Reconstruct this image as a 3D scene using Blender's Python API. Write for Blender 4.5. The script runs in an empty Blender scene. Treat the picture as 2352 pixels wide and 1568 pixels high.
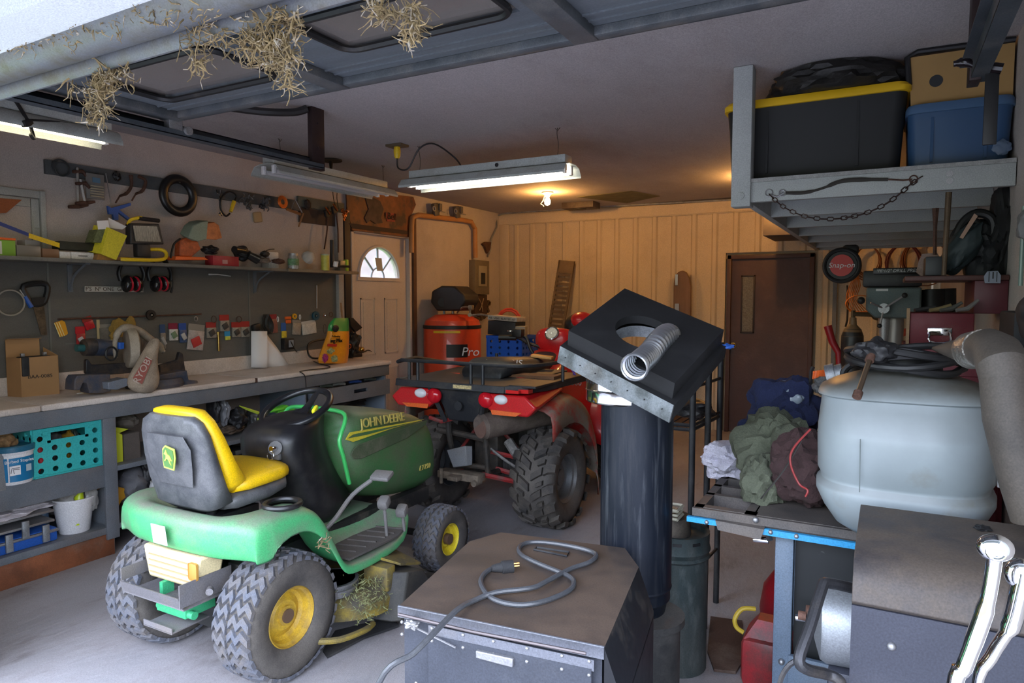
import bpy, bmesh, math, random
from math import sin, cos, pi, radians, atan, sqrt
from mathutils import Vector, Matrix, Euler, noise
rnd = random.Random(7)
V = Vector
scene = bpy.context.scene
COL = scene.collection

# ---------------------------------------------------------------- camera
F = 1568.; CX, CY = 1176., 784.; CAMZ = 1.54
YAW = atan(864 / 1568. * cos(atan(102 / 1568.))); PITCH = -atan(102 / 1568.)
fw = V((-sin(YAW) * cos(PITCH), cos(YAW) * cos(PITCH), sin(PITCH)))
rt = V((cos(YAW), sin(YAW), 0)); up = rt.cross(fw)
cam = bpy.data.cameras.new('camera'); cam.lens = 24.0; cam.sensor_width = 36.0
cam.clip_start = 0.05; cam.clip_end = 200
co = bpy.data.objects.new('camera', cam); COL.objects.link(co)
co.matrix_world = Matrix(((rt.x, up.x, -fw.x, 0), (rt.y, up.y, -fw.y, 0), (rt.z, up.z, -fw.z, CAMZ), (0, 0, 0, 1)))
scene.camera = co
# a survey helper: where the line of sight through a photo pixel meets a real plane of the room
def at(px, py, X=None, Y=None, Z=None):
    d = fw + rt * ((px - CX) / F) - up * ((py - CY) / F)
    t = X / d.x if X is not None else (Y / d.y if Y is not None else (Z - CAMZ) / d.z)
    return V((d.x * t, d.y * t, CAMZ + d.z * t))

# ---------------------------------------------------------------- materials
MATS = {}
def mat(name, col, rough=.6, metal=0., var=0., vs=6., dust=0., dcol=(.22, .18, .14), ds=3., bump=0., bs=40., emis=None, es=0., alpha=1., trans=0., coat=0., up_dust=0., col2=None, c2=.5, c2s=8., c2w=.08, stretch=None):
    if name in MATS: return MATS[name]
    m = bpy.data.materials.new(name); m.use_nodes = True; nt = m.node_tree; N = nt.nodes; L = nt.links
    b = N['Principled BSDF']; b.inputs['Roughness'].default_value = rough; b.inputs['Metallic'].default_value = metal
    b.inputs['Transmission Weight'].default_value = trans; b.inputs['Alpha'].default_value = alpha
    b.inputs['Coat Weight'].default_value = coat
    tc = N.new('ShaderNodeTexCoord'); vec = tc.outputs['Object']
    if stretch:
        mp = N.new('ShaderNodeMapping'); mp.inputs['Scale'].default_value = stretch; L.new(vec, mp.inputs[0]); vec = mp.outputs[0]
    def nz(scale, det=6, rg=.6):
        n = N.new('ShaderNodeTexNoise'); n.inputs['Scale'].default_value = scale; n.inputs['Detail'].default_value = det; n.inputs['Roughness'].default_value = rg
        L.new(vec, n.inputs['Vector']); return n.outputs['Fac']
    def mix(f, a, c):
        x = N.new('ShaderNodeMix'); x.data_type = 'RGBA'
        for s, v in ((x.inputs[0], f), (x.inputs[6], a), (x.inputs[7], c)):
            if isinstance(v, bpy.types.NodeSocket): L.new(v, s)
            elif isinstance(v, (int, float)): s.default_value = v
            else: s.default_value = (*v[:3], 1)
        return x.outputs[2]
    def ramp(v, lo, hi, a=0., c=1.):
        x = N.new('ShaderNodeMapRange'); L.new(v, x.inputs[0]); x.inputs[1].default_value = lo; x.inputs[2].default_value = hi; x.inputs[3].default_value = a; x.inputs[4].default_value = c
        return x.outputs[0]
    c = None
    if var:
        d = tuple(max(0, k * (1 - var)) for k in col); l = tuple(min(1, k * (1 + var)) for k in col)
        c = mix(ramp(nz(vs), .3, .7), d, l)
    if col2:
        c = mix(ramp(nz(c2s), c2, c2 + c2w), c if c else col, col2)
    if dust:
        c = mix(ramp(nz(ds, 8, .7), .62 - dust * .4, .9 - dust * .4, 0, min(1, .35 + dust)), c if c else col, dcol)
    if up_dust:
        g = N.new('ShaderNodeNewGeometry'); sp = N.new('ShaderNodeSeparateXYZ'); L.new(g.outputs['Normal'], sp.inputs[0])
        mu = N.new('ShaderNodeMath'); mu.operation = 'MULTIPLY'; L.new(ramp(sp.outputs[2], .2, .9, 0, up_dust), mu.inputs[0]); L.new(ramp(nz(ds * 1.7, 8, .7), .25, .6, .4, 1), mu.inputs[1])
        c = mix(mu.outputs[0], c if c else col, dcol)
    if dust or var >= .1:
        x = N.new('ShaderNodeMix'); x.data_type = 'RGBA'; x.blend_type = 'MULTIPLY'; x.inputs[0].default_value = 1
        if c: L.new(c, x.inputs[6])
        else: x.inputs[6].default_value = (*col, 1)
        g1 = ramp(nz(210, 3), .3, .72, .8, 1.2); cb = N.new('ShaderNodeCombineColor')
        for s_ in cb.inputs: L.new(g1, s_)
        L.new(cb.outputs[0], x.inputs[7]); c = x.outputs[2]
    if c: L.new(c, b.inputs['Base Color'])
    else: b.inputs['Base Color'].default_value = (*col, 1)
    if bump:
        bn = N.new('ShaderNodeBump'); bn.inputs['Strength'].default_value = min(1, bump); bn.inputs['Distance'].default_value = .01 * max(1, bump)
        L.new(nz(bs, 4), bn.inputs['Height']); L.new(bn.outputs[0], b.inputs['Normal'])
    if dust and metal: L.new(ramp(nz(ds, 8, .7), .3, .8, rough, min(1, rough + .35)), b.inputs['Roughness'])
    if emis: b.inputs['Emission Color'].default_value = (*emis, 1); b.inputs['Emission Strength'].default_value = es
    MATS[name] = m
    return m

# ---------------------------------------------------------------- mesh builder
def rotm(r):
    return Euler(r).to_matrix() if r else Matrix.Identity(3)
def frame(d):
    d = V(d).normalized(); a = V((0, 0, 1)) if abs(d.z) < .95 else V((1, 0, 0))
    u = a.cross(d).normalized(); return u, d.cross(u)
def smooth_path(p, k=6, closed=False):
    p = [V(q) for q in p]; n = len(p); out = []
    rng = range(n) if closed else range(n - 1)
    for i in rng:
        a, b_, c, d = (p[(i - 1) % n], p[i], p[(i + 1) % n], p[(i + 2) % n]) if closed else (p[max(i - 1, 0)], p[i], p[i + 1], p[min(i + 2, n - 1)])
        for j in range(k):
            t = j / k
            out.append(.5 * ((2 * b_) + (c - a) * t + (2 * a - 5 * b_ + 4 * c - d) * t * t + (3 * b_ - a - 3 * c + d) * t ** 3))
    if not closed: out.append(p[-1])
    return out
class MB:
    def __init__(s): s.bm = bmesh.new(); s.mi = 0; s.mats = []
    def use(s, m):
        if m not in s.mats: s.mats.append(m)
        s.mi = s.mats.index(m); return s
    def face(s, vs):
        try: f = s.bm.faces.new(vs); f.material_index = s.mi; return f
        except ValueError: return None
    def poly(s, pts): s.face([s.bm.verts.new(V(p)) for p in pts]); return s
    def hexa(s, p):   # 8 corners: 4 bottom ring, 4 top ring
        v = [s.bm.verts.new(V(q)) for q in p]
        for f in ((3, 2, 1, 0), (4, 5, 6, 7), (0, 1, 5, 4), (1, 2, 6, 5), (2, 3, 7, 6), (3, 0, 4, 7)): s.face([v[i] for i in f])
        return s
    def box(s, c, size, rot=None, bev=0., seg=2, taper=None):
        t = bmesh.new(); bmesh.ops.create_cube(t, size=1)
        for v in t.verts:
            k = 1.
            if taper and v.co.z < 0: k = taper
            v.co = V((v.co.x * size[0] * k, v.co.y * size[1] * k, v.co.z * size[2]))
        if bev: bmesh.ops.bevel(t, geom=t.edges[:], offset=bev, segments=seg, profile=.5, affect='EDGES')
        return s.merge(t, Matrix.Translation(V(c)) @ rotm(rot).to_4x4())
    def bx(s, a, b, bev=0., seg=2):   # corner to corner
        a, b = V(a), V(b); return s.box((a + b) / 2, [abs(k) for k in (b - a)], None, bev, seg)
    def merge(s, t, M):
        mp = {v: s.bm.verts.new(M @ v.co) for v in t.verts}
        for f in t.faces: s.face([mp[v] for v in f.verts])
        t.free(); return s
    def ring(s, c, u, w, r, n, ph=0.): return [s.bm.verts.new(c + u * (cos(2 * pi * i / n + ph) * r) + w * (sin(2 * pi * i / n + ph) * r)) for i in range(n)]
    def bridge(s, a, b):
        n = len(a)
        for i in range(n): s.face([a[i], a[(i + 1) % n], b[(i + 1) % n], b[i]])
    def cyl(s, a, b, r, r2=None, n=16, caps=True):
        a, b = V(a), V(b); u, w = frame(b - a); r2 = r if r2 is None else r2
        A = s.ring(a, u, w, r, n); B = s.ring(b, u, w, r2, n); s.bridge(A, B)
        if caps: s.face(A[::-1]); s.face(B)
        return s
    def lathe(s, prof, o, ax, n=32, flute=None):
        o = V(o); ax = V(ax).normalized(); u, w = frame(ax); prev = None
        for r, h in prof:
            R = s.ring(o + ax * h, u, w, max(r, 1e-4), n)
            if flute: 
                for i, v in enumerate(R): v.co += (v.co - (o + ax * h)) * flute(i, n, r, h)
            if prev: s.bridge(prev, R)
            prev = R
        return s
    def tube(s, p, r, n=8, closed=False, k=0, flat=None):
        p = [V(q) for q in p]
        if k: p = smooth_path(p, k, closed)
        m = len(p); rr = r if isinstance(r, (list, tuple)) else [r] * m
        if len(rr) != m: rr = [rr[min(int(i * (len(rr) - 1) / (m - 1) + .5), len(rr) - 1)] for i in range(m)]
        rings = []; u = None
        for i in range(m):
            d = (p[(i + 1) % m] - p[i - 1]) if closed or 0 < i < m - 1 else (p[1] - p[0] if i == 0 else p[-1] - p[-2])
            if d.length < 1e-9: d = V((0, 0, 1))
            d.normalize()
            if u is None: u, w = frame(d)
            else:
                u = u - d * u.dot(d)
                u = u.normalized() if u.length > 1e-6 else frame(d)[0]
                w = d.cross(u)
            w = d.cross(u)
            rings.append([s.bm.verts.new(p[i] + u * cos(2 * pi * j / n) * rr[i] + w * sin(2 * pi * j / n) * rr[i] * (flat or 1)) for j in range(n)])
        for i in range(m - 1): s.bridge(rings[i], rings[i + 1])
        if closed: s.bridge(rings[-1], rings[0])
        else: s.face(rings[0][::-1]); s.face(rings[-1])
        return s
    def torus(s, c, ax, R, r, n=32, m=10, flat=None):
        c = V(c); u, w = frame(ax)
        return s.tube([c + u * cos(2 * pi * i / n) * R + w * sin(2 * pi * i / n) * R for i in range(n)], r, m, True, flat=flat)
    def prism(s, pts, d):   # planar outline pushed along d
        d = V(d); A = [s.bm.verts.new(V(p)) for p in pts]; B = [s.bm.verts.new(V(p) + d) for p in pts]
        s.face(A[::-1]); s.face(B); s.bridge(A, B); return s
    def loft(s, secs, caps=True, closed=True):
        prev = None; first = None
        for sec in secs:
            R = [s.bm.verts.new(V(p)) for p in sec]
            if prev:
                n = len(R)
                for i in range(n if closed else n - 1): s.face([prev[i], prev[(i + 1) % n], R[(i + 1) % n], R[i]])
            else: first = R
            prev = R
        if caps and closed: s.face(first[::-1]); s.face(prev)
        return s
    def sph(s, c, r, n=16, rot=None, noise_amt=0., seed=0):
        if isinstance(r, (int, float)): r = (r, r, r)
        t = bmesh.new(); bmesh.ops.create_uvsphere(t, u_segments=n, v_segments=max(6, n * 2 // 3), radius=1)
        for v in t.verts:
            k = 1 + noise_amt * noise.noise(v.co * 1.9 + V((seed, seed * .7, 0)))
            v.co = V((v.co.x * r[0] * k, v.co.y * r[1] * k, v.co.z * r[2] * k))
        return s.merge(t, Matrix.Translation(V(c)) @ rotm(rot).to_4x4())
    def blob(s, c, r, seed=0, amt=.35, fr=2., n=28, rot=None, squash=-9, fine=.08):
        t = bmesh.new(); bmesh.ops.create_icosphere(t, subdivisions=4 if n >= 28 else 3, radius=1)
        for v in t.verts:
            q = v.co * fr + V((seed * 3.1, seed * 1.7, seed))
            k = 1 + amt * noise.noise(q) + fine * (1 - 2 * abs(noise.noise(q * 2.7)))
            v.co = V((v.co.x * r[0] * k, v.co.y * r[1] * k, max(v.co.z * r[2] * k, squash)))
        return s.merge(t, Matrix.Translation(V(c)) @ rotm(rot).to_4x4())
    def xf(s, M): bmesh.ops.transform(s.bm, matrix=M, verts=s.bm.verts[:]); return s
def wmat(o):
    M = Matrix.Identity(4)
    while o: M = o.matrix_basis @ M; o = o.parent
    return M
def build(mb, name, m=None, parent=None, world=True, sharp=35, bev=0., sub=0, flat=False, label=None):
    me = bpy.data.meshes.new(name); bm = mb.bm
    bmesh.ops.remove_doubles(bm, verts=bm.verts[:], dist=1e-5)
    bmesh.ops.recalc_face_normals(bm, faces=bm.faces[:])
    if parent is not None and world: bmesh.ops.transform(bm, matrix=wmat(parent).inverted(), verts=bm.verts[:])
    if not flat:
        for f in bm.faces: f.smooth = True
        a = radians(sharp)
        for e in bm.edges:
            if len(e.link_faces) == 2 and e.calc_face_angle(0) > a: e.smooth = False
    bm.to_mesh(me); bm.free()
    for x in (mb.mats if mb.mats else [m]): me.materials.append(x)
    o = bpy.data.objects.new(name, me); COL.objects.link(o)
    if parent is not None: o.parent = parent
    if bev:
        b = o.modifiers.new('bevel', 'BEVEL'); b.width = bev; b.segments = 2; b.limit_method = 'ANGLE'; b.angle_limit = radians(40)
    if sub:
        b = o.modifiers.new('subd', 'SUBSURF'); b.levels = sub; b.render_levels = sub
    if label: o['label'] = label
    return o
def thing(name, label, cat, loc=(0, 0, 0), rotz=0., group=None):
    o = bpy.data.objects.new(name, None); COL.objects.link(o); o.empty_display_size = .05
    o.location = loc; o.rotation_euler = (0, 0, rotz); o['label'] = label; o['category'] = cat
    if group: o['group'] = group
    return o
def single(mb, name, m, label, cat, group=None, kind=None, **k):
    bmesh.ops.remove_doubles(mb.bm, verts=mb.bm.verts[:], dist=1e-5)
    vs = [v.co for v in mb.bm.verts]
    c = V(((min(v.x for v in vs) + max(v.x for v in vs)) / 2, (min(v.y for v in vs) + max(v.y for v in vs)) / 2, min(v.z for v in vs)))
    for v in mb.bm.verts: v.co -= c
    o = build(mb, name, m, **k); o.location = c; o['label'] = label; o['category'] = cat
    if group: o['group'] = group
    if kind: o['kind'] = kind
    return o
def struct(mb, name, m, **k):
    o = build(mb, name, m, **k); o['kind'] = 'structure'; return o
def letters(s, size, M, m, parent=None, name='lettering', ext=.0006, shear=0., space=1., align='CENTER', label=None, world=True):
    cu = bpy.data.curves.new('t', 'FONT'); cu.body = s; cu.size = size; cu.extrude = ext; cu.shear = shear; cu.space_character = space; cu.align_x = align; cu.align_y = 'CENTER'; cu.resolution_u = 3
    t = bpy.data.objects.new('t', cu); COL.objects.link(t); bpy.context.view_layer.update()
    me = bpy.data.meshes.new_from_object(t.evaluated_get(bpy.context.evaluated_depsgraph_get()))
    bpy.data.objects.remove(t); bpy.data.curves.remove(cu)
    W = (wmat(parent).inverted() if parent is not None and world else Matrix.Identity(4)) @ M
    me.transform(W); me.name = name; me.materials.clear(); me.materials.append(m)
    o = bpy.data.objects.new(name, me); COL.objects.link(o)
    if parent is not None: o.parent = parent
    if label: o['label'] = label
    return o
def plane_m(o, xd, yd):   # text frame: origin, reading direction, up direction
    x = V(xd).normalized(); y = V(yd); y = (y - x * y.dot(x)).normalized(); z = x.cross(y)
    return Matrix(((x.x, y.x, z.x, o[0]), (x.y, y.y, z.y, o[1]), (x.z, y.z, z.z, o[2]), (0, 0, 0, 1)))
def clone(root, loc, label=None, rotz=None, group=None):
    r = root.copy(); COL.objects.link(r); r.location = loc
    if rotz is not None: r.rotation_euler = (0, 0, rotz)
    if label: r['label'] = label
    if group: r['group'] = group
    for ch in list(root.children):
        c = ch.copy(); COL.objects.link(c); c.parent = r
        for g in ch.children: d = g.copy(); COL.objects.link(d); d.parent = c
    return r
# ---------------------------------------------------------------- common materials
XL, XR, YB, ZC, YF = -4.58, .45, 8.0, 2.65, 1.12
grayp = mat('gray_paint', (.13, .145, .165), .55, var=.18, vs=5, dust=.35, dcol=(.17, .15, .14), bump=.15, bs=25)
dark = mat('black_plastic', (.012, .012, .014), .5, var=.3, dust=.25, dcol=(.08, .075, .07))
blackm = mat('black_metal', (.02, .021, .024), .38, metal=.3, var=.4, vs=9, dust=.3, dcol=(.09, .085, .08))
rubber = mat('black_rubber', (.022, .022, .024), .8, dust=.35, dcol=(.09, .08, .07), bump=.3, bs=60)
cable = mat('cable_black', (.012, .012, .013), .5)
steel = mat('steel', (.42, .42, .43), .38, metal=.9, var=.2, dust=.3, dcol=(.2, .17, .14))
chrome = mat('chrome', (.85, .86, .88), .08, metal=1.)
galv = mat('galvanized', (.36, .38, .4), .45, metal=.85, var=.3, vs=14, dust=.25)
rust = mat('rusty_metal', (.1, .05, .035), .75, metal=.3, var=.5, vs=25, bump=.3)
white = mat('white_plastic', (.72, .71, .72), .45, var=.05, dust=.1, dcol=(.4, .35, .3))
paper = mat('white_paper', (.78, .76, .76), .8)
wallm = mat('dirty_white_wall', (.47, .42, .39), .85, var=.08, vs=2.5, dust=.22, dcol=(.28, .23, .2), ds=1.4, bump=.15, bs=18, col2=(.06, .04, .03), c2=.74, c2s=24, c2w=.02)
ceilm = mat('ceiling_paint', (.40, .37, .37), .9, var=.1, vs=1.1, dust=.35, dcol=(.25, .21, .2), ds=.8, bump=.1, bs=12, stretch=(1, .5, 1), col2=(.12, .09, .07), c2=.7, c2s=2.3, c2w=.06)
sidm = mat('cream_siding', (.55, .46, .33), .7, var=.06, vs=3, dust=.2, dcol=(.33, .24, .15), ds=1.6, col2=(.1, .06, .03), c2=.75, c2s=30, c2w=.02)
whitep = mat('white_painted_wood', (.38, .4, .39), .7, var=.08, dust=.2, dcol=(.28, .25, .22), bump=.2, bs=20, col2=(.05, .04, .03), c2=.76, c2s=30, c2w=.02)
panelm = mat('gray_wall_panel', (.115, .11, .1), .8, var=.12, vs=2, dust=.25, dcol=(.16, .14, .11), bump=.2, bs=30, stretch=(1, 1, 3))
wood = mat('bare_wood', (.28, .17, .09), .75, var=.25, vs=4, stretch=(1, 1, 8), bump=.2)
redwood = mat('stained_board', (.2, .065, .025), .7, var=.4, vs=5, dust=.2)
brown = mat('brown_door_paint', (.068, .03, .024), .5, var=.18, vs=3, dust=.22, dcol=(.12, .07, .055), bump=.2, bs=50)
yellow = mat('yellow_plastic', (.75, .5, .015), .45, dust=.15)
red = mat('red_plastic', (.5, .02, .015), .4, dust=.15)
orange = mat('orange_plastic', (.75, .13, .02), .5, dust=.12)
blue = mat('blue_plastic', (.02, .1, .42), .45, dust=.12)
clear = mat('clear_plastic', (.62, .62, .6), .2, alpha=.45, var=.2, vs=30)
kraft = mat('cardboard', (.4, .22, .095), .85, var=.06, vs=10)

# concrete floor, driveway
cm = mat('concrete', (.38, .37, .39), .8, var=.36, vs=2.6, dust=.6, dcol=(.19, .17, .17), ds=1.3, bump=.5, bs=16, col2=(.12, .105, .105), c2=.62, c2s=3.2, c2w=.16, stretch=(1.6, .7, 1))
struct(MB().bx((XL - .3, -6, -.12), (XR + 3, YB + .2, 0)), 'floor', cm)
struct(MB().bx((XL - .15, YF, ZC), (XR + .15, YB + .2, ZC + .1)), 'ceiling', ceilm)
# left wall, with the doorway left open and the filled-in window frame
mb = MB()
DY0, DY1, DZ = 5.12, 6.0, 2.17
for a, b in (((XL - .12, YF, 0), (XL, DY0 - .03, ZC)), ((XL - .12, DY1 + .03, 0), (XL, YB, ZC)), ((XL - .12, DY0 - .03, DZ + .03), (XL, DY1 + .03, ZC))): mb.bx(a, b)
struct(mb, 'wall_left', wallm)
struct(MB().bx((XR, YF, 0), (XR + .12, YB, ZC)), 'wall_right', wallm)
# back wall: ribbed cream metal siding under a flat top board
mb = MB(); x = XL; pts = []
DX0, DX1, DH = -1.605, -.70, 2.01
pitch = .235
def rib(x):
    q = ((x - XL) / pitch) % 1.
    return .0 if q < .08 or q > .92 else (.022 if .16 < q < .84 else (.022 * (q - .08) / .08 if q < .5 else .022 * (.92 - q) / .08))
xs = sorted(set([XL + i * pitch + k * pitch for i in range(23) for k in (0, .08, .16, .84, .92)]))
xs = [q for q in xs if q < XR] + [XR]
def strip(x0, x1, z0, z1):
    q = [x0] + [k for k in xs if x0 < k < x1] + [x1]
    for a, b in zip(q, q[1:]):
        mb.poly(((a, YB + rib(a), z0), (b, YB + rib(b), z0), (b, YB + rib(b), z1), (a, YB + rib(a), z1)))
strip(XL, DX0 - .03, 0, 2.5); strip(DX1 + .03, XR, 0, 2.5); strip(DX0 - .03, DX1 + .03, DH + .03, 2.5)
mb.bx((XL - .1, YB + .03, 0), (DX0 - .03, YB + .1, ZC)); mb.bx((DX1 + .03, YB + .03, 0), (XR + .1, YB + .1, ZC)); mb.bx((DX0 - .03, YB + .03, DH + .03), (DX1 + .03, YB + .1, ZC))
mb.bx((DX0 - .03, YB + .08, 0), (DX1 + .03, YB + .1, DH + .03))
struct(mb, 'wall_back', sidm, flat=True)
mb = MB().bx((XL, YB - .03, 2.5), (XR, YB, ZC - .03)); mb.bx((XL, YB - .012, 2.49), (XR, YB - .002, 2.505)); struct(mb, 'trim_1', sidm)
struct(MB().bx((XL + .002, YB - .02, .9), (XL + .14, YB - .001, 2.5), .004), 'trim_2', sidm)
# front: header over the overhead door opening, jambs, eave outside
sealm = mat('weather_seal', (.16, .17, .2), .55, var=.3, vs=6, dust=.6, dcol=(.1, .085, .06), ds=6)
extm = mat('white_trim_paint', (.8, .82, .85), .45, var=.03, dust=.12, dcol=(.35, .3, .2), ds=4)
extd = mat('gray_green_soffit', (.2, .23, .22), .6, var=.1)
mb = MB().bx((XL - .1, 1.1, 2.36), (XR + .2, 1.2, ZC + .1)); mb.bx((XL - .1, 1.1, 0), (-3.15, 1.22, 2.4)); mb.bx((.45, 1.1, 0), (.9, 1.22, 2.4))
struct(mb, 'wall_front', extm)
# exterior ground and a green yard seen through the little fan window
grass = mat('lawn_grass', (.16, .3, .1), .95, var=.4, vs=1.5)
struct(MB().bx((-16, -2, -.3), (XL - .3, 16, -.12)), 'trim_8', grass)
fence = mat('pale_pink_fence', (.3, .24, .25), .8, var=.2, vs=4)
single(MB().bx((-9.2, 2, -.12), (-9.1, 12, .9)).bx((-9.2, 2, 1.2), (-9.1, 12, 3.4)), 'neighbouring_wall', fence, 'pale weathered wall outdoors, seen through the fan window of the white door', 'wall')
# header weather seal and its trims
def headbar(name, p0, p1, m, prof):
    mb = MB(); d = (V(p1) - V(p0)).normalized(); v = V((0, 0, 1)); w = V((0, 1, 0))
    mb.loft([[V(p) + w * a + v * b for a, b in prof] for p in (p0, p1)])
    return mb
E0, E1 = V((-3.6, 1.22, 2.22)), V((.5, 1.13, 2.20))
def lobe(w_, h_, n=14): return [(cos(2 * pi * i / n) * w_, sin(2 * pi * i / n) * h_) for i in range(n)]
mb = headbar('a', E0, E1, sealm, [(a + .0, b + .0) for a, b in lobe(.016, .03)])
mb2 = headbar('b', E0 + V((0, -.06, .035)), E1 + V((0, -.06, .035)), sealm, lobe(.055, .045, 18)); mb.merge(mb2.bm, Matrix.Identity(4))
struct(mb, 'trim_3', sealm)
mb = MB().hexa([(-3.7, .95, 2.26), (.6, .93, 2.24), (.6, 1.12, 2.24), (-3.7, 1.14, 2.26), (-3.7, .95, 2.34), (.6, .93, 2.32), (.6, 1.12, 2.4), (-3.7, 1.14, 2.4)])
struct(mb, 'trim_4', extm)
mb = MB().bx((-3.8, .2, 2.33), (.7, .955, 2.36)).bx((-3.8, .93, 2.3), (.7, .955, 2.34)); struct(mb, 'trim_5', extd)

# ---------------------------------------------------------------- door_1 : white steel door with a fan window
dwm = mat('white_door_paint', (.56, .50, .46), .5, var=.05, dust=.15, dcol=(.3, .22, .16))
dr = MB()
FX = XL - .035
yc, zb, rr_ = 5.545, 1.74, .30
# slab built round the half-round opening
n = 24; arc = [(yc + rr_ * cos(pi * i / n), zb + rr_ * sin(pi * i / n)) for i in range(n + 1)]
t_ = .045
def slab_front(xp):
    f = []
    f.append([(DY0, 0), (DY1, 0), (DY1, zb), (DY0, zb)])
    f.append([(yc + rr_, zb), (DY1, zb), (DY1, DZ)] + [(yc, DZ)] + arc[n // 2::-1])
    f.append([(DY0, zb), (yc - rr_, zb)] + arc[:n // 2 - 1:-1][1:] + [(yc, DZ), (DY0, DZ)])
    for q in f: dr.poly([(xp, a, b) for a, b in q])
slab_front(FX); slab_front(FX - t_)
for (a, b), (c, d) in zip(arc, arc[1:]): dr.poly(((FX, a, b), (FX, c, d), (FX - t_, c, d), (FX - t_, a, b)))
dr.poly(((FX, yc - rr_, zb), (FX, yc + rr_, zb), (FX - t_, yc + rr_, zb), (FX - t_, yc - rr_, zb)))
D1 = build(dr, 'door_1', dwm); D1['kind'] = 'structure'
mb = MB()
for (y0, y1, z0, z1) in ((5.25, 5.47, .95, 1.53), (5.62, 5.84, .95, 1.53), (5.25, 5.47, .2, .8), (5.62, 5.84, .2, .8)):
    for a, b in (((y0, z0), (y1, z0 + .014)), ((y0, z1 - .014), (y1, z1)), ((y0, z0), (y0 + .014, z1)), ((y1 - .014, z0), (y1, z1))):
        mb.bx((FX, a[0], a[1]), (FX + .007, b[0], b[1]))
    mb.bx((FX, y0 + .04, z0 + .04), (FX + .004, y1 - .04, z1 - .04))
build(mb, 'raised_panels', dwm, D1)
mb = MB(); mb.tube([(FX + .004, a, b) for a, b in [(yc + (rr_ + .02) * cos(pi * i / n), zb + (rr_ + .02) * sin(pi * i / n)) for i in range(n + 1)]], .018, 6)
mb.bx((FX, yc - rr_ - .04, zb - .035), (FX + .014, yc + rr_ + .04, zb))
frm = mat('window_grille', (.3, .33, .36), .5)
mb.use(dwm)
build(mb, 'window_frame', dwm, D1)
mb = MB(); mb.tube([(FX - .02, yc + .1 * cos(pi * i / 12), zb + .1 * sin(pi * i / 12)) for i in range(13)], .009, 6)
for a in (45, 90, 135): mb.cyl((FX - .02, yc + .1 * cos(radians(a)), zb + .1 * sin(radians(a))), (FX - .02, yc + rr_ * cos(radians(a)), zb + rr_ * sin(radians(a))), .011, n=6)
build(mb, 'window_grille', frm, D1)
glass = mat('window_glass', (.9, .95, .95), .02, trans=1.)
build(MB().prism([(FX - .024, a, b) for a, b in arc], (-.003, 0, 0)), 'window_glass', mat('pane_glass', (.85, .9, .9), .05, alpha=.25), D1)
mb = MB().prism([at(861, 592, X=FX - .01), at(876, 593, X=FX - .01), at(879, 622, X=FX - .01), at(866, 622, X=FX - .01)], (.003, 0, 0))
build(mb, 'window_sticker', mat('sticker_paper', (.45, .42, .36), .8), D1, label='small printed sticker in the fan window')
mb = MB().cyl((FX, 5.19, 1.02), (FX + .05, 5.19, 1.02), .03, .026).sph((FX + .06, 5.19, 1.02), (.028, .03, .03)); mb.cyl((FX, 5.19, 1.14), (FX + .02, 5.19, 1.14), .028)
build(mb, 'door_handle', mat('brass', (.6, .4, .12), .25, metal=1), D1)
# door frame
mb = MB(); fy = .035
for a, b in (((XL - .1, DY0 - fy, 0), (XL + .012, DY0, DZ + fy)), ((XL - .1, DY1, 0), (XL + .012, DY1 + fy, DZ + fy)), ((XL - .1, DY0 - fy, DZ), (XL + .012, DY1 + fy, DZ + fy))): mb.bx(a, b, .003)
struct(mb, 'trim_6', dwm)
mb = MB().bx((XL, 4.86, 1.0), (XL + .05, 4.93, 2.33), .003); struct(mb, 'trim_7', mat('gray_white_trim', (.35, .34, .33), .7, dust=.3))
mb = MB().bx((XL, 4.96, .95), (XL + .04, 5.04, 2.34), .003); struct(mb, 'trim_9', mat('dark_post', (.03, .022, .02), .6))
mb = MB().bx((XL, 6.05, 0), (XL + .03, 6.1, 2.4)); struct(mb, 'trim_10', mat('brown_trim', (.1, .05, .03), .6, var=.3))
# ---------------------------------------------------------------- door_2 : brown steel door in the back wall
FY = YB + .01
mb = MB().bx((DX0 + .045, FY, 0.01), (DX1 - .045, FY + .045, DH - .045)); D2 = struct(mb, 'door_2', brown)
mb = MB()
for a, b in (((DX0, YB - .035, 0), (DX0 + .045, YB + .06, DH)), ((DX1 - .045, YB - .035, 0), (DX1, YB + .06, DH)), ((DX0, YB - .035, DH - .045), (DX1, YB + .06, DH))): mb.bx(a, b, .004)
build(mb, 'door_frame', brown, D2)
w0, w1 = at(1703, 632, Y=FY), at(1732, 765, Y=FY)
mb = MB(); x0, x1, z0, z1 = w0.x, w1.x, w1.z, w0.z
for a, b in (((x0, z0), (x1, z0 + .018)), ((x0, z1 - .018), (x1, z1)), ((x0, z0), (x0 + .018, z1)), ((x1 - .018, z0), (x1, z1))): mb.bx((a[0], FY - .012, a[1]), (b[0], FY, b[1]), .003)
build(mb, 'window_frame', mat('dark_brown_frame', (.02, .01, .008), .5), D2)
build(MB().bx((x0 + .015, FY - .006, z0 + .015), (x1 - .015, FY - .001, z1 - .015)), 'window_glass', mat('frosted_glass', (.15, .155, .155), .25, var=.25, vs=60, bump=1, bs=70), D2)
k = at(1684, 793, Y=FY)
mb = MB().cyl((k.x, FY, k.z), (k.x, FY - .01, k.z), .034, .032, 20).cyl((k.x, FY - .01, k.z), (k.x, FY - .04, k.z), .012).sph((k.x, FY - .055, k.z), (.027, .022, .027))
build(mb, 'door_knob', MATS['brass'], D2)

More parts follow.
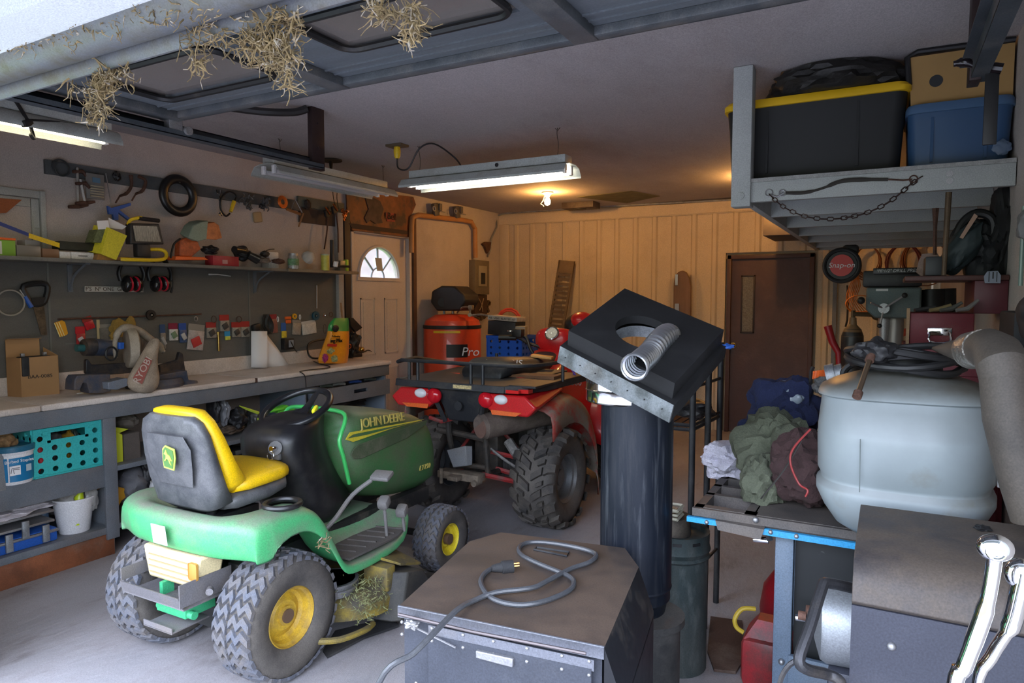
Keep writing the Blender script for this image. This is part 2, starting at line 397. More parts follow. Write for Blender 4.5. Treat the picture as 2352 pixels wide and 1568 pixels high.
# ---------------------------------------------------------------- daylight
w = bpy.data.worlds.new('daylight'); scene.world = w; w.use_nodes = True; N = w.node_tree.nodes; L = w.node_tree.links
bg = N['Background']; tc = N.new('ShaderNodeTexCoord'); sp = N.new('ShaderNodeSeparateXYZ'); L.new(tc.outputs['Generated'], sp.inputs[0])
cr = N.new('ShaderNodeValToRGB'); L.new(sp.outputs[2], cr.inputs[0]); e = cr.color_ramp.elements
e[0].position = .0; e[0].color = (.10, .11, .09, 1); e[1].position = .28; e[1].color = (.72, .80, 1, 1)
k_ = cr.color_ramp.elements.new(.1); k_.color = (.2, .24, .2, 1)
L.new(cr.outputs[0], bg.inputs['Color']); bg.inputs['Strength'].default_value = 7.2
vs_ = scene.view_settings; scene.display_settings.display_device = 'sRGB'
vs_.view_transform = 'Standard'; vs_.look = 'None'; vs_.gamma = 1; vs_.use_curve_mapping = False; vs_.exposure = .7
# ---------------------------------------------------------------- fluorescent fixtures
hoodm = mat('fixture_enamel', (.42, .45, .43), .5, var=.1, dust=.35, dcol=(.2, .17, .13), ds=6)
tube_on = mat('lit_tube', (1, 1, 1), .5, emis=(1, .9, .72), es=11)
tube_warm = mat('lit_warm_tube', (1, 1, 1), .5, emis=(1, .84, .55), es=8)
tube_off = mat('unlit_tube', (.6, .6, .62), .3)
wirem = mat('hanging_wire', (.03, .028, .025), .5)
def fixture(label, c, L_, ax, tm, wires, tubes=2, hood=.14):
    c = V(c); f = thing('fluorescent_light', label, 'light', c, 0 if ax == 'x' else pi / 2, 'shop lights under the ceiling')
    h = L_ / 2
    mb = MB().bx((-h, -.055, .062), (h, .055, .115), .004); build(mb, 'ballast_housing', hoodm, f, world=False)
    mb = MB(); P = [(-hood, -.012), (-hood, 0), (-hood * .75, .045), (-.05, .06), (.05, .06), (hood * .75, .045), (hood, 0), (hood, -.012)]
    Q = [(a * .985, b - .004) for a, b in P][::-1]
    mb.loft([[V((x, a, b)) for a, b in P + Q] for x in (-h - .03, h + .03)]); build(mb, 'reflector', hoodm, f, world=False)
    for y in ((-.05, .05) if tubes == 2 else (0,)):
        mb = MB().cyl((-h + .02, y, .012), (h - .02, y, .012), .0165, n=16); build(mb, 'tube', tm, f, world=False)
        mb = MB(); 
        for s in (-1, 1): mb.box((s * (h - .005), y, .022), (.022, .03, .06), None, .004)
        build(mb, 'lamp_holder', white, f, world=False)
    for wx in wires:
        lx = wx; zt = ZC - c.z
        p = [(lx, 0, .115), (lx + .005, .004, .115 + (zt - .115) * .4), (lx - .004, 0, .115 + (zt - .115) * .8), (lx, 0, zt)]
        mb = MB().tube(p, .0022, 5, k=4); mb.tube([(lx - .018, 0, zt), (lx, 0, zt - .02), (lx + .018, 0, zt)], .002, 5)
        build(mb, 'hanging_wire', wirem, f, world=False)
    return f
f3 = fixture('lit twin-tube shop light hanging level in the middle of the ceiling', (-2.49, 4.15, 2.35), 1.26, 'x', tube_on, (-.57, .55))
mb = MB().cyl((.12, -.056, .09), (.12, -.0585, .09), .014); build(mb, 'knockout', dark, f3, world=False)
f1 = fixture('lit shop light above the left end of the bench, glowing yellow', (-3.66, 1.73, 2.352), .92, 'y', tube_warm, (-.1, .3), 1, .1)
f2 = fixture('unlit shop light above the bench between the door track and the picture', (-3.78, 3.99, 2.395), 1.22, 'y', tube_off, (-.5, .62))
mb = MB().tube([at(35, 230, X=-3.6), at(55, 262, X=-3.58), at(70, 290, X=-3.57), at(78, 318, X=-3.56), at(70, 308, X=-3.55)], .009, 6, k=4)
mb.tube([at(58, 275, X=-3.57), at(110, 278, X=-3.58), at(160, 285, X=-3.6), at(205, 300, X=-3.62), at(226, 322, X=-3.62)], .006, 6, k=4)
mb.box(at(62, 283, X=-3.57), (.03, .05, .03), (.4, 0, .3), .006)
build(mb, 'power_cord', cable, f1)
# bulbs
bulbm = mat('glowing_bulb', (1, .8, .4), .4, emis=(1, .47, .12), es=340)
def bulb(label, c, seen=True):
    t = thing('light_bulb', label, 'light', c)
    build(MB().lathe([(.001, 0), (.06, 0), (.062, -.012), (.045, -.02), (.03, -.035), (.024, -.05), (.001, -.05)], (0, 0, 0), (0, 0, 1), 24), 'lamp_base', white, t, world=False)
    build(MB().lathe([(.014, -.045), (.016, -.06), (.03, -.085), (.033, -.105), (.026, -.128), (.012, -.138), (.001, -.139)], (0, 0, 0), (0, 0, 1), 20), 'bulb', bulbm, t, world=False)
    if seen: build(MB().tube([(-.03, 0, -.03), (-.05, -.01, -.09), (-.075, -.01, -.12), (-.05, -.015, -.135), (-.035, -.015, -.15)], .005, 6, k=3), 'pull_switch', mat('bright_pull', (.6, .55, .4), .4), t, world=False)
bulb('bare glowing bulb on the ceiling near the back wall', (-3.2, 6.6, ZC))
bulb('bare glowing bulb at the back, mostly hidden behind the storage loft', (-1.1, 6.6, ZC))
# yellow plug in ceiling outlet and its cord
o = thing('ceiling_outlet', 'ceiling outlet with a yellow plug and a dark cord running to the middle shop light', 'outlet', at(912, 332, Z=ZC))
c = at(912, 332, Z=ZC)
build(MB().bx(c + V((-.07, -.05, -.018)), c + V((.07, .05, 0)), .004), 'cover_plate', mat('brown_plate', (.1, .07, .04), .6), o)
build(MB().lathe([(.001, -.018), (.022, -.018), (.026, -.05), (.022, -.085), (.014, -.1), (.001, -.1)], c, (0, 0, 1), 16), 'plug', yellow, o)
build(MB().tube([c + V((0, 0, -.1)), c + V((.01, 0, -.17)), c + V((.1, 0, -.18)), c + V((.2, 0, -.05)), c + V((.33, 0, -.03)), c + V((.5, 0, -.14)), (-2.7, 4.17, 2.46)], .006, 6, k=6), 'cord', cable, o)
# ceiling vent box, stained patch, stains, hook plate
p = at(1335, 466, Z=ZC)
t = thing('ceiling_vent', 'flat rusty metal box on the ceiling beside the bulb', 'vent', p)
build(MB().bx(p + V((-.2, -.12, -.07)), p + V((.2, .1, 0)), .006), 'box', mat('dark_brown_metal', (.05, .035, .03), .6, dust=.3), t)
build(MB().cyl(p + V((-.02, -.01, -.07)), p + V((-.02, -.01, -.078)), .085, n=24), 'port', dark, t)
q = [at(1325, 452, Z=ZC - .002), at(1450, 438, Z=ZC - .002), at(1515, 450, Z=ZC - .002), at(1440, 466, Z=ZC - .002)]
single(MB().prism(q, (0, 0, -.004)), 'ceiling_patch', mat('olive_patch', (.13, .12, .06), .9, var=.3, vs=8), 'dull olive patch panel on the ceiling behind the vent box', 'panel')
p = at(760, 367, Z=ZC)
single(MB().cyl(p, p + V((0, 0, -.01)), .09, n=20).tube([p, p + V((0, .0, -.12)), p + V((0, -.01, -.2))], [.018, .006, .006], 6), 'ceiling_hook', mat('soot_black', (.03, .025, .02), .9), 'dark hook plate on the ceiling above the unlit shop light', 'hook')
# conduit along the back top corner, down to the breaker panel
mb = MB(); cy = YB - .05
mb.tube([at(1690, 458, Y=cy), at(1400, 473, Y=cy), at(1160, 489, Y=cy), at(1140, 496, Y=cy) , (XL + .03, 7.86, 2.46), (XL + .03, 7.72, 2.3), (XL + .03, 7.7, 2.16), (XL + .03, 7.62, 2.06)], .012, 8)
single(mb, 'conduit', galv, 'thin steel conduit along the top of the back wall, bending down to the breaker panel', 'conduit')
# ---------------------------------------------------------------- overhead door, raised
odm = mat('overhead_door_steel', (.11, .125, .14), .5, metal=.1, var=.15, vs=5, dust=.35, dcol=(.12, .11, .1), stretch=(.4, 3, 1))
od = thing('overhead_door', 'raised dark gray overhead door with dusty windows, hanging flat below the ceiling', 'garage door', (-1.4, 1.7, 2.38))
x0, x1, y0, y1, z0, z1 = -3.0, .22, 1.26, 2.13, 2.4, 2.43
wins = [(-2.78, -2.06, 1.58, 1.93), (-1.68, -1.0, 1.58, 1.87), (-.62, .02, 1.58, 1.87)]
mb = MB(); px = x0
for a, b, c_, d in wins:
    mb.bx((px, y0, z0), (a, y1, z1)); mb.bx((a, y0, z0), (b, c_, z1)); mb.bx((a, d, z0), (b, y1, z1)); px = b
mb.bx((px, y0, z0), (x1, y1, z1))
for y in (1.5, 1.98, 2.03): mb.bx((x0, y, z0 - .006), (x1, y + .008, z0))
build(mb, 'door_section', odm, od)
frm2 = mat('overhead_frame', (.09, .1, .11), .45, metal=.2, var=.25, vs=12, dust=.35, dcol=(.2, .17, .14))
build(MB().bx((x0, y1 - .05, z0 - .03), (x1, y1, z0), .004).bx((x0, y1 - .006, z0 - .03), (x1, y1, z1 + .02)), 'end_rail', frm2, od)
for i, x in enumerate((-3.0, -1.985, -.93, .15)):
    build(MB().bx((x, y0, z0 - .035), (x + .085, y1 - .01, z0), .004), 'stile', frm2, od)
gk = mat('window_gasket', (.01, .01, .011), .6, dust=.15)
def rrect(a, b, c_, d, r, n=6):
    o_ = []
    for cx_, cy_, s in ((b - r, d - r, 0), (a + r, d - r, 1), (a + r, c_ + r, 2), (b - r, c_ + r, 3)):
        for k_ in range(n + 1): an = pi / 2 * (s + k_ / n); o_.append((cx_ + r * cos(an), cy_ + r * sin(an)))
    return o_
for i, (a, b, c_, d) in enumerate(wins):
    o_ = rrect(a + .01, b - .01, c_ + .01, d - .01, .06)
    sag = (lambda x, y: -.035 * max(0, (y - 1.75) / .2) * sin(pi * min(1, max(0, (x - a) / (b - a))))) if i == 0 else (lambda x, y: 0)
    g = build(MB().tube([(x, y, z0 - .008 + sag(x, y)) for x, y in o_], .012, 6, True), 'window_gasket', gk, od)
    build(MB().bx((a, c_, z0 + .012), (b, d, z0 + .016)), 'window_pane', mat('dusty_pane', (.25, .22, .2), .25, alpha=.5), od)
p = at(385, 285, X=-2.98)
mb = MB().bx((-3.03, y1 - .06, 2.31), (-2.96, y1 + .01, 2.4), .004).cyl((-3.05, y1 + .03, 2.33), (-2.94, y1 + .03, 2.33), .02); build(mb, 'roller_bracket', steel, od)
trm = mat('track_steel', (.075, .09, .105), .4, metal=.5, var=.2, dust=.3, dcol=(.2, .17, .14))
def track(label, x, y0, y1, s):
    t = thing('door_track', label, 'track', (x, y0, 2.3))
    z = 2.30
    mb = MB().bx((x - .025, y0, z), (x - .02, y1, z + .06)).bx((x - .025, y0, z - .002), (x + .025, y1, z + .004)).bx((x + .02, y0, z), (x + .025, y1, z + .025)).bx((x - .055, y0, z + .055), (x - .02, y1, z + .06))
    build(mb, 'rail', trm, t)
    mb = MB().bx((x - .03, y1 - .07, z - .01), (x + .005, y1 + .03, ZC), .002)
    for zz in (.12, .26): mb.cyl((x + .005, y1 - .02, z + zz), (x + .012, y1 - .02, z + zz), .008)
    build(mb, 'ceiling_bracket', mat('dark_angle_iron', (.035, .02, .02), .55, metal=.3, var=.3), t)
    return t
track('long gray steel door track above the workbench', -2.98, 1.3, 3.06, 1)
e_ = at(2245, 188, Z=2.30)
track('short gray steel door track at the top right, in front of the cardboard panel', e_.x, 1.25, e_.y, -1)
mb = MB().tube([at(500, 243, Z=2.6), at(600, 256, Z=2.58), at(672, 258, Z=2.6), at(705, 250, Z=2.63)], .022, 8, k=5)
single(mb, 'door_spring', mat('spring_black', (.02, .018, .018), .6), 'black spring stretched below the ceiling beside the raised door', 'spring')
# clamp hung on the right track
p = e_ + V((.03, -.12, 0)); Yp = e_.y - .1
t = thing('bar_clamp', 'black bar clamp hanging from the right door track', 'clamp', at(2278, 330, Y=Yp))
build(MB().bx(at(2264, 165, Y=Yp) , at(2289, 330, Y=Yp) + V((0, .012, 0)), .002), 'bar', dark, t)
build(MB().tube([at(2190, 147, Y=Yp), at(2215, 143, Y=Yp), at(2240, 150, Y=Yp), at(2302, 158, Y=Yp)], [.01, .016, .012, .018], 10, k=3), 'jaw', mat('black_gloss', (.012, .008, .01), .25), t)
# dry nest grass on the header seal
straw = mat('dry_straw', (.24, .17, .085), .85, var=.6, vs=18, col2=(.42, .36, .3), c2=.55, c2s=25)
def nest(label, boxes, Yp, n, r0=.0016, seed=1):
    R = random.Random(seed); mb = MB()
    for i in range(n):
        b = R.choices(boxes, [q[4] for q in boxes])[0]
        x, y = R.uniform(b[0], b[2]), R.uniform(b[1], b[3]); yp = Yp + R.uniform(-.03, .03)
        p = at(x, y, Y=yp); L_ = R.uniform(.02, .062) * b[5]; d = V((R.gauss(0, 1), R.gauss(0, .6), R.gauss(0, .8) + b[6])).normalized()
        pts = [p]; 
        for k_ in range(3): d = (d + V((R.gauss(0, .75), R.gauss(0, .4), R.gauss(0, .75)))).normalized(); pts.append(pts[-1] + d * L_ / 3)
        mb.tube(pts, [r0 * R.uniform(.7, 1.6), r0 * .6], 4)
    return single(mb, 'dry_grass', straw, label, 'dry grass', kind='stuff', group='old nest grass on the door header')
nest('leftmost hanging clump of dry nest grass below the door header', [(215, 165, 262, 215, 4, 1, 0), (200, 200, 250, 250, 4, 1, -.3), (205, 235, 235, 285, 3, .8, -.6), (240, 150, 300, 195, 2, 1, -.3), (155, 165, 175, 215, .5, 1, -.8)], 1.19, 300, .0019, 3)
nest('large middle clump of dry nest grass tangled below the door header', [(560, 60, 680, 150, 6, 1, 0), (600, 90, 670, 160, 4, .9, -.3), (440, 50, 520, 90, 2, 1, -.2), (430, 90, 640, 115, 2.5, 1.4, 0), (610, 20, 690, 60, 3, 1, 0), (650, 150, 668, 205, 1, 1, -1), (470, 30, 660, 55, 2, 1.2, -.7), (440, 115, 465, 160, .8, 1, -1)], 1.17, 620, .0018, 5)
nest('rightmost small clump of dry nest grass against the door window', [(850, 0, 880, 40, 2, .8, 0), (870, 20, 940, 50, 2, .9, 0), (920, 45, 960, 105, 3, .7, -.5), (945, 0, 968, 60, 2, 1, -1)], 1.15, 190, .0016, 8)
nest('fringe of dry grass caught on top of the gray header seal', [(0, 100, 90, 125, 1, .6, 0), (60, 75, 180, 105, 2, .6, 0), (150, 50, 280, 80, 3, .6, 0), (250, 15, 400, 55, 3, .7, 0), (380, 10, 500, 45, 1, 1, 0)], 1.09, 420, .0015, 9)
# ---------------------------------------------------------------- left wall: gray panel, boards, shelf
PW = XL + .012      # face of the gray panel
def W(px, py, o=0.): return at(px, py, X=PW + o)
def card(rect, o, th, bev=0.):   # a rectangle seen in the photo, given its own place and thickness parallel to the left wall
    a, b = W(rect[0], rect[1], o), W(rect[2], rect[3], o); return (V((a.x, a.y, b.z)), V((a.x + th, b.y, a.z)))
cols = {}
def cm_(c, rough=.5, **k):
    n = 'flat_%02x%02x%02x' % tuple(int(min(1, q) * 255) for q in c) + ('_%d' % int(rough * 10))
    return mat(n, c, rough, **k)
struct(MB().bx((XL, YF + .1, .9), (PW, 4.865, 1.752)), 'trim_11', panelm)
mb = MB()
for y in (2.33, 3.85): mb.bx((PW, y, 1.0), (PW + .004, y + .012, 1.752))
mb.bx((PW, 2.42, 1.24), (PW + .002, 4.8, 1.246)); struct(mb, 'trim_12', mat('panel_batten', (.15, .15, .14), .8))
# old window opening, boarded
a, b = at(0, 430, X=XL), at(100, 545, X=XL)
mb = MB(); Y1 = 2.335; Zt = 2.185
mb.bx((XL, 1.3, Zt - .045), (XL + .022, Y1, Zt), .003).bx((XL, Y1 - .03, 1.79), (XL + .03, Y1, Zt), .003).bx((XL, Y1 - .075, 1.79), (XL + .014, Y1 - .032, Zt - .05), .002).bx((XL, 1.3, Zt - .1), (XL + .014, Y1 - .08, Zt - .05), .002)
mb.bx((XL + .014, Y1 - .07, 1.96), (XL + .018, Y1 - .035, 2.03))
struct(mb, 'window_1', whitep)
tri = [at(-40, 452, X=XL + .008), at(48, 459, X=XL + .008), at(12, 489, X=XL + .008), at(-40, 491, X=XL + .008)]
single(MB().prism(tri, (.012, 0, 0)), 'orange_board_scrap', mat('orange_brown_board', (.3, .09, .03), .6, dust=.2), 'orange-brown pointed board inside the white frame at the left edge', 'board')
# hanging boards
bd = mat('gray_brown_board', (.07, .075, .08), .75, var=.3, vs=4, dust=.3)
mb = MB(); mb.bx((XL, 2.345, 2.298), (XL + .02, 4.43, 2.385), .002)
hb = single(mb, 'hanging_board', bd, 'long dark gray board high on the left wall with tools hung from it', 'board')
mb = MB(); mb.bx((XL, 4.40, 2.335), (XL + .022, 4.98, 2.425), .002)
hb2 = single(mb, 'hanging_board', mat('dull_green_board', (.1, .11, .09), .75, var=.25), 'short gray-green board beside the picture, clamps hung below it', 'board')
single(MB().bx((XL, 4.42, 2.2), (XL + .016, 4.95, 2.33)), 'backing_board', mat('dark_brown_board', (.06, .04, .03), .8), 'dark brown board under the short gray-green board', 'board')
# upper shelf with brackets
SZ = 1.772; SX = -4.33
sh = thing('wall_shelf', 'long narrow gray shelf crowded with tools along the left wall', 'shelf', (XL + .1, 3, SZ - .03))
build(MB().bx((PW, YF + .12, SZ - .022), (SX, 4.86, SZ), .002), 'shelf_board', mat('shelf_gray', (.13, .13, .12), .7, var=.2, dust=.4, bump=.2), sh)
build(MB().bx((SX, 4.05, SZ - .022), (SX + .012, 4.9, SZ + .004), .001), 'edge_strip', mat('tan_strip', (.22, .17, .11), .8, var=.2, vs=20), sh)
for y in (2.45, 3.9):
    mb = MB().bx((PW, y, SZ - .2), (PW + .008, y + .03, SZ - .022)).bx((PW, y, SZ - .03), (SX - .03, y + .03, SZ - .022))
    mb.tube([(PW + .006, y + .015, SZ - .19), (PW + .05, y + .015, SZ - .1), (SX - .06, y + .015, SZ - .03)], .008, 6, k=5)
    build(mb, 'bracket', grayp, sh)
# ---------------------------------------------------------------- bench unit
BF, BZ = -4.0, .955
lam = mat('speckled_laminate', (.62, .55, .5), .42, var=.1, vs=90, dust=.45, dcol=(.33, .26, .2), ds=2.2)
wt = thing('worktop', 'long pale speckled laminate worktop along the left wall', 'worktop', (-4.3, 3.1, BZ - .035))
for nm, ya, yb in (('a', YF + .13, 1.985), ('b', 1.99, 3.42), ('c', 3.435, 4.97)):
    build(MB().bx((PW, ya, BZ - .036), (BF, yb, BZ), .01, 3), 'top_section', lam, wt)
build(MB().bx((PW, YF + .13, BZ), (PW + .02, 2.9, BZ + .11), .004).bx((PW, 2.93, BZ), (PW + .022, 4.83, BZ + .11), .004), 'backsplash', lam, wt)
build(MB().bx((BF - .03, 3.42, BZ - .034), (BF - .001, 3.436, BZ - .003)), 'joint_gap', rust, wt)
bn = thing('workbench_base', 'gray painted open shelf base below the long pale worktop', 'workbench', (-4.3, 3.1, 0))
build(MB().bx((BF - .03, YF + .13, .825), (BF - .015, 4.95, BZ - .037), .002), 'apron', grayp, bn)
for y0, y1 in ((2.35, 2.375), (4.9, 4.925), (3.92, 3.945)):
    mb = MB().bx((PW + .02 if y0 > 4 else PW + .02, y0, .0), (BF - .035, y1, BZ - .037), .001)
    if y0 < 3: mb.bx((BF - .034, y0 - .03, .1), (BF - .014, y1 + .02, .825), .002)
    build(mb, 'side_panel', mat('bluegray_paint', (.17, .21, .27), .5, dust=.25) if y0 > 3 else grayp, bn)
for (y0, y1, z, th) in ((YF + .13, 2.345, .55, .13), (2.38, 3.9, .53, .03), (YF + .13, 2.345, .175, .04), (2.38, 3.9, .18, .03)):
    build(MB().bx((PW + .02, y0, z - .02), (BF - .035, y1, z)).bx((BF - .034, y0, z - th), (BF - .02, y1, z), .002), 'shelf', grayp, bn)
build(MB().bx((BF - .045, YF + .13, .0), (BF - .03, 2.37, .135), .002), 'kickboard', redwood, bn)
build(MB().bx((PW + .002, 2.4, .2), (PW + .02, 4.9, .9)), 'back_panel', mat('pinkish_back', (.3, .23, .19), .8, dust=.2), bn)
# drawer at the right end
dw = thing('drawer', 'gray wooden drawer with a long finger slot at the right end of the bench', 'drawer', (BF - .1, 4.4, .66))
mb = MB(); y0, y1, z0, z1 = 3.98, 4.93, .655, .79
s0, s1, sa, sb = 4.45, 4.62, .715, .745
for a, b in (((y0, z0), (y1, sa)), ((y0, sb), (y1, z1)), ((y0, sa), (s0, sb)), ((s1, sa), (y1, sb))): mb.bx((BF - .012, a[0], a[1]), (BF + .006, b[0], b[1]))
build(mb, 'drawer_front', grayp, dw)
build(MB().bx((-4.45, y0, z0), (BF - .012, y0 + .015, z1)).bx((-4.45, y1 - .015, z0), (BF - .012, y1, z1)).bx((-4.45, y0, z0), (BF - .012, y1, z0 + .01)), 'drawer_box', MATS['bluegray_paint'], dw)
for i, (y, c_) in enumerate(((4.15, (.1, .12, .1)), (4.3, (.3, .3, .28)), (4.5, (.04, .1, .4)), (4.7, (.12, .14, .13)))):
    single(MB().tube([(-4.1, y, .8), (-4.08, y + .05, .81), (-4.07, y + .12, .795)], [.014, .02, .012], 8, k=3), 'hand_tool', cm_(c_), ['dark hand tool lying in the open drawer, nearest its left side', 'pale hand tool lying in the open drawer', 'blue-handled hand tool lying in the open drawer', 'gray-green hand tool at the right end of the open drawer'][i], 'tool')
# ---------------------------------------------------------------- small hanging packets on the panel
def peg(t, p, x0=XL + .015): return build(MB().cyl((x0, p.y, p.z), p, .003, n=6), 'peg', steel, t)
def packet(rect, top, body, label, tilt=0, hs=.35, o=.004, name='hanging_packet', inner=None):
    a, b = card(rect, o, .01); c = (a + b) / 2
    t = thing(name, label, 'packet', (a.x, c.y, a.z), 0, 'packets hanging in a row on the gray wall')
    h = b.z - a.z; R = Matrix.Translation(c) @ Matrix.Rotation(radians(tilt), 4, 'X') @ Matrix.Translation(-c)
    build(MB().bx((a.x, a.y, b.z - h * hs), (a.x + .004, b.y, b.z)).xf(R), 'header_card', cm_(top, .4), t)
    build(MB().bx((a.x, a.y + .002, a.z), (a.x + .012, b.y - .002, b.z - h * hs), .003).xf(R), 'pouch', cm_(body, .3, var=.25, vs=40), t)
    if inner: build(MB().box((a.x + .016, c.y, a.z + h * .32), (.01, (b.y - a.y) * .55, h * .35), (.5, 0, 0), .003).xf(R), 'contents', cm_(inner), t)
    return t
RD, BK, BL, WH, YE, GY, CL = (.5, .02, .03), (.02, .02, .02), (.02, .08, .35), (.6, .6, .58), (.7, .55, .05), (.18, .18, .18), (.27, .25, .22)
packet((172, 750, 196, 796), RD, (.4, .03, .03), 'red carded packet at the left end of the packet row', inner=(.5, .5, .5))
packet((190, 727, 214, 756), (.3, .03, .02), RD, 'small tilted red packet above the red carded packet', 18)
packet((386, 742, 408, 781), (.25, .02, .06), WH, 'maroon-topped white card packet in the packet row', inner=(.15, .25, .15))
packet((410, 742, 428, 786), BL, (.05, .09, .2), 'blue card packet beside the maroon-topped one', inner=(.5, .5, .5))
packet((366, 745, 380, 800), (.03, .08, .2), CL, 'narrow dark blue packet behind the saw bag', inner=(.4, .4, .4))
packet((429, 745, 468, 802), CL, (.45, .4, .38), 'clear bag of small red parts hanging in the packet row', -8, .25, inner=(.5, .04, .04))
k_ = ['first small red and black packet right of the clear bag', 'second small red and black packet, the highest of the four', 'third small red and black packet beside a ring', 'fourth small red and black packet nearest the white paper fin']
for r, l in zip(((472, 740, 496, 775), (503, 723, 526, 760), (531, 740, 552, 773), (551, 738, 573, 773)), k_): packet(r, (.35, .03, .03), CL, l, 0, .35, inner=(.05, .05, .05))
packet((515, 759, 528, 780), (.03, .3, .6), (.55, .6, .1), 'tiny blue and yellow card packet under the highest red one', 0, .6)
packet((645, 741, 657, 775), (.03, .12, .4), YE, 'blue and yellow narrow packet above the black charger', 0, .55)
packet((692, 737, 725, 766), (.5, .49, .47), (.55, .53, .5), 'clear crumpled bag hanging below the blue disc', 5, .2)
packet((670, 735, 690, 768), CL, (.35, .3, .25), 'clear bag of small hooks hanging under the yellow tape roll', -5, .2)
packet((618, 722, 636, 764), (.3, .03, .04), (.25, .1, .08), 'red mixed packet beside the black cable bundle', 3, .25)
packet((226, 745, 262, 785), CL, (.16, .15, .13), 'dusty gray bag hanging behind the blue saw', 0, .2)
# thin rods and strips
single(MB().cyl(W(133, 733, .01), W(462, 721, .01), .006, n=6), 'steel_rod', rust, 'long thin rusty rod lying across hooks above the packets', 'rod')
single(MB().bx(*card((221, 734, 230, 786), .005, .004)), 'metal_strip', mat('pale_strip', (.5, .4, .22), .5), 'pale upright metal strip hanging between two red packets and the glove', 'strip')
single(MB().cyl(W(501, 762, .015), W(503, 806, .015), .009, n=12).cyl(W(501, 762, .015), W(501, 768, .015), .013, n=12), 'brass_tube', MATS['brass'], 'short brass tube hanging under the packets', 'tube')
# yellow scraper, three bright ridges
t = thing('yellow_scraper', 'orange-yellow plastic scraper card on the gray wall left of the red packets', 'scraper', W(140, 773))
P = [W(*q, .0) for q in ((124, 741), (141, 735), (148, 739), (155, 765), (152, 769), (137, 774))]
build(MB().prism(P, (.006, 0, 0)), 'body', mat('amber_plastic', (.7, .33, .02), .4), t)
mb = MB()
for d in (0, 5, 10): mb.cyl(W(125 + d, 742 - d * .3, .014), W(138 + d, 774 - d * .3, .014), .0025, n=6)
build(mb, 'bright_edges', mat('pale_yellow_edge', (.9, .8, .35), .4), t)
# leather glove
mb = MB(); c = W(272, 752, .02); mb.blob(c, (.02, .055, .06), 3, .35); mb.blob(W(300, 745, .025), (.018, .03, .055), 5, .3); mb.blob(W(262, 772, .02), (.015, .03, .03), 6, .3)
single(mb, 'work_glove', mat('tan_leather', (.32, .2, .04), .8, var=.3), 'mustard leather work glove hung on the wall behind the saw', 'glove')
def disc(cx, cy, r, m, label, name, cat, hole=.25, th=.014, o=.01):
    c = W(cx, cy, o); t = thing(name, label, cat, c - V((0, 0, r)))
    build(MB().lathe([(r * hole, 0), (r * .98, 0), (r, th * .3), (r * .98, th), (r * .45, th), (r * .4, th * .4), (r * hole, th * .4), (r * hole, 0)], c, (1, 0, 0), 28), 'disc', m, t)
    build(MB().cyl(c - V((.01, 0, 0)), c + V((.02, 0, 0)), .006, n=8), 'hook', steel, t); return t
disc(345, 723, .036, dark, 'black grinding disc hung on the wall above the blue saw', 'grinding_disc', 'disc')
disc(724, 725, .042, mat('dark_teal', (.01, .07, .12), .6), 'dark blue disc hanging from a thin rod right of the bags', 'abrasive_disc', 'disc')
single(MB().cyl(W(728, 655, .02), W(728, 708, .02), .005, n=6), 'hanging_rod', steel, 'thin pale rod hanging above the dark blue disc', 'rod')
disc(675, 726, .024, mat('yellow_tape', (.75, .4, .02), .5), 'small yellow tape roll in the packet row', 'tape_roll', 'tape', .4)
single(MB().bx(*card((653, 727, 667, 733), .004, .014, ), .003).bx(*card((655, 735, 667, 742), .004, .012), .003), 'orange_clip', orange, 'orange plastic clip left of the yellow tape roll', 'clip')
def ring(cx, cy, rx, rz, r, m, label, name='metal_ring', cat='ring', o=.015):
    c = W(cx, cy, o); single(MB().tube([c + V((0, cos(2 * pi * i / 20) * rx, sin(2 * pi * i / 20) * rz)) for i in range(20)], r, 5, True), name, m, label, cat)
ring(491, 733, .022, .026, .0025, rust, 'thin ring hanging above the first red and black packet')
ring(549, 733, .024, .024, .003, rust, 'thin ring hanging above the third red and black packet')
ring(450, 732, .014, .016, .003, steel, 'little coil ring hanging above the clear bag of red parts')
ring(638, 733, .009, .022, .0035, white, 'pale carabiner right of the red mixed packet', 'carabiner', 'carabiner')
ring(689, 728, .009, .02, .0035, white, 'pale carabiner right of the yellow tape roll', 'carabiner', 'carabiner')
ring(760, 722, .022, .022, .003, rust, 'thin rusty ring near the right end of the gray panel')
ring(745, 724, .012, .014, .004, chrome, 'shiny key ring beside the dark blue disc')
ring(746, 755, .018, .045, .002, wirem, 'drooping wire loop right of the clear crumpled bag', 'wire_loop', 'wire')
mb = MB()
for i in range(5): mb.tube([W(606 + i * 3, 722, .015 + i * .003), W(604 + i * 2, 745, .02), W(612 + i * 3, 765, .02 + i * .002), W(620 + i * 2, 745, .015), W(610 + i * 2, 724, .02)], .0045, 5, k=4)
single(mb, 'cable_bundle', cable, 'bundle of black cables hanging above the white paper fin', 'cable')
single(MB().box(W(588, 752, .03), (.04, .075, .06), (.2, 0, 0), .012), 'black_pouch', dark, 'small black pouch hung left of the cable bundle', 'pouch')
single(MB().tube([W(781, 695, .03), W(783, 715, .03), W(785, 735, .03)], [.014, .016, .01], 8), 'wooden_stick', wood, 'short wooden handle hung beside the dark post', 'handle')
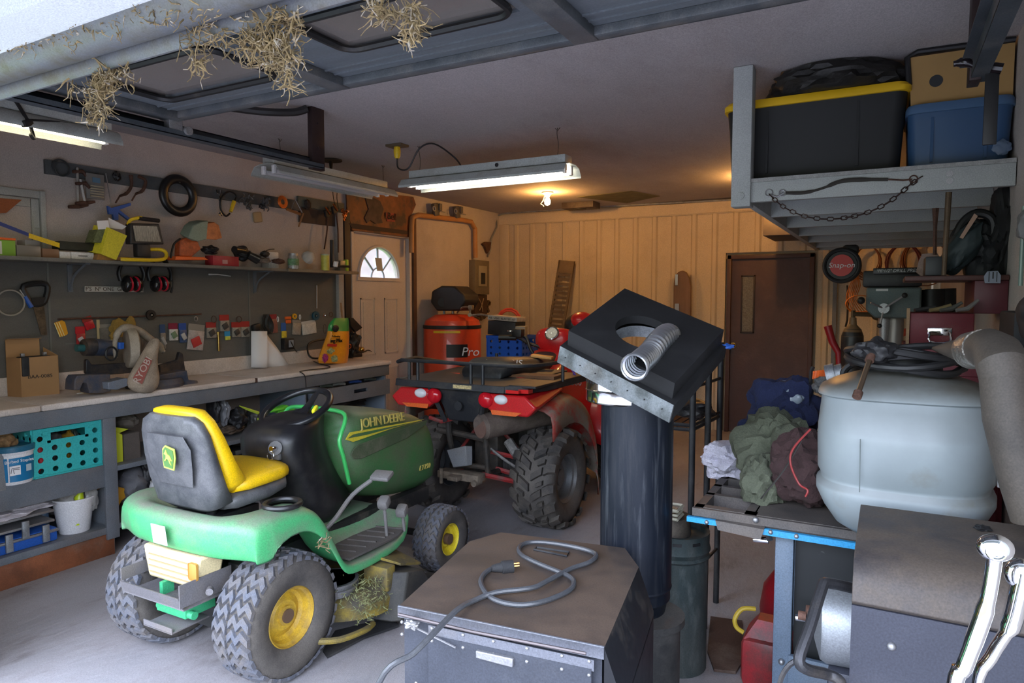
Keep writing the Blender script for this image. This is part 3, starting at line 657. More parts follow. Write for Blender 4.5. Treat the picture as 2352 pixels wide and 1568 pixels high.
# white sign strip
t = thing('sign_strip', 'narrow white wooden strip with faded writing, partly behind the ear muffs', 'sign', W(260, 671))
a, b = card((193, 657, 328, 671), .003, .01); build(MB().bx(a, b, .002), 'strip', mat('dusty_white_strip', (.48, .45, .4), .7), t)
letters("F'S  Nº ONE  Gnome  Hut", .036, plane_m(((b.x + .001), (a.y + b.y) / 2, (a.z + b.z) / 2), (0, 1, 0), (0, 0, 1)), mat('brown_ink', (.08, .05, .03), .8), t)
single(MB().tube([W(480, 630, .012), W(500, 630, .012), W(530, 634, .012)], [.007, .005, .003], 6), 'knife', white, 'pale thin knife lying on a nail below the shelf', 'knife')
# earmuffs
def muffs(cx, label):
    c = W(cx, 645, .06); t = thing('ear_muffs', label, 'ear muffs', V((c.x, c.y, c.z - .07)), 0, 'two pairs of ear muffs under the shelf')
    w_ = .075
    build(MB().tube([c + V((0, -w_ * 1.0, .0)), c + V((0, -w_ * 1.12, .06)), c + V((0, -w_ * .6, .13)), c + V((0, 0, .15)), c + V((0, w_ * .7, .13)), c + V((0, w_ * 1.2, .06)), c + V((0, w_ * 1.1, .0))], .01, 8, k=5, flat=1.6), 'headband', dark, t)
    build(MB().cyl(c + V((0, 0, .15)), V((c.x, c.y, SZ - .022)), .003, n=6), 'hook', steel, t)
    for s in (-1, 1):
        k = c + V((.01, s * .036, -.02))
        e = build(MB().sph(k, (.045, .033, .058), 18, (.15 * s, 0, 0)), 'ear_cup', mat('glossy_black', (.012, .012, .013), .2), t)
        build(MB().torus(k + V((0, -s * .012, 0)), (0, 1, .1), .047, .007, 24, 6), 'ring', mat('muff_red', (.45, .01, .03), .35), e)
muffs(301, 'left pair of black and red ear muffs hanging under the shelf')
muffs(366, 'right pair of black and red ear muffs hanging under the shelf')
single(MB().tube([W(380, 592, .2), W(392, 618, .19), W(397, 650, .18), W(393, 672, .18)], [.005, .004, .004, .009], 6, k=4), 'antenna_cord', cable, 'thin black cord dangling from the shelf beside the right ear muffs', 'cord')
# hand saw and clear hose loop
t = thing('hand_saw', 'old rusty hand saw with a black D handle hung on the gray wall', 'saw', W(95, 770))
P = [W(*q, .02) for q in ((73, 694), (99, 690), (108, 768), (101, 770), (94, 768))]
build(MB().prism(P, (.002, 0, 0)), 'blade', mat('rusty_blade', (.11, .08, .05), .6, metal=.4, var=.6, vs=30), t)
o_ = [W(*q, .014) for q in ((54, 657), (106, 653), (104, 688), (92, 699), (74, 699), (64, 686))]
mb = MB().tube(o_, .017, 8, True, k=4); mb.prism([W(*q, .012) for q in ((68, 684), (102, 682), (94, 702), (74, 702))], (.018, 0, 0)); build(mb, 'handle', dark, t)
t = thing('hose_loop', 'loop of clear hose with a blue fitting at the left end of the wall', 'hose', W(25, 728))
c = W(24, 695, .02); build(MB().torus(c, (1, 0, 0), .075, .005, 36, 6).tube([W(45, 665, .02), W(60, 685, .02)], .005, 6), 'hose', mat('milky_hose', (.35, .32, .28), .3), t)
build(MB().cyl(W(57, 680, .02), W(72, 705, .02), .011, .014, 10), 'fitting', blue, t)
# ---------------------------------------------------------------- tools on the hanging board (board face x = XL+.02)
def B(px, py, o=.04): return at(px, py, X=XL + o)
single(MB().torus(B(140, 385), (1, 0, .1), .05, .006, 28, 6).torus(B(143, 388, .05), (1, .1, 0), .043, .004, 28, 6), 'wire_coil', mat('dark_wire', (.04, .045, .05), .5), 'dark wire coil at the left end of the long hanging board', 'coil')
def barclamp(pts, label):
    a, b = B(*pts[0]), B(*pts[1]); t = thing('bar_clamp', label, 'clamp', b)
    build(MB().tube([a, b], .009, 4), 'bar', steel, t); peg(t, a)
    build(MB().tube([b + V((.0, -.06, -.01)), b, b + V((0, .06, .015))], [.01, .014, .008], 8), 'fixed_jaw', rust, t)
    build(MB().tube([a + V((0, -.03, -.03)), a + V((0, .03, -.02)), a + V((.01, .05, -.05))], [.01, .014, .008], 8), 'sliding_jaw', rust, t)
barclamp(((178, 385), (180, 474)), 'leftmost long bar clamp hanging from the board')
barclamp(((185, 412, .07), (196, 466, .07)), 'shorter bar clamp hanging next to the clear organizer')
t = thing('screw_organizer', 'clear plastic screw organizer hanging from the long board', 'organizer', B(217, 460))
a, b = B(195, 396, .045), B(239, 460, .045); build(MB().bx((a.x, a.y, b.z), (a.x + .012, b.y, a.z), .003), 'case', mat('smoky_clear', (.2, .19, .18), .3), t)
m_ = MB(); h = (a.z - b.z)
for i in range(5): m_.bx((a.x + .012, a.y + .02, b.z + h * (.08 + .1 * i)), (a.x + .02, b.y - .01, b.z + h * (.13 + .1 * i)), .001)
build(m_, 'contents', mat('cream_sticks', (.4, .35, .25), .6), t)
build(MB().bx((a.x + .012, (a.y + b.y) / 2 - .02, b.z + h * .65), (a.x + .014, (a.y + b.y) / 2 + .03, b.z + h * .85)), 'label_sticker', cm_((.1, .2, .3)), t)
t = thing('caulking_gun', 'blue caulking gun hanging by its rod above the yellow box', 'tool', B(262, 507))
build(MB().cyl(B(243, 398, .05), B(256, 472, .06), .004, n=6), 'plunger_rod', steel, t)
mb = MB().prism([B(*q, .05) for q in ((244, 473), (252, 478), (296, 466), (297, 472), (270, 482), (297, 503), (294, 508), (268, 488), (268, 506), (258, 505), (256, 493), (247, 492))], (.02, 0, 0)); build(mb, 'frame', blue, t, sharp=30)
def cclamp(px, label, m, s=1):
    t = thing('c_clamp', label, 'clamp', B(px[2][0], px[2][1]))
    build(MB().tube([B(*q, .06) for q in px], [.012, .01, .011, .008], 8, k=4), 'frame', m, t)
    e = B(*px[-1], .06); build(MB().tube([e, e + V((0, -.03 * s, -.05))], .005, 6), 'screw', rust, t)
cclamp(((300, 402), (302, 425), (292, 443), (275, 450)), 'larger rusty C-clamp hanging left of the black ring', rust)
cclamp(((318, 405), (334, 415), (328, 437), (312, 445)), 'smaller rusty C-clamp hanging next to the black ring', rust)
single(MB().blob(B(268, 405, .06), (.02, .025, .03), 2), 'caster_wheel', dark, 'little dark caster hung on the board above the caulking gun', 'caster')
c = B(410, 449, .055)
t = thing('rubber_ring', 'large black rubber ring like a small tyre hung on the long board', 'tyre', c - V((0, 0, .14)))
build(MB().torus(c, (1, 0, 0), .118, .034, 40, 12, flat=.7), 'ring', mat('ring_rubber', (.01, .01, .011), .35), t)
build(MB().cyl((XL + .019, c.y + .01, c.z + .1), c + V((.03, -.005, .09)), .004, n=6), 'valve', chrome, t)
t = thing('combination_wrench', 'shiny combination wrench hanging right of the black rubber ring', 'wrench', B(507, 495))
a, b = B(503, 445, .03), B(506, 492, .03); build(MB().tube([a, b], .006, 6, flat=1.4), 'shaft', chrome, t)
build(MB().torus(b, (1, 0, 0), .011, .005, 14, 6), 'ring_end', chrome, t); build(MB().tube([a + V((0, -.018, .03)), a + V((0, -.014, .005)), a, a + V((0, .014, .005)), a + V((0, .018, .03))], .006, 6), 'open_end', chrome, t)
t = thing('grease_hose', 'black hose loop with a yellow end hung on the long board', 'hose', B(528, 497))
build(MB().tube([B(533, 472, .05), B(543, 450, .05), B(526, 440, .05), B(508, 455, .05), B(507, 480, .05), B(518, 496, .05), B(528, 490, .05)], .007, 6, k=5), 'hose', cable, t)
build(MB().cyl(B(538, 462, .055), B(530, 486, .055), .016, .013, 10), 'coupler', yellow, t)
R = random.Random(3)
def tangle(c, r, n, m, label, name, cat, rr=.003, seed=1):
    R = random.Random(seed); mb = MB()
    for i in range(n):
        p0 = c + V((R.uniform(-.01, .02), R.uniform(-1, 1) * r[0], R.uniform(-1, 1) * r[1])); q = [p0]
        for k in range(3): q.append(q[-1] + V((R.uniform(-.01, .012), R.uniform(-1, 1) * r[0] * .6, R.uniform(-1, 1) * r[1] * .6)))
        mb.tube(q, rr * R.uniform(.7, 1.5), 5, k=3)
    return single(mb, name, m, label, cat)
tangle(B(567, 462, .06), (.035, .04), 40, mat('dull_keys', (.13, .13, .13), .4, metal=.5), 'dense bunch of dull metal keys and chain hanging on the board', 'key_bunch', 'keys', .004, 3)
tangle(B(608, 468, .06), (.028, .03), 30, mat('gray_cord', (.1, .1, .11), .7), 'gray tangle of cord hanging left of the copper coil', 'cord_tangle', 'cord', .005, 5)
tangle(B(600, 472, .05), (.02, .02), 14, dark, 'dark little tangle behind the gray cord', 'cord_tangle', 'cord', .004, 6)
a, b = B(580, 486, .01), B(603, 512, .01); single(MB().box((a + b) / 2, (.012, abs(b.y - a.y) * .85, abs(a.z - b.z)), (.15, 0, 0), .012), 'tag', mat('tan_tag', (.42, .3, .16), .7), 'tan tag hanging below the bunch of keys', 'tag')
copper = mat('copper', (.55, .2, .07), .3, metal=.9)
c = B(647, 464, .06); mb = MB()
for r_ in (.05, .042, .034, .026): mb.torus(c + V((.012, 0, 0)), (1, 0, .05), r_, .0045, 28, 6)
single(mb, 'copper_coil', copper, 'round coil of copper wire hanging on the board', 'coil')
t = thing('framing_square', 'small wooden-handled square hanging right of the copper coil', 'square', B(680, 520)); peg(t, B(678, 460, .05))
build(MB().tube([B(668, 482, .05), B(678, 458, .05), B(694, 488, .05)], .005, 4), 'blade', steel, t)
build(MB().tube([B(658, 480, .06), B(690, 492, .06)], .012, 4).tube([B(697, 490, .07), B(686, 520, .07)], .009, 4), 'wooden_arm', mat('orange_wood', (.3, .14, .05), .7), t)
single(MB().blob(B(706, 470, .035), (.02, .035, .04), 7), 'leather_pouch', mat('dark_leather', (.03, .022, .018), .8), 'dark crumpled pouch hanging where the two boards meet', 'pouch')
for i, (x0, y0, x1, y1, l) in enumerate(((752, 478, 745, 572, 'long dark hanging lever clamp left of its twin'), (769, 470, 777, 580, 'long dark lever clamp hanging beside the gray-green board end'))):
    t = thing('lever_clamp', l, 'clamp', B(x1, y1, .08))
    build(MB().tube([B(x0, y0, .06), B((x0 + x1) / 2 + 3, (y0 + y1) / 2, .08), B(x1, y1, .08)], .007, 6, k=4), 'bar', rust, t)
    peg(t, B(x0, y0 + 8, .07))
    build(MB().box(B(x0 - 2, y0 + 12, .08), (.03, .05, .07), (.3, 0, 0), .01), 'head', dark, t)
    build(MB().cyl(B(x0 - 4, y0 - 2, .1), B(x0 + 6, y0 + 14, .1), .007, n=6), 'copper_trigger', copper, t)
single(MB().tube([B(764, 432, .07), B(766, 455, .06), B(772, 480, .06)], .004, 5, k=3).tube([B(775, 434, .07), B(774, 456, .06), B(778, 480, .06)], .004, 5, k=3), 'bent_rods', wirem, 'pair of thin bent rods sticking up above the gray-green board', 'rod')
tangle(B(790, 492, .04), (.03, .04), 16, copper, 'cluster of coppery clamps at the right end of the gray-green board', 'clamp_cluster', 'clamps', .006, 12)
# ---------------------------------------------------------------- things on the wall shelf (top at SZ)
def S(px, py, o=0.): return at(px, py, X=-4.44 + o)
def sbox(rect, m, d=.08, o=0., bev=.003, lift=False):   # box standing on the shelf: photo rectangle of its front face
    a, b = S(rect[0], rect[1], o), S(rect[2], rect[3], o); z0 = SZ if lift is False else b.z
    return (V((a.x - d, a.y, z0)), V((a.x, b.y, max(a.z, z0 + .012))))
def shelf_box(rect, m, label, name='box', cat='box', d=.09, o=.06, lift=False, strip=None):
    p, q = sbox(rect, m, d, o, lift=lift); 
    if not strip: return single(MB().bx(p, q, .003), name, m, label, cat)
    t = thing(name, label, cat, V(((p.x + q.x) / 2, (p.y + q.y) / 2, p.z)))
    build(MB().bx(p, q, .003), 'carton', m, t)
    w_, h = (q.y - p.y), (q.z - p.z)
    build(MB().bx((q.x, p.y + w_ * strip[0], p.z + h * strip[1]), (q.x + .0015, p.y + w_ * strip[2], p.z + h * strip[3])), 'printed_panel', cm_(strip[4]), t)
    return t
shelf_box((-30, 548, 37, 588), mat('lime_box', (.2, .4, .05), .5), 'lime-green box with a white barcode panel at the left end of the shelf', strip=(.2, .1, .5, .9, (.6, .6, .58)))
single(MB().bx(*sbox((-30, 545, 36, 552), None, .09, .065, lift=1)), 'orange_tray', orange, 'orange lid lying on the lime-green box', 'lid')
shelf_box((38, 562, 95, 590), mat('hazy_box', (.2, .18, .16), .3), 'hazy clear plastic box holding small parts, next to the lime-green box', 'parts_box')
shelf_box((57, 550, 92, 568), mat('hazy_box_light', (.36, .34, .32), .3), 'smaller hazy box stacked on the clear parts box', 'parts_box', o=.03, lift=1)
shelf_box((97, 570, 136, 590), mat('amber_box', (.22, .12, .07), .35), 'low amber-topped clear case left of the long black strip', 'parts_box')
t = thing('spirit_level', 'blue and yellow spirit level leaning along the left end of the shelf', 'level', S(135, 570))
build(MB().hexa([S(-40, 503, .05), S(66, 543, .05), S(66, 543, .08), S(-40, 503, .08), S(-40, 493, .05), S(66, 535, .05), S(66, 535, .08), S(-40, 493, .08)]), 'blue_half', mat('level_blue', (.03, .05, .2), .5), t)
build(MB().hexa([S(66, 546, .05), S(137, 569, .05), S(137, 569, .08), S(66, 546, .08), S(66, 535, .05), S(137, 558, .05), S(137, 558, .08), S(66, 535, .08)]), 'yellow_half', yellow, t)
shelf_box((137, 577, 163, 592), white, 'small white carton under the left end of the black strip', 'carton')
shelf_box((164, 578, 216, 593), white, 'long low white carton with a printed line, under the black strip', 'carton', strip=(.3, .4, .7, .6, (.25, .25, .25)))
shelf_box((137, 553, 220, 577), mat('moldy_black', (.025, .025, .015), .6, var=.5, vs=30), 'long black strip of rough plastic resting on two white cartons', 'black_tray', 'tray', lift=1)
# yellow tilted carton
ylw = mat('yellow_carton', (.62, .55, .03), .55, var=.1, vs=60)
t = thing('yellow_carton', 'open yellow carton with white flaps tilted on the shelf beside the work light', 'box', S(255, 597))
A = [S(*q, .12) for q in ((250, 523), (292, 541), (267, 597), (232, 583))]; dd = V((-.1, -.035, .02))
build(MB().prism(A, dd), 'carton', ylw, t)
build(MB().prism([S(*q, .1) for q in ((224, 527), (250, 525), (240, 558), (214, 556))], (-.09, 0, 0)), 'vented_side', mat('carton_mesh', (.12, .14, .06), .6, var=.4, vs=60), t)
build(MB().prism([S(*q, .1) for q in ((222, 507), (248, 506), (251, 525), (225, 527))], (.003, 0, 0)).prism([S(*q, .06) for q in ((249, 500), (290, 520), (280, 527), (250, 523))], (.003, 0, 0)), 'flap', paper, t)
# halogen work light
t = thing('work_light', 'black halogen work light with a yellow tube stand and handle on the shelf', 'work light', S(335, 597))
A = [S(*q, .1) for q in ((300, 512), (366, 514), (377, 561), (300, 560))]
build(MB().prism(A, (-.06, 0, 0)), 'housing', dark, t, bev=.006)
A = [S(*q, .102) for q in ((305, 518), (360, 520), (369, 555), (311, 554))]
build(MB().prism(A, (.004, 0, 0)), 'lens', mat('ribbed_glass', (.24, .22, .18), .2, var=.5, vs=50, stretch=(1, 6, .6)), t)
build(MB().tube([S(294, 515, .06), S(300, 505, .08), S(318, 500, .1), S(325, 500, .1)], .011, 8, k=3), 'handle_bend', yellow, t)
build(MB().cyl(S(318, 501, .1), S(365, 507, .1), .014, n=10), 'grip', dark, t)
build(MB().tube([S(277, 595, .12), S(300, 596, .14), S(360, 597, .14), S(380, 592, .12), S(381, 580, .1), S(368, 573, .08), S(335, 573, .06)], .012, 8, k=4), 'tube_base', yellow, t)
build(MB().bx(S(306, 590, .04), S(346, 562, .09), .004), 'junction_box', dark, t)
single(MB().prism([S(*q, .1) for q in ((226, 583), (255, 590), (296, 590), (310, 597), (220, 598))], (-.06, 0, 0)), 'amber_tool', mat('amber_brown', (.25, .12, .03), .5, var=.4), 'amber-brown plastic tool lying under the yellow carton', 'tool')
# orange desk-lamp-like power tool
t = thing('orange_grinder', 'orange bench sharpener with a dusty gray-green motor head on the shelf', 'power tool', S(432, 597))
mb = MB(); mb.prism([S(*q, .12) for q in ((405, 588), (470, 590), (480, 597), (403, 597))], (-.12, 0, 0)); build(mb, 'base', orange, t, bev=.006)
build(MB().prism([S(*q, .08) for q in ((414, 552), (430, 545), (455, 555), (462, 572), (440, 590), (412, 588))], (-.06, 0, 0)), 'stand', mat('dark_orange', (.4, .08, .02), .5, var=.4, vs=30), t, bev=.006)
mb = MB().loft([[S(a, b, .03) + V((o_, 0, 0)) for a, b, o_ in s] for s in (((412, 536, 0), (422, 518, 0), (424, 520, .09), (414, 548, .09)), ((430, 552, -.01), (436, 508, -.01), (440, 512, .1), (434, 556, .1)), ((452, 545, -.01), (455, 505, -.01), (458, 508, .1), (456, 550, .1)))]); build(mb, 'motor_head', mat('gray_green_plastic', (.22, .27, .2), .6, dust=.3), t, bev=.006)
mb = MB().loft([[S(a, b, .03) + V((o_, 0, 0)) for a, b, o_ in s] for s in (((448, 545, -.01), (452, 512, -.01), (455, 514, .1), (452, 550, .1)), ((470, 548, -.02), (468, 508, -.02), (470, 512, .11), (474, 552, .11)), ((489, 545, -.02), (482, 516, -.02), (482, 518, .1), (490, 548, .1)))]); build(mb, 'guard', mat('dusty_orange', (.5, .16, .05), .6, var=.3, vs=25), t, bev=.006)
build(MB().tube([S(414, 548, .1), S(400, 560, .12), S(394, 580, .13), S(392, 592, .14)], .007, 6, k=4), 'cord', cable, t)
def lump(c, r, seed, m, name, label, cat, amt=.4, **k): return single(MB().blob(c, r, seed, amt, **k), name, m, label, cat)
lump(S(482, 574, .04), (.05, .055, .03), 4, dark, 'black_glove', 'black glove lying between the orange sharpener and the red box', 'glove')
shelf_box((489, 586, 549, 607), mat('red_carton', (.32, .02, .03), .5, var=.15), 'long red carton with white writing on the shelf', 'carton', strip=(.35, .2, .55, .6, (.4, .2, .2)), o=.1)
lump(S(556, 582, .05), (.05, .07, .055), 9, dark, 'black_grinder', 'black angle grinder lying right of the red carton', 'power tool', fr=1.4)
single(MB().cyl(S(538, 573, .1), S(560, 576, .08), .028, .022, 14).cyl(S(570, 585, .12), S(593, 597, .14), .03, .035, 14), 'rotary_tool', mat('black_tool', (.015, .015, .016), .35), 'black round-ended power tool lying on the shelf right of the red carton', 'power tool')
lump(S(604, 598, .08), (.05, .06, .02), 11, mat('rag_gray', (.22, .17, .13), .8, var=.5, vs=40), 'crumpled_bag', 'crumpled clear bag of hardware on the shelf left of the glass jar', 'bag')
t = thing('safety_glasses', 'dark safety glasses standing on the shelf left of the glass jar', 'glasses', S(610, 598))
build(MB().blob(S(608, 583, .05), (.03, .035, .025), 5, .3), 'lens', dark, t); build(MB().tube([S(608, 578, .05), S(618, 573, .05), S(630, 572, .05)], .004, 5, k=3), 'temple', dark, t)
shelf_box((618, 578, 640, 590), white, 'little white box behind the safety glasses', 'carton', o=-.04)
lump(S(640, 600, .1), (.03, .06, .02), 15, rust, 'metal_scraps', 'dark pile of metal scraps on the shelf beside the glass jar', 'scraps')
c = S(674, 612, .1); c.z = SZ
t = thing('glass_jar', 'glass jar with a green label and steel lid on the shelf', 'jar', c)
build(MB().lathe([(.001, 0), (.042, 0), (.045, .01), (.045, .085), (.034, .105), (.034, .115)], c, (0, 0, 1), 24), 'jar_body', mat('jar_glass', (.33, .33, .3), .15, var=.5, vs=40), t)
build(MB().lathe([(.0455, .03), (.0458, .085)], c, (0, 0, 1), 24), 'label_band', mat('green_label', (.12, .25, .12), .5, var=.5, vs=30), t)
build(MB().cyl(c + V((0, 0, .112)), c + V((0, 0, .13)), .038, n=24), 'lid', steel, t)
single(MB().lathe([(.05, 0), (.055, .03), (.045, .06), (.02, .08), (.001, .085)], S(709, 596, .06) + V((0, -.03, 0)), (.5, .1, .4), 20, flute=lambda i, n, r, h: .06 * (i % 2)), 'dust_mask', mat('mask_white', (.5, .46, .4), .8), 'white ribbed dust mask on the shelf right of the jar', 'dust mask')
c = S(747, 617, .11); c.z = SZ
t = thing('yellow_tub', 'tall yellow-green cylindrical tub on the shelf', 'tub', c)
build(MB().lathe([(.001, 0), (.036, 0), (.036, .13), (.001, .13)], c, (0, 0, 1), 20), 'tub_body', mat('tub_yellow', (.5, .48, .08), .4, var=.2, vs=20), t)
build(MB().cyl(c + V((0, 0, .13)), c + V((0, 0, .142)), .038, n=20), 'lid', mat('tub_lid', (.4, .45, .3), .5), t)
single(MB().cyl(S(762, 614, .06), S(762, 551, .06), .016, n=12), 'black_tube', dark, 'tall black tube standing behind the yellow tub', 'tube')
single(MB().cyl(S(770, 612, .12), S(770, 600, .12) + V((.01, 0, 0)), .022, n=14), 'tape_roll', white, 'white roll end lying at the foot of the yellow tub', 'tape')
c = S(787, 612, .08)
t = thing('steel_flask', 'steel and dark green container near the right end of the shelf', 'container', V((c.x, c.y, SZ)))
build(MB().bx((c.x - .04, c.y - .04, SZ), (c.x + .01, c.y + .03, SZ + .1), .006), 'canister', mat('dull_silver', (.2, .19, .16), .35, metal=.5), t)
build(MB().bx((c.x - .03, c.y + .035, SZ), (c.x + .02, c.y + .06, SZ + .11), .006), 'lime_spray', mat('lime', (.4, .55, .04), .4), t)
single(MB().tube([S(803, 612, .1), S(770, 611, .1)], [.012, .01], 6), 'black_rod', dark, 'short black rod lying at the right end of the shelf', 'rod')
# ---------------------------------------------------------------- on the worktop (top at BZ)
def T(px, py): return at(px, py, Z=BZ)
# organizer at the left edge
c = at(-10, 905, Z=BZ)
t = thing('parts_organizer', 'black-framed parts organizer with clear drawers at the left end of the worktop', 'organizer', c)
build(MB().bx((c.x - .15, c.y - .25, BZ), (c.x - .13, c.y + .045, BZ + .4)).bx((c.x - .15, c.y + .03, BZ), (c.x + .02, c.y + .045, BZ + .4), .006).bx((c.x - .15, c.y - .25, BZ), (c.x + .02, c.y + .045, BZ + .015)).bx((c.x - .15, c.y - .25, BZ + .385), (c.x + .02, c.y + .045, BZ + .4)), 'cabinet', dark, t)
for i in range(6): build(MB().bx((c.x - .12, c.y - .25, BZ + .022 + i * .06), (c.x + .015, c.y + .026, BZ + .072 + i * .06), .004), 'drawer', mat('cloudy_drawer', (.4, .42, .38), .4), t)
for i, z in enumerate((0, .185)):
    c = at(28, 902, Z=BZ) + V((-.16, .03, z)); t = thing('paint_can', ['lower steel can stacked behind the cardboard box', 'upper steel can stacked behind the cardboard box'][i], 'can', c)
    build(MB().lathe([(.001, 0), (.078, 0), (.08, .006), (.078, .012), (.078, .165), (.08, .172), (.07, .178), (.001, .176)], c, (0, 0, 1), 28), 'can_body', mat('can_steel', (.28, .26, .25), .35, metal=.6, var=.3, vs=20), t)
    build(MB().tube([c + V((.05, -.06, .1)), c + V((.095, -.01, .05)), c + V((.06, .06, .1))], .005, 6, k=5), 'bail_handle', white, t)
# cardboard box with the printed code
p0, p1 = T(50, 912), T(137, 904)
t = thing('cardboard_box', 'open brown cardboard box with a printed code, standing on the worktop', 'box', (p0 + p1) / 2)
d1 = (p1 - p0); wv = d1.copy(); dv = V((-.115, -.02, 0)); 
H_ = at(50, 822, X=p0.x).z - BZ
def wall(a, b, h0, h1, th): return MB().hexa([a, b, b + th, a + th, a + V((0, 0, h0)), b + V((0, 0, h1)), b + th + V((0, 0, h1)), a + th + V((0, 0, h0))])
bk0, bk1 = p0 + dv, p1 + dv
build(wall(p0, p1, H_, H_ * 1.02, V((-.004, 0, 0))), 'front_panel', kraft, t)
build(wall(p0, bk0, H_, H_ * 1.0, V((0, .004, 0))), 'left_panel', kraft, t)
build(wall(p1, bk1, H_ * 1.02, H_ * 1.22, V((0, -.004, 0))), 'right_panel', kraft, t)
build(wall(bk0, bk1 - (bk1 - bk0) * .12, H_ * 1.45, H_ * 1.45, V((.004, 0, 0))), 'back_flap', kraft, t)
build(MB().hexa([bk0 + V((.004, 0, H_ * 1.45)), bk1 - (bk1 - bk0) * .12 + V((.004, 0, H_ * 1.45)), bk1 - (bk1 - bk0) * .12 + V((.03, 0, H_ * 1.47)), bk0 + V((.03, 0, H_ * 1.47)), bk0 + V((.004, 0, H_ * 1.47)), bk1 - (bk1 - bk0) * .12 + V((.004, 0, H_ * 1.47)), bk1 - (bk1 - bk0) * .12 + V((.03, 0, H_ * 1.48)), bk0 + V((.03, 0, H_ * 1.48))]), 'tuck_flap', kraft, t)
letters('BAA-0085', .03, plane_m((p0 + d1 * .5 + V((.002, 0, H_ * .5))), d1, (0, 0, 1)), mat('black_ink', (.02, .02, .02), .8), t)
ct = (p0 + p1) / 2 + dv * .4 + V((0, 0, H_ - .02))
t2 = thing('car_battery', 'small black battery inside the open cardboard box', 'battery', ct - V((0, 0, .1)))
build(MB().bx(ct - V((.035, .08, .09)), ct + V((.035, .08, .025)), .006), 'casing', dark, t2)
for s in (-1, 1): build(MB().bx(ct + V((-.01, s * .06 - .01, .025)), ct + V((.01, s * .06 + .01, .045)), .003), 'terminal', steel, t2)
# ---- miter saw
sawb = mat('saw_blue', (.02, .045, .095), .5, metal=.2, var=.3, dust=.6, dcol=(.14, .1, .07), ds=6)
sawd = mat('saw_black', (.02, .02, .024), .5, dust=.45, dcol=(.15, .1, .06), ds=8)
dusty = mat('dusty_tan_metal', (.3, .25, .19), .7, var=.3, vs=12)
t = thing('miter_saw', 'dusty blue and black miter saw on the worktop with its dust bag hanging in front', 'saw', T(300, 880))
XS = -4.2
def Q(px, py, o=0.): return at(px, py, X=XS + o)
build(MB().prism([Q(*q, .1) for q in ((172, 872), (178, 862), (254, 858), (254, 862), (255, 898), (238, 903), (206, 903), (200, 880), (192, 878), (184, 896), (170, 896))], (-.1, 0, 0)), 'base', sawb, t, bev=.006)
build(MB().prism([Q(*q, .1) for q in ((360, 862), (430, 850), (434, 872), (455, 874), (455, 883), (362, 890))], (-.16, 0, 0)), 'base_wing', sawb, t, bev=.006)
ctb = T(290, 880); ctb.x = -4.2
build(MB().lathe([(.001, 0), (.17, 0), (.175, .02), (.16, .055), (.001, .06)], V((-4.2, T(285, 880).y, BZ)), (0, 0, 1), 32), 'turntable', sawb, t)
build(MB().prism([Q(*q, .16) for q in ((248, 878), (290, 868), (320, 876), (270, 895), (250, 894))], (-.1, 0, .0)), 'table_arm', mat('steel_blue_arm', (.15, .18, .23), .5, dust=.3), t, bev=.005)
build(MB().prism([Q(*q, .0) for q in ((198, 828), (202, 824), (212, 838), (300, 832), (306, 842), (306, 856), (206, 864), (198, 856))], (-.03, 0, 0)), 'fence', sawd, t, bev=.003)
build(MB().prism([Q(*q, -.0) for q in ((368, 838), (408, 826), (413, 808), (420, 812), (426, 850), (370, 862))], (-.03, 0, 0)), 'fence', sawd, t, bev=.003)
build(MB().cyl(Q(192, 798), Q(212, 797), .05, .055, 18).cyl(Q(212, 797), Q(262, 800), .05, n=18), 'motor_end', sawd, t)
build(MB().cyl(Q(215, 797, .0), Q(262, 799, .0), .052, n=18), 'motor', sawb, t)
build(MB().cyl(Q(175, 799, 0), Q(192, 799, 0), .022, n=12), 'motor_cap', mat('teal_dark', (.02, .09, .09), .5), t)
build(MB().prism([Q(*q, .02) for q in ((214, 786), (256, 784), (262, 792), (262, 780), (214, 780))], (-.03, 0, 0)), 'cover', dusty, t)
c = Q(290, 800, .04)
build(MB().lathe([(.001, .0), (.12, .0), (.125, .01), (.125, .05), (.11, .06), (.001, .06)], c, (.35, .93, 0), 32), 'blade_guard', dusty, t)
build(MB().prism([Q(*q, .08) for q in ((275, 786), (286, 786), (286, 801), (275, 802))], (-.05, 0, 0)), 'trigger_block', blue, t, bev=.004)
build(MB().tube([Q(266, 822, .05), Q(264, 790, .05), Q(272, 762, .05), Q(292, 752, .05), Q(320, 760, .04), Q(340, 775, .03), Q(362, 792, .02), Q(372, 806, .02)], [.012, .014, .02, .024, .024, .024, .026, .02], 12, k=5), 'carry_handle', dusty, t)
build(MB().tube([Q(310, 775, .02), Q(318, 790, .02), Q(314, 815, .02), Q(305, 850, 0)], [.03, .028, .025, .02], 12, k=4), 'pivot_arm', mat('pivot_gray', (.1, .09, .08), .5, metal=.4, dust=.4), t)
build(MB().torus(Q(256, 812, .08), (1, .2, 0), .04, .006, 24, 6), 'power_cord', cable, t)
build(MB().cyl(Q(365, 800, .02), Q(376, 808, .02), .014, n=10), 'knob', steel, t)
bagm = mat('dusty_canvas', (.33, .26, .19), .9, var=.2, vs=9, dust=.4, dcol=(.16, .12, .09), ds=7, bump=.4, bs=70)
mb = MB(); S_ = [((352, 772), (368, 778), .03), ((340, 790), (362, 800), .04), ((322, 820), (358, 828), .05), ((306, 848), (362, 850), .06), ((292, 872), (366, 868), .065), ((292, 890), (362, 888), .06), ((312, 903), (348, 905), .035)]
secs = []
for (a, b, th) in S_:
    p, q = Q(*a, .2), Q(*b, .2); m_ = (p + q) / 2; hw = (q - p) / 2
    secs.append([m_ + hw * cos(2 * pi * i / 16) + V((sin(2 * pi * i / 16) * th, 0, 0)) for i in range(16)])
bag = build(mb.loft(secs), 'dust_bag', bagm, t, sub=1)
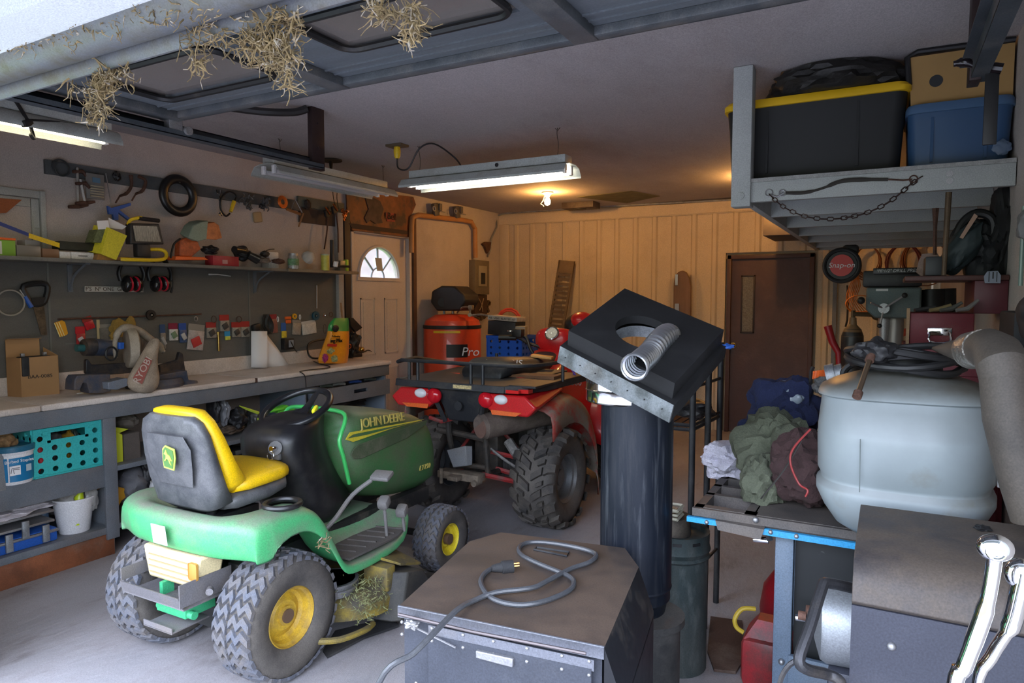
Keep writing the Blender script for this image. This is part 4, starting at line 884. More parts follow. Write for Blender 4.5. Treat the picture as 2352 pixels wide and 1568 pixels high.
p = Q(328, 862, .264); q = Q(352, 812, .262)
P = [Q(*k, .268) for k in ((305, 868), (326, 882), (349, 828), (336, 818))]
P = [V((P[0].x, k.y, k.z)) for k in P]
xa = (Q(343, 823, .27) - Q(315, 875, .27)).normalized()
build(MB().prism(P, (.0015, 0, 0)), 'logo_patch', mat('faded_red', (.32, .09, .07), .8, dust=.2), bag, world=True)
letters('RYOBI', .062, plane_m(Q(328, 850, .272), xa, V((0, -xa.z, xa.y))), mat('faded_white', (.5, .4, .34), .8), bag, name='logo_lettering', ext=.0008)
# ---- paper fin, soil bag, charger, black vise
p = T(578, 843)
XB = T(620, 843).x
mb = MB(); g = lambda a, b: at(a, b, X=XB)
o_ = [g(577, 843), g(577, 760), g(607, 760)]
A = [g(577, 843), g(577, 760), g(606, 760), g(612, 765), g(640, 805), g(665, 842), g(620, 844)]
outl = []
cols_ = [[g(577, 843), g(577, 760)], [g(592, 844) + V((.03, 0, 0)), g(592, 760) + V((.03, 0, 0))], [g(607, 844) + V((.035, 0, 0)), g(607, 760) + V((.035, 0, 0))], [g(614, 844) + V((-.01, 0, 0)), g(612, 764) + V((-.01, 0, 0))], [g(640, 844), g(638, 800)], [g(665, 842), g(664, 839)]]
mb.loft([[a + (b - a) * k / 4 for k in range(5)] for a, b in cols_], caps=False, closed=False)
mb2 = single(mb, 'folded_paper', paper, 'white folded paper fin standing upright on the worktop', 'paper', sharp=60)
sm_ = mb2.modifiers.new('thick', 'SOLIDIFY'); sm_.thickness = .006
# soil bag
soil = mat('orange_bag_print', (.72, .27, .01), .3, var=.15, vs=9, coat=.5)
green = mat('green_bag_print', (.01, .26, .05), .3, coat=.5)
XP = T(768, 834).x + .03
g = lambda a, b, o=0.: at(a, b, X=XP + o)
t = thing('potting_soil_bag', 'orange and green plastic bag of garden soil leaning on the worktop', 'bag', T(768, 834))
def sec(y, a, b, th, n=20):
    p, q = g(a, y), g(b, y); m_ = (p + q) / 2; hw = (q - p) / 2
    return [m_ + hw * cos(2 * pi * i / n) + V((sin(2 * pi * i / n) * th * (1 + .12 * sin(5 * i)), 0, 0)) for i in range(n)]
body = [(834, 733, 796, .05), (828, 731, 797, .065), (810, 737, 799, .07), (790, 744, 800, .062), (770, 751, 801, .05), (760, 753, 801, .042)]
build(MB().loft([sec(y, a, b, th) for y, a, b, th in body]), 'bag_body', soil, t)
build(MB().loft([sec(y, a, b, th) for y, a, b, th in ((760, 753, 801, .043), (748, 754, 801, .03), (738, 760, 801, .018), (730, 768, 800, .006))]), 'bag_top', green, t)
th_ = .075
build(MB().blob(g(771, 754, .045), (.008, .038, .03), 3, .1), 'black_logo', cm_((.02, .02, .02), .4), t)
letters("ing Mix", .05, plane_m(g(773, 782, .066), (0, 1, -.03), (0, 0, 1)), cm_((.03, .02, .01), .5), t, ext=.004)
letters("Performing", .022, plane_m(g(772, 772, .06), (0, 1, -.05), (0, 0, 1)), cm_((.1, .05, .01), .5), t, ext=.003)
build(MB().prism([g(*q, .064) for q in ((752, 789), (773, 790), (772, 796), (751, 795))], (.006, 0, 0)), 'red_banner', cm_((.5, .03, .02), .4), t)
fl = MB()
build(MB().blob(g(747, 822, .058), (.012, .03, .03), 6, .7), 'purple_flower_print', cm_((.3, .02, .15), .5, var=.4, vs=60), t)
build(MB().blob(g(768, 824, .06), (.012, .035, .025), 7, .7).blob(g(760, 806, .06), (.008, .04, .02), 9, .6), 'green_leaf_print', mat('leaf_print', (.3, .33, .16), .5, var=.6, vs=50), t)
build(MB().blob(g(790, 812, .05), (.012, .02, .04), 8, .7), 'violet_flower_print', cm_((.16, .05, .09), .5, var=.4, vs=60), t)
# charger on the wall panel with cord to below the bench
t = thing('battery_charger', 'small black battery charger on the wall above the backsplash, cord trailing over the worktop', 'charger', W(656, 802))
a, b = card((644, 778, 667, 801), .0, .05); build(MB().bx(a, b, .005), 'casing', dark, t)
build(MB().bx((b.x, a.y + .045, a.z + .02), (b.x + .002, b.y - .01, b.z - .012)), 'label_plate', mat('gray_label', (.25, .27, .3), .5), t)
p = [W(668, 784, .05), W(680, 806, .08), T(695, 820) + V((0, 0, .01)), T(730, 835) + V((0, 0, .006)), T(758, 845) + V((0, 0, .006)), V((BF - .01, T(775, 860).y, BZ + .006)), V((BF + .012, T(775, 860).y + .02, BZ - .04)), V((BF + .01, T(776, 860).y + .03, .7))]
build(MB().tube(p, .0045, 6, k=5), 'cord', cable, t)
single(MB().tube([W(770, 776, .05), W(725, 782, .05), W(708, 792, .06), W(708, 812, .1), W(718, 822, .13), W(740, 822, .15)], .009, 6, k=5), 'black_hose', cable, 'stiff black cable loop behind the soil bag', 'cable')
t = thing('bench_vise', 'cluttered black vise with round knobs behind the soil bag at the bench end', 'vise', T(815, 822))
XV = T(815, 822).x - .02
g = lambda a, b, o=0.: at(a, b, X=XV + o)
build(MB().blob(g(808, 790), (.06, .06, .1), 3, .5, fine=.2).bx(g(794, 820, -.05), g(832, 810, .05), .004), 'body', dark, t)
build(MB().prism([g(*q) for q in ((798, 730), (806, 730), (827, 752), (812, 762), (801, 748))], (.03, 0, 0)), 'jaw_plate', dark, t)
build(MB().cyl(g(825, 775), g(825, 775, .03), .024, n=18), 'round_knob', dark, t)
build(MB().tube([g(815, 808), g(835, 808), g(845, 804), g(854, 807)], [.02, .008, .006, .003], 8, k=3), 'crank', dark, t)
build(MB().torus(g(803, 795, .03), (1, 0, 0), .02, .005, 16, 6), 'orange_ring', orange, t)
single(MB().blob(T(195, 905) + V((-.05, 0, .003)), (.012, .02, .004), 2), 'paper_scrap', paper, 'tiny white scrap on the front edge of the worktop', 'scrap')
# ---------------------------------------------------------------- below the bench
tealm = mat('teal_plastic', (.04, .43, .42), .45, var=.08, dust=.25, dcol=(.1, .3, .27))
def crate(t, x0, x1, y0, y1, z0, z1, m, holes_y=5, holes_x=5, rows=3, r=.017, name='crate_body'):
    # thin walls, each with rows of round holes cut by geometry
    def pan(o, u, w, W_, H_, nc, mb, nrm, grip):
        th = nrm * -.004
        def P(a, b): return o + u * a + w * b
        cw = W_ / nc; ch = (H_ * .88) / rows
        for i in range(nc):
            for j in range(rows):
                ca, cb = cw * (i + .5), ch * (j + .5) + H_ * .02
                cn = [(cw * i, ch * j + H_ * .02), (cw * (i + 1), ch * j + H_ * .02), (cw * (i + 1), ch * (j + 1) + H_ * .02), (cw * i, ch * (j + 1) + H_ * .02)]
                if grip and j == rows - 1 and 0 < i < nc - 1:
                    continue
                n = 16; circ = []; sq = []
                for k in range(n):
                    an = 2 * pi * (k + .5) / n - 3 * pi / 4; circ.append((ca + r * cos(an), cb + r * sin(an)))
                    d = max(abs(cos(an)), abs(sin(an))); sq.append((ca + cos(an) / d * cw / 2, cb + sin(an) / d * ch / 2))
                for lay in (V((0, 0, 0)), th):
                    for k in range(n):
                        k2 = (k + 1) % n; q = [P(*circ[k]) + lay, P(*circ[k2]) + lay, P(*sq[k2]) + lay, P(*sq[k]) + lay]
                        if abs(sq[k][0] - sq[k2][0]) > 1e-6 and abs(sq[k][1] - sq[k2][1]) > 1e-6:
                            cx_ = ca + (cw / 2 if sq[k][0] + sq[k2][0] > 2 * ca else -cw / 2); cy_ = cb + (ch / 2 if sq[k][1] + sq[k2][1] > 2 * cb else -ch / 2)
                            q = q[:3] + [P(cx_, cy_) + lay] + q[3:]
                        mb.poly(q)
                for k in range(n): k2 = (k + 1) % n; mb.poly((P(*circ[k]), P(*circ[k2]), P(*circ[k2]) + th, P(*circ[k]) + th))
        def bar(a0, b0, a1, b1, dp=.01):
            A = [P(a0, b0), P(a1, b0), P(a1, b1), P(a0, b1)]; mb.hexa([q + th for q in A] + [q + nrm * dp for q in A])
        bar(0, H_ * .9, W_, H_); bar(0, 0, W_, H_ * .03); bar(0, H_ * .1, W_ * .0 + .008, H_ * .9, .004); bar(W_ - .008, H_ * .1, W_, H_ * .9, .004)
        for f in (.12, .8): bar(W_ * f, H_ * .86, W_ * (f + .07), H_ * .93, .014); bar(W_ * f, 0, W_ * (f + .07), H_ * .05, .014)
        if grip:
            y0_, y1_ = ch * (rows - 1) + H_ * .02, H_ * .9; bar(cw, y0_, W_ - cw, y0_ + ch * .25, .0); bar(cw, y0_, cw * 1.25, y1_, .0); bar(W_ - cw * 1.25, y0_, W_ - cw, y1_, .0)
    mb = MB(); Z = V((0, 0, 1))
    pan(V((x1, y0, z0)), V((0, 1, 0)), Z, y1 - y0, z1 - z0, holes_y, mb, V((1, 0, 0)), True)
    pan(V((x0, y0, z0)), V((0, 1, 0)), Z, y1 - y0, z1 - z0, holes_y, mb, V((-1, 0, 0)), True)
    pan(V((x0, y0, z0)), V((1, 0, 0)), Z, x1 - x0, z1 - z0, holes_x, mb, V((0, -1, 0)), False)
    pan(V((x0, y1, z0)), V((1, 0, 0)), Z, x1 - x0, z1 - z0, holes_x, mb, V((0, 1, 0)), False)
    mb.bx((x0, y0, z0), (x1, y1, z0 + .006))
    return build(mb, name, m, t, flat=True)
Z1, Z0 = .55, .175
a, b = at(102, 1112, X=-4.03), at(247, 1080, X=-4.03)
yA, yB = 1.955, 2.325
t = thing('milk_crate', 'teal plastic milk crate full of odds and ends on the upper bench shelf', 'crate', (-4.2, 2.14, Z1))
crate(t, -4.42, -4.045, yA, yB, Z1, Z1 + .27, tealm, 5, 6, 4, .0155)
rr = random.Random(5)
for i, (c_, l) in enumerate(((RD, 'red bottle inside the teal crate'), ((.2, .12, .08), 'brown bundle inside the teal crate'), ((.06, .06, .06), 'dark tool inside the teal crate, near its back'), ((.35, .3, .2), 'tan coil inside the teal crate'), ((.45, .25, .03), 'orange-yellow can inside the teal crate'), ((.1, .12, .1), 'dull green lump inside the teal crate'))):
    single(MB().blob((-4.15 - .09 * (i % 2) - .04 * (i > 3), yA + .06 + .05 * i, Z1 + .09 + .03 * (i % 3)), (.07, .032, .08), i, .35), 'crate_content', cm_(c_), l, 'odds and ends')
# staple bucket
c = at(42, 1120, Z=Z1); c = V((-4.09, at(42, 1100, X=-4.03).y, Z1))
t = thing('staple_bucket', 'white and blue bucket of fence staples with a dark lid on the upper bench shelf', 'bucket', c)
build(MB().lathe([(.001, 0), (.088, 0), (.092, .01), (.098, .16), (.102, .165), (.104, .19), (.001, .19)], c, (0, 0, 1), 40), 'pail', white, t)
build(MB().lathe([(.106, .175), (.108, .2), (.1, .206), (.092, .2), (.001, .198)], c, (0, 0, 1), 40), 'lid', mat('petrol_lid', (.02, .12, .2), .4, dust=.2), t)
lb = mat('label_blue', (.01, .17, .36), .4)
mb = MB(); 
for a0, a1 in ((-1.3, -.62), (-.55, 1.2)):
    n = 12; mb.loft([[c + V((cos(a0 + (a1 - a0) * i / n) * (.0945 + .005 * s_), sin(a0 + (a1 - a0) * i / n) * (.0945 + .005 * s_), z)) for i in range(n + 1)] for s_, z in ((0, .018), (1, .145))], caps=False, closed=False)
build(mb, 'label_wrap', lb, t)
av = -.1; nrm = V((cos(av), sin(av), 0)); tx = V((-sin(av), cos(av), 0))
letters('Barbed Staples', .0225, plane_m(c + nrm * .102 + V((0, 0, .128)), tx, (0, 0, 1)), paper, t)
b0 = c + nrm * .1 + tx * -.02 + V((0, 0, .08))
build(MB().box(b0, (.002, .05, .05), (0, 0, av)), 'picture_panel', paper, t)
build(MB().tube([b0 + nrm * .002 + tx * x + V((0, 0, z)) for x, z in ((.02, .012), (-.015, .014), (-.02, -.012))], .0015, 4).tube([b0 + nrm * .002 + tx * x + V((0, 0, z)) for x, z in ((.02, .004), (-.01, .006), (-.005, -.016))], .0015, 4), 'staple_drawing', cm_((.02, .02, .02)), t)
build(MB().box(c + nrm * .098 + tx * .045 + V((-.004, 0, .085)), (.002, .03, .035), (0, 0, av + .4)), 'text_panel', mat('faint_text', (.4, .5, .55), .5), t)
single(MB().blob(at(10, 1015, X=-4.1), (.04, .05, .05), 8, .5), 'rope_bundle', mat('tan_rope', (.25, .14, .06), .9, var=.5, vs=40), 'tan rope bundle at the left edge above the staple bucket', 'rope')
single(MB().bx(at(-8, 1130, X=-4.02), at(3, 1040, X=-4.05)), 'gray_can', steel, 'edge of a gray can at the left of the staple bucket', 'can')
# white bucket with spray bottle
c = V((-4.14, at(186, 1250, X=-4.08).y, Z0))
t = thing('white_bucket', 'plain white bucket on the lowest bench shelf holding a spray bottle and bags', 'bucket', c)
build(MB().lathe([(.001, 0), (.077, 0), (.08, .006), (.105, .19), (.111, .192), (.111, .203), (.103, .203), (.076, .01), (.001, .01)], c, (0, 0, 1), 40), 'pail', white, t)
t = thing('spray_bottle', 'lime-yellow spray bottle with a black trigger standing in the white bucket', 'spray bottle', c + V((.03, 0, .1)))
q = c + V((.04, .01, 0))
build(MB().loft([[q + V((cos(2 * pi * i / 20) * r_, sin(2 * pi * i / 20) * r_ * .7 + s_, z)) for i in range(20)] for r_, z, s_ in ((.045, .05, -.03), (.045, .19, -.01), (.03, .24, 0), (.018, .26, 0))]), 'bottle', mat('lime_bottle', (.55, .68, .02), .35), t)
build(MB().cyl(q + V((0, 0, .255)), q + V((0, 0, .285)), .02, n=16).tube([q + V((0, -.07, .3)), q + V((0, -.03, .315)), q + V((0, .03, .31))], [.012, .018, .014], 10).tube([q + V((0, -.03, .3)), q + V((0, -.05, .27)), q + V((0, -.06, .235))], .007, 8, k=3), 'trigger_head', dark, t)
single(MB().blob(c + V((.0, -.05, .22)), (.07, .05, .06), 4, .5), 'plastic_bag', mat('cloudy_bag', (.35, .33, .31), .25, alpha=.7), 'crumpled clear bag in the left side of the white bucket', 'bag')
single(MB().blob(c + V((.06, .07, .19)), (.02, .035, .08), 7, .4), 'plastic_bag', mat('cloudy_bag', (.35, .33, .31)), 'clear bag draped over the right rim of the white bucket', 'bag')
single(MB().tube([c + V((-.02, .08, .22)), c + V((0, .15, .26)), c + V((.02, .2, .28))], [.04, .045, .035], 14, k=3), 'leather_sheath', mat('tan_hide', (.38, .18, .06), .8, var=.25), 'tan leather roll sticking out of the white bucket', 'leather roll')
t = thing('tool_tray', 'blue and silver metal tool case with latches on the lowest bench shelf', 'tool case', V((-4.2, 1.9, Z0)))
yb = 2.07
build(MB().bx((-4.45, 1.4, Z0), (-4.06, yb, Z0 + .075), .01), 'case', blue, t)
for z in (.055, .115, .17): build(MB().bx((-4.46, 1.4, Z0 + z), (-4.045, yb - (.02 if z > .1 else 0), Z0 + z + .014), .004), 'rim', steel, t)
for y, z in ((1.8, .06), (1.98, .06), (1.88, .11)): build(MB().bx((-4.044, y, Z0 + z - .045), (-4.03, y + .035, Z0 + z + .05), .003), 'latch', galv, t)
single(MB().blob((-4.2, 1.85, Z0 + .205), (.14, .22, .035), 12, .5, fine=.2), 'white_bag', mat('white_film', (.5, .46, .48), .5, var=.3, vs=10), 'crumpled white plastic bag lying on the blue tool case', 'bag')
single(MB().blob((-4.2, 1.88, Z0 + .24), (.09, .1, .03), 14, .5), 'red_bag', red, 'red and white chip of packaging on top of the white plastic bag', 'bag')
single(MB().lathe([(.001, 0), (.03, 0), (.03, .15), (.015, .18), (.001, .18)], (-4.25, 2.09, Z0 + .01), (0, 0, 1), 16), 'white_capped_bottle', mat('blue_bottle', (.1, .16, .25), .4), 'small blue bottle with a white cap left of the white bucket', 'bottle')
# second bay: bags and tools
g = lambda a, b, o=0.: at(a, b, X=-4.1 + o)
ZU = .53
t = thing('tool_bag', 'lime-yellow and gray soft tool bag beside the bench divider', 'bag', g(295, 1065))
A = [g(*q) for q in ((256, 985), (282, 998), (284, 1068), (258, 1068))]
build(MB().prism(A, (-.12, 0, 0)), 'lime_panel', mat('lime_fabric', (.55, .62, .03), .8), t, bev=.005)
build(MB().prism([g(*q, -.01) for q in ((284, 998), (322, 990), (326, 1055), (286, 1068))], (-.16, 0, 0)), 'gray_side', mat('gray_fabric', (.09, .075, .065), .9, var=.2), t, bev=.01)
build(MB().prism([g(*q, -.02) for q in ((256, 980), (295, 985), (270, 996), (256, 992))], (-.1, 0, 0)), 'flap', mat('lime_fabric', (.55, .62, .03)), t)
lump(g(285, 965, -.1), (.1, .07, .05), 6, mat('gray_felt', (.09, .075, .06), .95), 'gray_bundle', 'gray felt bundle on top of the lime and gray tool bag', 'bundle', amt=.2)
c = g(300, 1120, -.1)
t = thing('circular_saw', 'yellow and black power tool on the lowest shelf behind the tractor fender', 'power tool', V((c.x, c.y, .18)))
build(MB().prism([g(*q) for q in ((256, 1128), (275, 1118), (300, 1125), (298, 1135), (280, 1150), (262, 1185), (256, 1180))], (-.12, 0, 0)), 'yellow_body', mat('tool_amber', (.55, .28, .02), .5), t, bev=.005)
build(MB().blob(g(295, 1110, -.1), (.14, .12, .12), 3, .3), 'black_body', mat('tool_gray', (.09, .09, .1), .6, dust=.2), t)
single(MB().lathe([(.001, 0), (.035, 0), (.035, .07), (.028, .09), (.03, .1), (.001, .1)], g(358, 1140, .1), (0, 0, 1), 20), 'clear_jar', mat('jar_cap_white', (.6, .62, .64), .2), 'white-bottomed clear cup just behind the tractor fender', 'cup')
lump(g(340, 1090, 0), (.05, .05, .12), 21, dark, 'black_drill', 'black cordless drill standing behind the tractor seat', 'drill')
# mid bay clutter seen between seat and steering wheel
g = lambda a, b, o=0.: at(a, b, X=-4.15 + o)
def coil(c, R_, n, m, label, ax=(1, 0, 0), r=.006, name='cable_coil', cat='cable', seed=1, drop=0.):
    rr = random.Random(seed); u, w_ = frame(ax); A = V(ax).normalized(); p = []
    for i in range(n * 14):
        an = 2 * pi * i / 14; q = R_ * (1 + .1 * sin(i * .37 + seed)); p.append(V(c) + u * cos(an) * q + w_ * sin(an) * q * 1.05 + A * (.02 * sin(i * .21) + .01 * rr.uniform(-1, 1)))
    if drop: p += [p[-1] + V((.01, .02, -drop * k / 3)) for k in (1, 2, 3)]
    return single(MB().tube(p, r, 6), name, m, label, cat)
coil(g(590, 1015, .16), .075, 4, cable, 'black cable coil hanging off the bench shelf behind the tractor seat', seed=4, drop=.2)
coil(g(605, 1030, .18), .06, 2, cable, 'second looser cable loop beside the black cable coil', seed=8, r=.004, drop=.12)
for i, (x, y, r_, m, n_, l, c_) in enumerate(((490, 945, (.06, .03, .09), dark, 'black_tool_case', 'glossy black curved tool standing at the back of the shelf', 'tool'), (513, 945, (.05, .03, .09), mat('gray_gloss', (.16, .16, .17), .25), 'gray_visor', 'gray glossy visor-like cover beside the black curved tool', 'cover'), (545, 960, (.06, .06, .07), dark, 'black_grinder', 'black grinder on the shelf behind the seat', 'power tool'), (580, 965, (.05, .04, .07), mat('printed_black', (.06, .06, .06), .4), 'black_charger_block', 'black charger block right of the grinder', 'charger'), (618, 985, (.06, .05, .06), dark, 'cordless_drill', 'black drill body under the lime-green handle', 'drill'), (605, 1000, (.07, .07, .035), mat('dusty_gray_lump', (.08, .075, .065), .8), 'dusty_hose_end', 'dusty gray lump beneath the cable coil', 'hose'), (530, 985, (.06, .09, .03), mat('brown_clutter', (.09, .06, .04), .8, var=.5, vs=40), 'brown_clutter', 'brown clutter of small parts on the shelf', 'clutter'), (660, 975, (.07, .07, .06), dark, 'dark_pump', 'dark pump body partly hidden by the steering wheel', 'pump'))):
    lump(g(x, y, .02 * (i % 3)), r_, 30 + i, m, n_, l, c_)
limeg = mat('bright_green_plastic', (.13, .62, .05), .4)
single(MB().prism([g(*q, .1) for q in ((636, 940), (660, 930), (679, 940), (655, 952), (640, 948))], (-.06, 0, 0)).cyl(g(620, 944, .1), g(650, 938, .1), .013, n=10), 'green_trimmer', limeg, 'bright green trimmer handle seen through the steering wheel', 'trimmer', bev=.003)
t = thing('green_nozzle', 'small bright green nozzle with an orange lever left of the dashboard', 'nozzle', g(655, 990, .25))
build(MB().cyl(g(640, 978, .25), g(662, 986, .25), .026, .022, 16).cyl(g(662, 986, .25), g(670, 982, .25), .012, n=10), 'body', limeg, t); q = g(658, 992, .25); build(MB().cyl((q.x, q.y, .53), q, .03, .02, 12), 'black_base', dark, t); build(MB().cyl(g(638.5, 977.5, .255), g(641, 978.5, .25), .019, n=16), 'opening', dark, t)
build(MB().prism([g(*q, .28) for q in ((641, 984), (668, 990), (666, 999), (643, 993))], (-.04, 0, 0)), 'lever', orange, t, bev=.003)
single(MB().tube([g(550, 932, .1), g(570, 940, .1), g(593, 948, .1)], [.004, .01, .012], 6), 'lime_rod', mat('lime_rod', (.45, .6, .05), .5), 'thin lime-green rod pointing at the trimmer handle', 'rod')
single(MB().prism([g(*q, .12) for q in ((602, 960), (612, 962), (612, 970), (602, 968))], (-.05, 0, 0)).prism([g(*q, .12) for q in ((617, 972), (625, 968), (622, 975))], (-.05, 0, 0)), 'lime_fittings', mat('lime_rod', (.45, .6, .05)), 'pair of lime-yellow knobs under the steering wheel rim', 'knob')
# bluish cabinet panel and dark crate behind the seat
t = thing('black_crate', 'dark slotted crate standing on the lowest shelf behind the yellow seat', 'crate', (-4.2, 3.35, .2))
a, b = g(540, 1035, .1), g(575, 1060, .1)
mb = MB().bx((a.x - .3, a.y - .1, .2), (a.x, b.y, a.z), .004); build(mb, 'crate_body', dark, t)
build(MB().bx((a.x, a.y, a.z - .03), (a.x + .012, b.y + .01, a.z), .003), 'rim', mat('crate_gray', (.07, .07, .07), .5), t)
for i in range(3): build(MB().bx((a.x, a.y, a.z - .05 - i * .022), (a.x + .006, b.y, a.z - .042 - i * .022)), 'slat', MATS['crate_gray'], t)
single(MB().cyl(g(800, 955, -.1), g(884, 965, .02), .016, n=10), 'black_pipe', dark, 'black pipe lying on the shelf below the drawer', 'pipe')
lump(V((-4.2, 4.45, .6)), (.14, .3, .06), 44, dark, 'dark_bundle', 'dark bundle under the drawer at the right end of the bench', 'bundle')
# ---------------------------------------------------------------- lawn tractor (local frame: x right, y forward, origin below the rear axle)
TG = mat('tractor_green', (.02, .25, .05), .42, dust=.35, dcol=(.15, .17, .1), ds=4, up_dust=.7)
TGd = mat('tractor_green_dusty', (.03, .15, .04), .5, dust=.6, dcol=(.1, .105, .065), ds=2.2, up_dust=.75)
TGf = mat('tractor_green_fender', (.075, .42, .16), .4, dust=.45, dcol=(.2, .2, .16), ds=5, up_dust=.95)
TY = mat('tractor_yellow', (.9, .55, .005), .38, dust=.2, dcol=(.35, .22, .06), up_dust=.2)
TYr = mat('dirty_yellow_rim', (.6, .38, .03), .5, dust=.6, dcol=(.17, .1, .05), ds=7)
TB = mat('tractor_black', (.01, .01, .012), .38, dust=.4, dcol=(.05, .045, .04), ds=6)
TS = mat('seat_shell_gray', (.022, .026, .034), .42, dust=.75, dcol=(.12, .12, .125), ds=4)
tyrem = mat('dusty_tyre', (.055, .05, .048), .8, dust=.65, dcol=(.12, .105, .09), ds=4, bump=.3, bs=40)
lugm = mat('dusty_tread', (.1, .108, .135), .8, dust=.55, dcol=(.15, .13, .115), ds=12, bump=.4, bs=50)
def tyre(parent, c, r, w, rr, rim, n, style, side, tm=None, lm=None, world=False, lug=.011):
    # side: +1 when the outer face looks to +x. axis is x
    tm = tm or tyrem; lm = lm or lugm; c = V(c); h = w / 2
    tm_ = [(rr, -h * .72), (rr + .01, -h * .86), ((rr + r) / 2, -h * 1.0), (r * .93, -h * .93), (r * .985, -h * .72), (r, -h * .3), (r, h * .3), (r * .985, h * .72), (r * .93, h * .93), ((rr + r) / 2, h * 1.0), (rr + .01, h * .86), (rr, h * .72)]
    o = build(MB().lathe(tm_, c, (1, 0, 0), 56), 'tyre', tm, parent, world=world, sharp=50)
    def surf(s, th, k):
        a = abs(s); q = r * (1 - .02 * a * a) - (.0 if a < .8 else (a - .8) * .22 * r) + k
        return c + V((h * s * (1 if a < .95 else .98), cos(th) * q, sin(th) * q))
    mb = MB()
    def ribbon(pl, dt):
        prev = None
        for s, th in pl:
            q = [mb.bm.verts.new(surf(s, th - dt, -.004)), mb.bm.verts.new(surf(s, th - dt * .75, lug)), mb.bm.verts.new(surf(s, th + dt * .75, lug)), mb.bm.verts.new(surf(s, th + dt, -.004))]
            if prev: 
                for i in range(3): mb.face([prev[i], prev[i + 1], q[i + 1], q[i]])
            else: mb.face(q)
            prev = q
        mb.face(prev[::-1])
    st = 2 * pi / n
    for i in range(n):
        t0 = i * st
        if style == 'turf':
            z = .42 * st
            ribbon([(-1.0, t0 + 1.2 * z), (-.72, t0 - z * .2), (-.5, t0 + z), (-.28, t0 - z * .3), (-.06, t0 + z * .9)], st * .36)
            ribbon([(1.0, t0 + st / 2 + 1.2 * z), (.72, t0 + st / 2 - z * .2), (.5, t0 + st / 2 + z), (.28, t0 + st / 2 - z * .3), (.06, t0 + st / 2 + z * .9)], st * .36)
        else:
            for sg, ph in ((-1, 0), (1, .5)):
                t1 = t0 + ph * st
                ribbon([(sg * .05, t1 + .5 * st), (sg * .35, t1 + .28 * st), (sg * .55, t1 + .15 * st)], st * .2)
                ribbon([(sg * .62, t1 + .12 * st), (sg * .85, t1 - .02 * st), (sg * 1.04, t1 - .06 * st), (sg * 1.12, t1 - .06 * st)], st * .26)
                ribbon([(sg * .3, t1 - .15 * st), (sg * .62, t1 - .32 * st)], st * .12)
    build(mb, 'tread', lm, o, world=False, sharp=25)
    mb = MB(); s = side
    P = [(rr + .008, s * h * .74), (rr, s * h * .8), (rr * .97, s * h * .66), (rr * .9, s * h * .6), (rr * .85, s * h * .34), (rr * .74, s * h * .22), (rr * .6, s * h * .3), (rr * .5, s * h * .4), (rr * .34, s * h * .4), (rr * .33, s * h * .5), (rr * .2, s * h * .52), (.001, s * h * .52)]
    Pb = [(rr + .008, -s * h * .74), (rr, -s * h * .8), (rr * .97, -s * h * .6), (rr * .86, -s * h * .2), (rr * .86, s * h * .3)]
    mb.lathe(P, c, (1, 0, 0), 36).lathe(Pb, c, (1, 0, 0), 36)
    rm = build(mb, 'rim', rim, parent, world=world, sharp=30)
    return o, rm
tr = thing('lawn_tractor', 'green and yellow riding lawn tractor with dusty tyres parked before the bench', 'lawn tractor', (-2.48, 1.91, 0), radians(.5))
TK = dict(world=False)
for x, s in ((.34, 1), (-.34, -1)): 
    o, rm = tyre(tr, (x, 0, .255), .246, .2, .118, TYr, 30, 'turf', s)
    build(MB().cyl((x + s * .0, 0, .255), (x + s * .06, 0, .255), .028, n=18), 'hub_cap', mat('rusty_hub', (.12, .07, .04), .7), rm, **TK)
for x, s in ((.325, 1), (-.325, -1)):
    o, rm = tyre(tr, (x, 1.2, .187), .178, .155, .085, mat('rim_yellow_clean', (.75, .6, .03), .4, dust=.35, dcol=(.2, .13, .05), ds=9), 26, 'turf', s, lug=.008)
    build(MB().cyl((x, 1.2, .187), (x + s * .06, 1.2, .187), .03, n=18), 'hub_cap', MATS['rusty_hub'], rm, **TK)
build(MB().cyl((-.3, 0, .255), (.3, 0, .255), .03).cyl((-.3, 1.2, .187), (.3, 1.2, .187), .02).bx((-.14, -.08, .15), (.14, .12, .36), .01).bx((-.17, -.05, .36), (-.11, 1.3, .44)).bx((.11, -.05, .36), (.17, 1.3, .44)), 'chassis', mat('chassis_black', (.015, .015, .015), .6, dust=.3), tr, **TK)
# fender and footboard shell
R_ = []
prof = [  # y, top z, centre z, skirt bottom z, half width
    (-.225, .53, .56, .53, .405), (-.25, .58, .6, .53, .415), (-.25, .65, .665, .525, .42), (-.225, .685, .685, .52, .425), (-.17, .695, .69, .52, .43), (-.1, .697, .60, .56, .43), (0, .695, .585, .592, .43), (.07, .69, .58, .587, .43), (.12, .675, .575, .565, .43), (.16, .645, .57, .535, .43), (.2, .59, .56, .485, .43), (.24, .5, .55, .425, .43), (.28, .41, .54, .35, .43), (.32, .36, .52, .31, .43), (.38, .345, .5, .3, .43), (.6, .34, .46, .295, .425), (.78, .355, .45, .31, .4), (.86, .40, .44, .36, .35), (.88, .43, .44, .39, .34)]
mb = MB(); secs = []
for y, zt, zc, zb, hw in prof:
    cw = .235 if y < .12 else .19; k = .055 if zt - zb > .09 else .02
    zi = zc if y > -.15 else zt
    if y > .3: cw = .17
    row = [(-hw, zb), (-hw, (zb + zt) / 2), (-hw + .008, zt - k * .4), (-hw + k * .6, zt), (-cw - .04, zt), (-cw, (zt + zi) / 2), (-cw + .025, zi), (0, zi)]
    row = row + [(-a, b) for a, b in row[-2::-1]]
    secs.append([V((a, y + .085 * (abs(a) / .43) ** 3 * (1 if y < -.15 else 0), b)) for a, b in row])
mb.loft(secs, caps=False, closed=False)
fo = build(mb, 'fender', TGf, tr, sub=1, sharp=180, **TK)
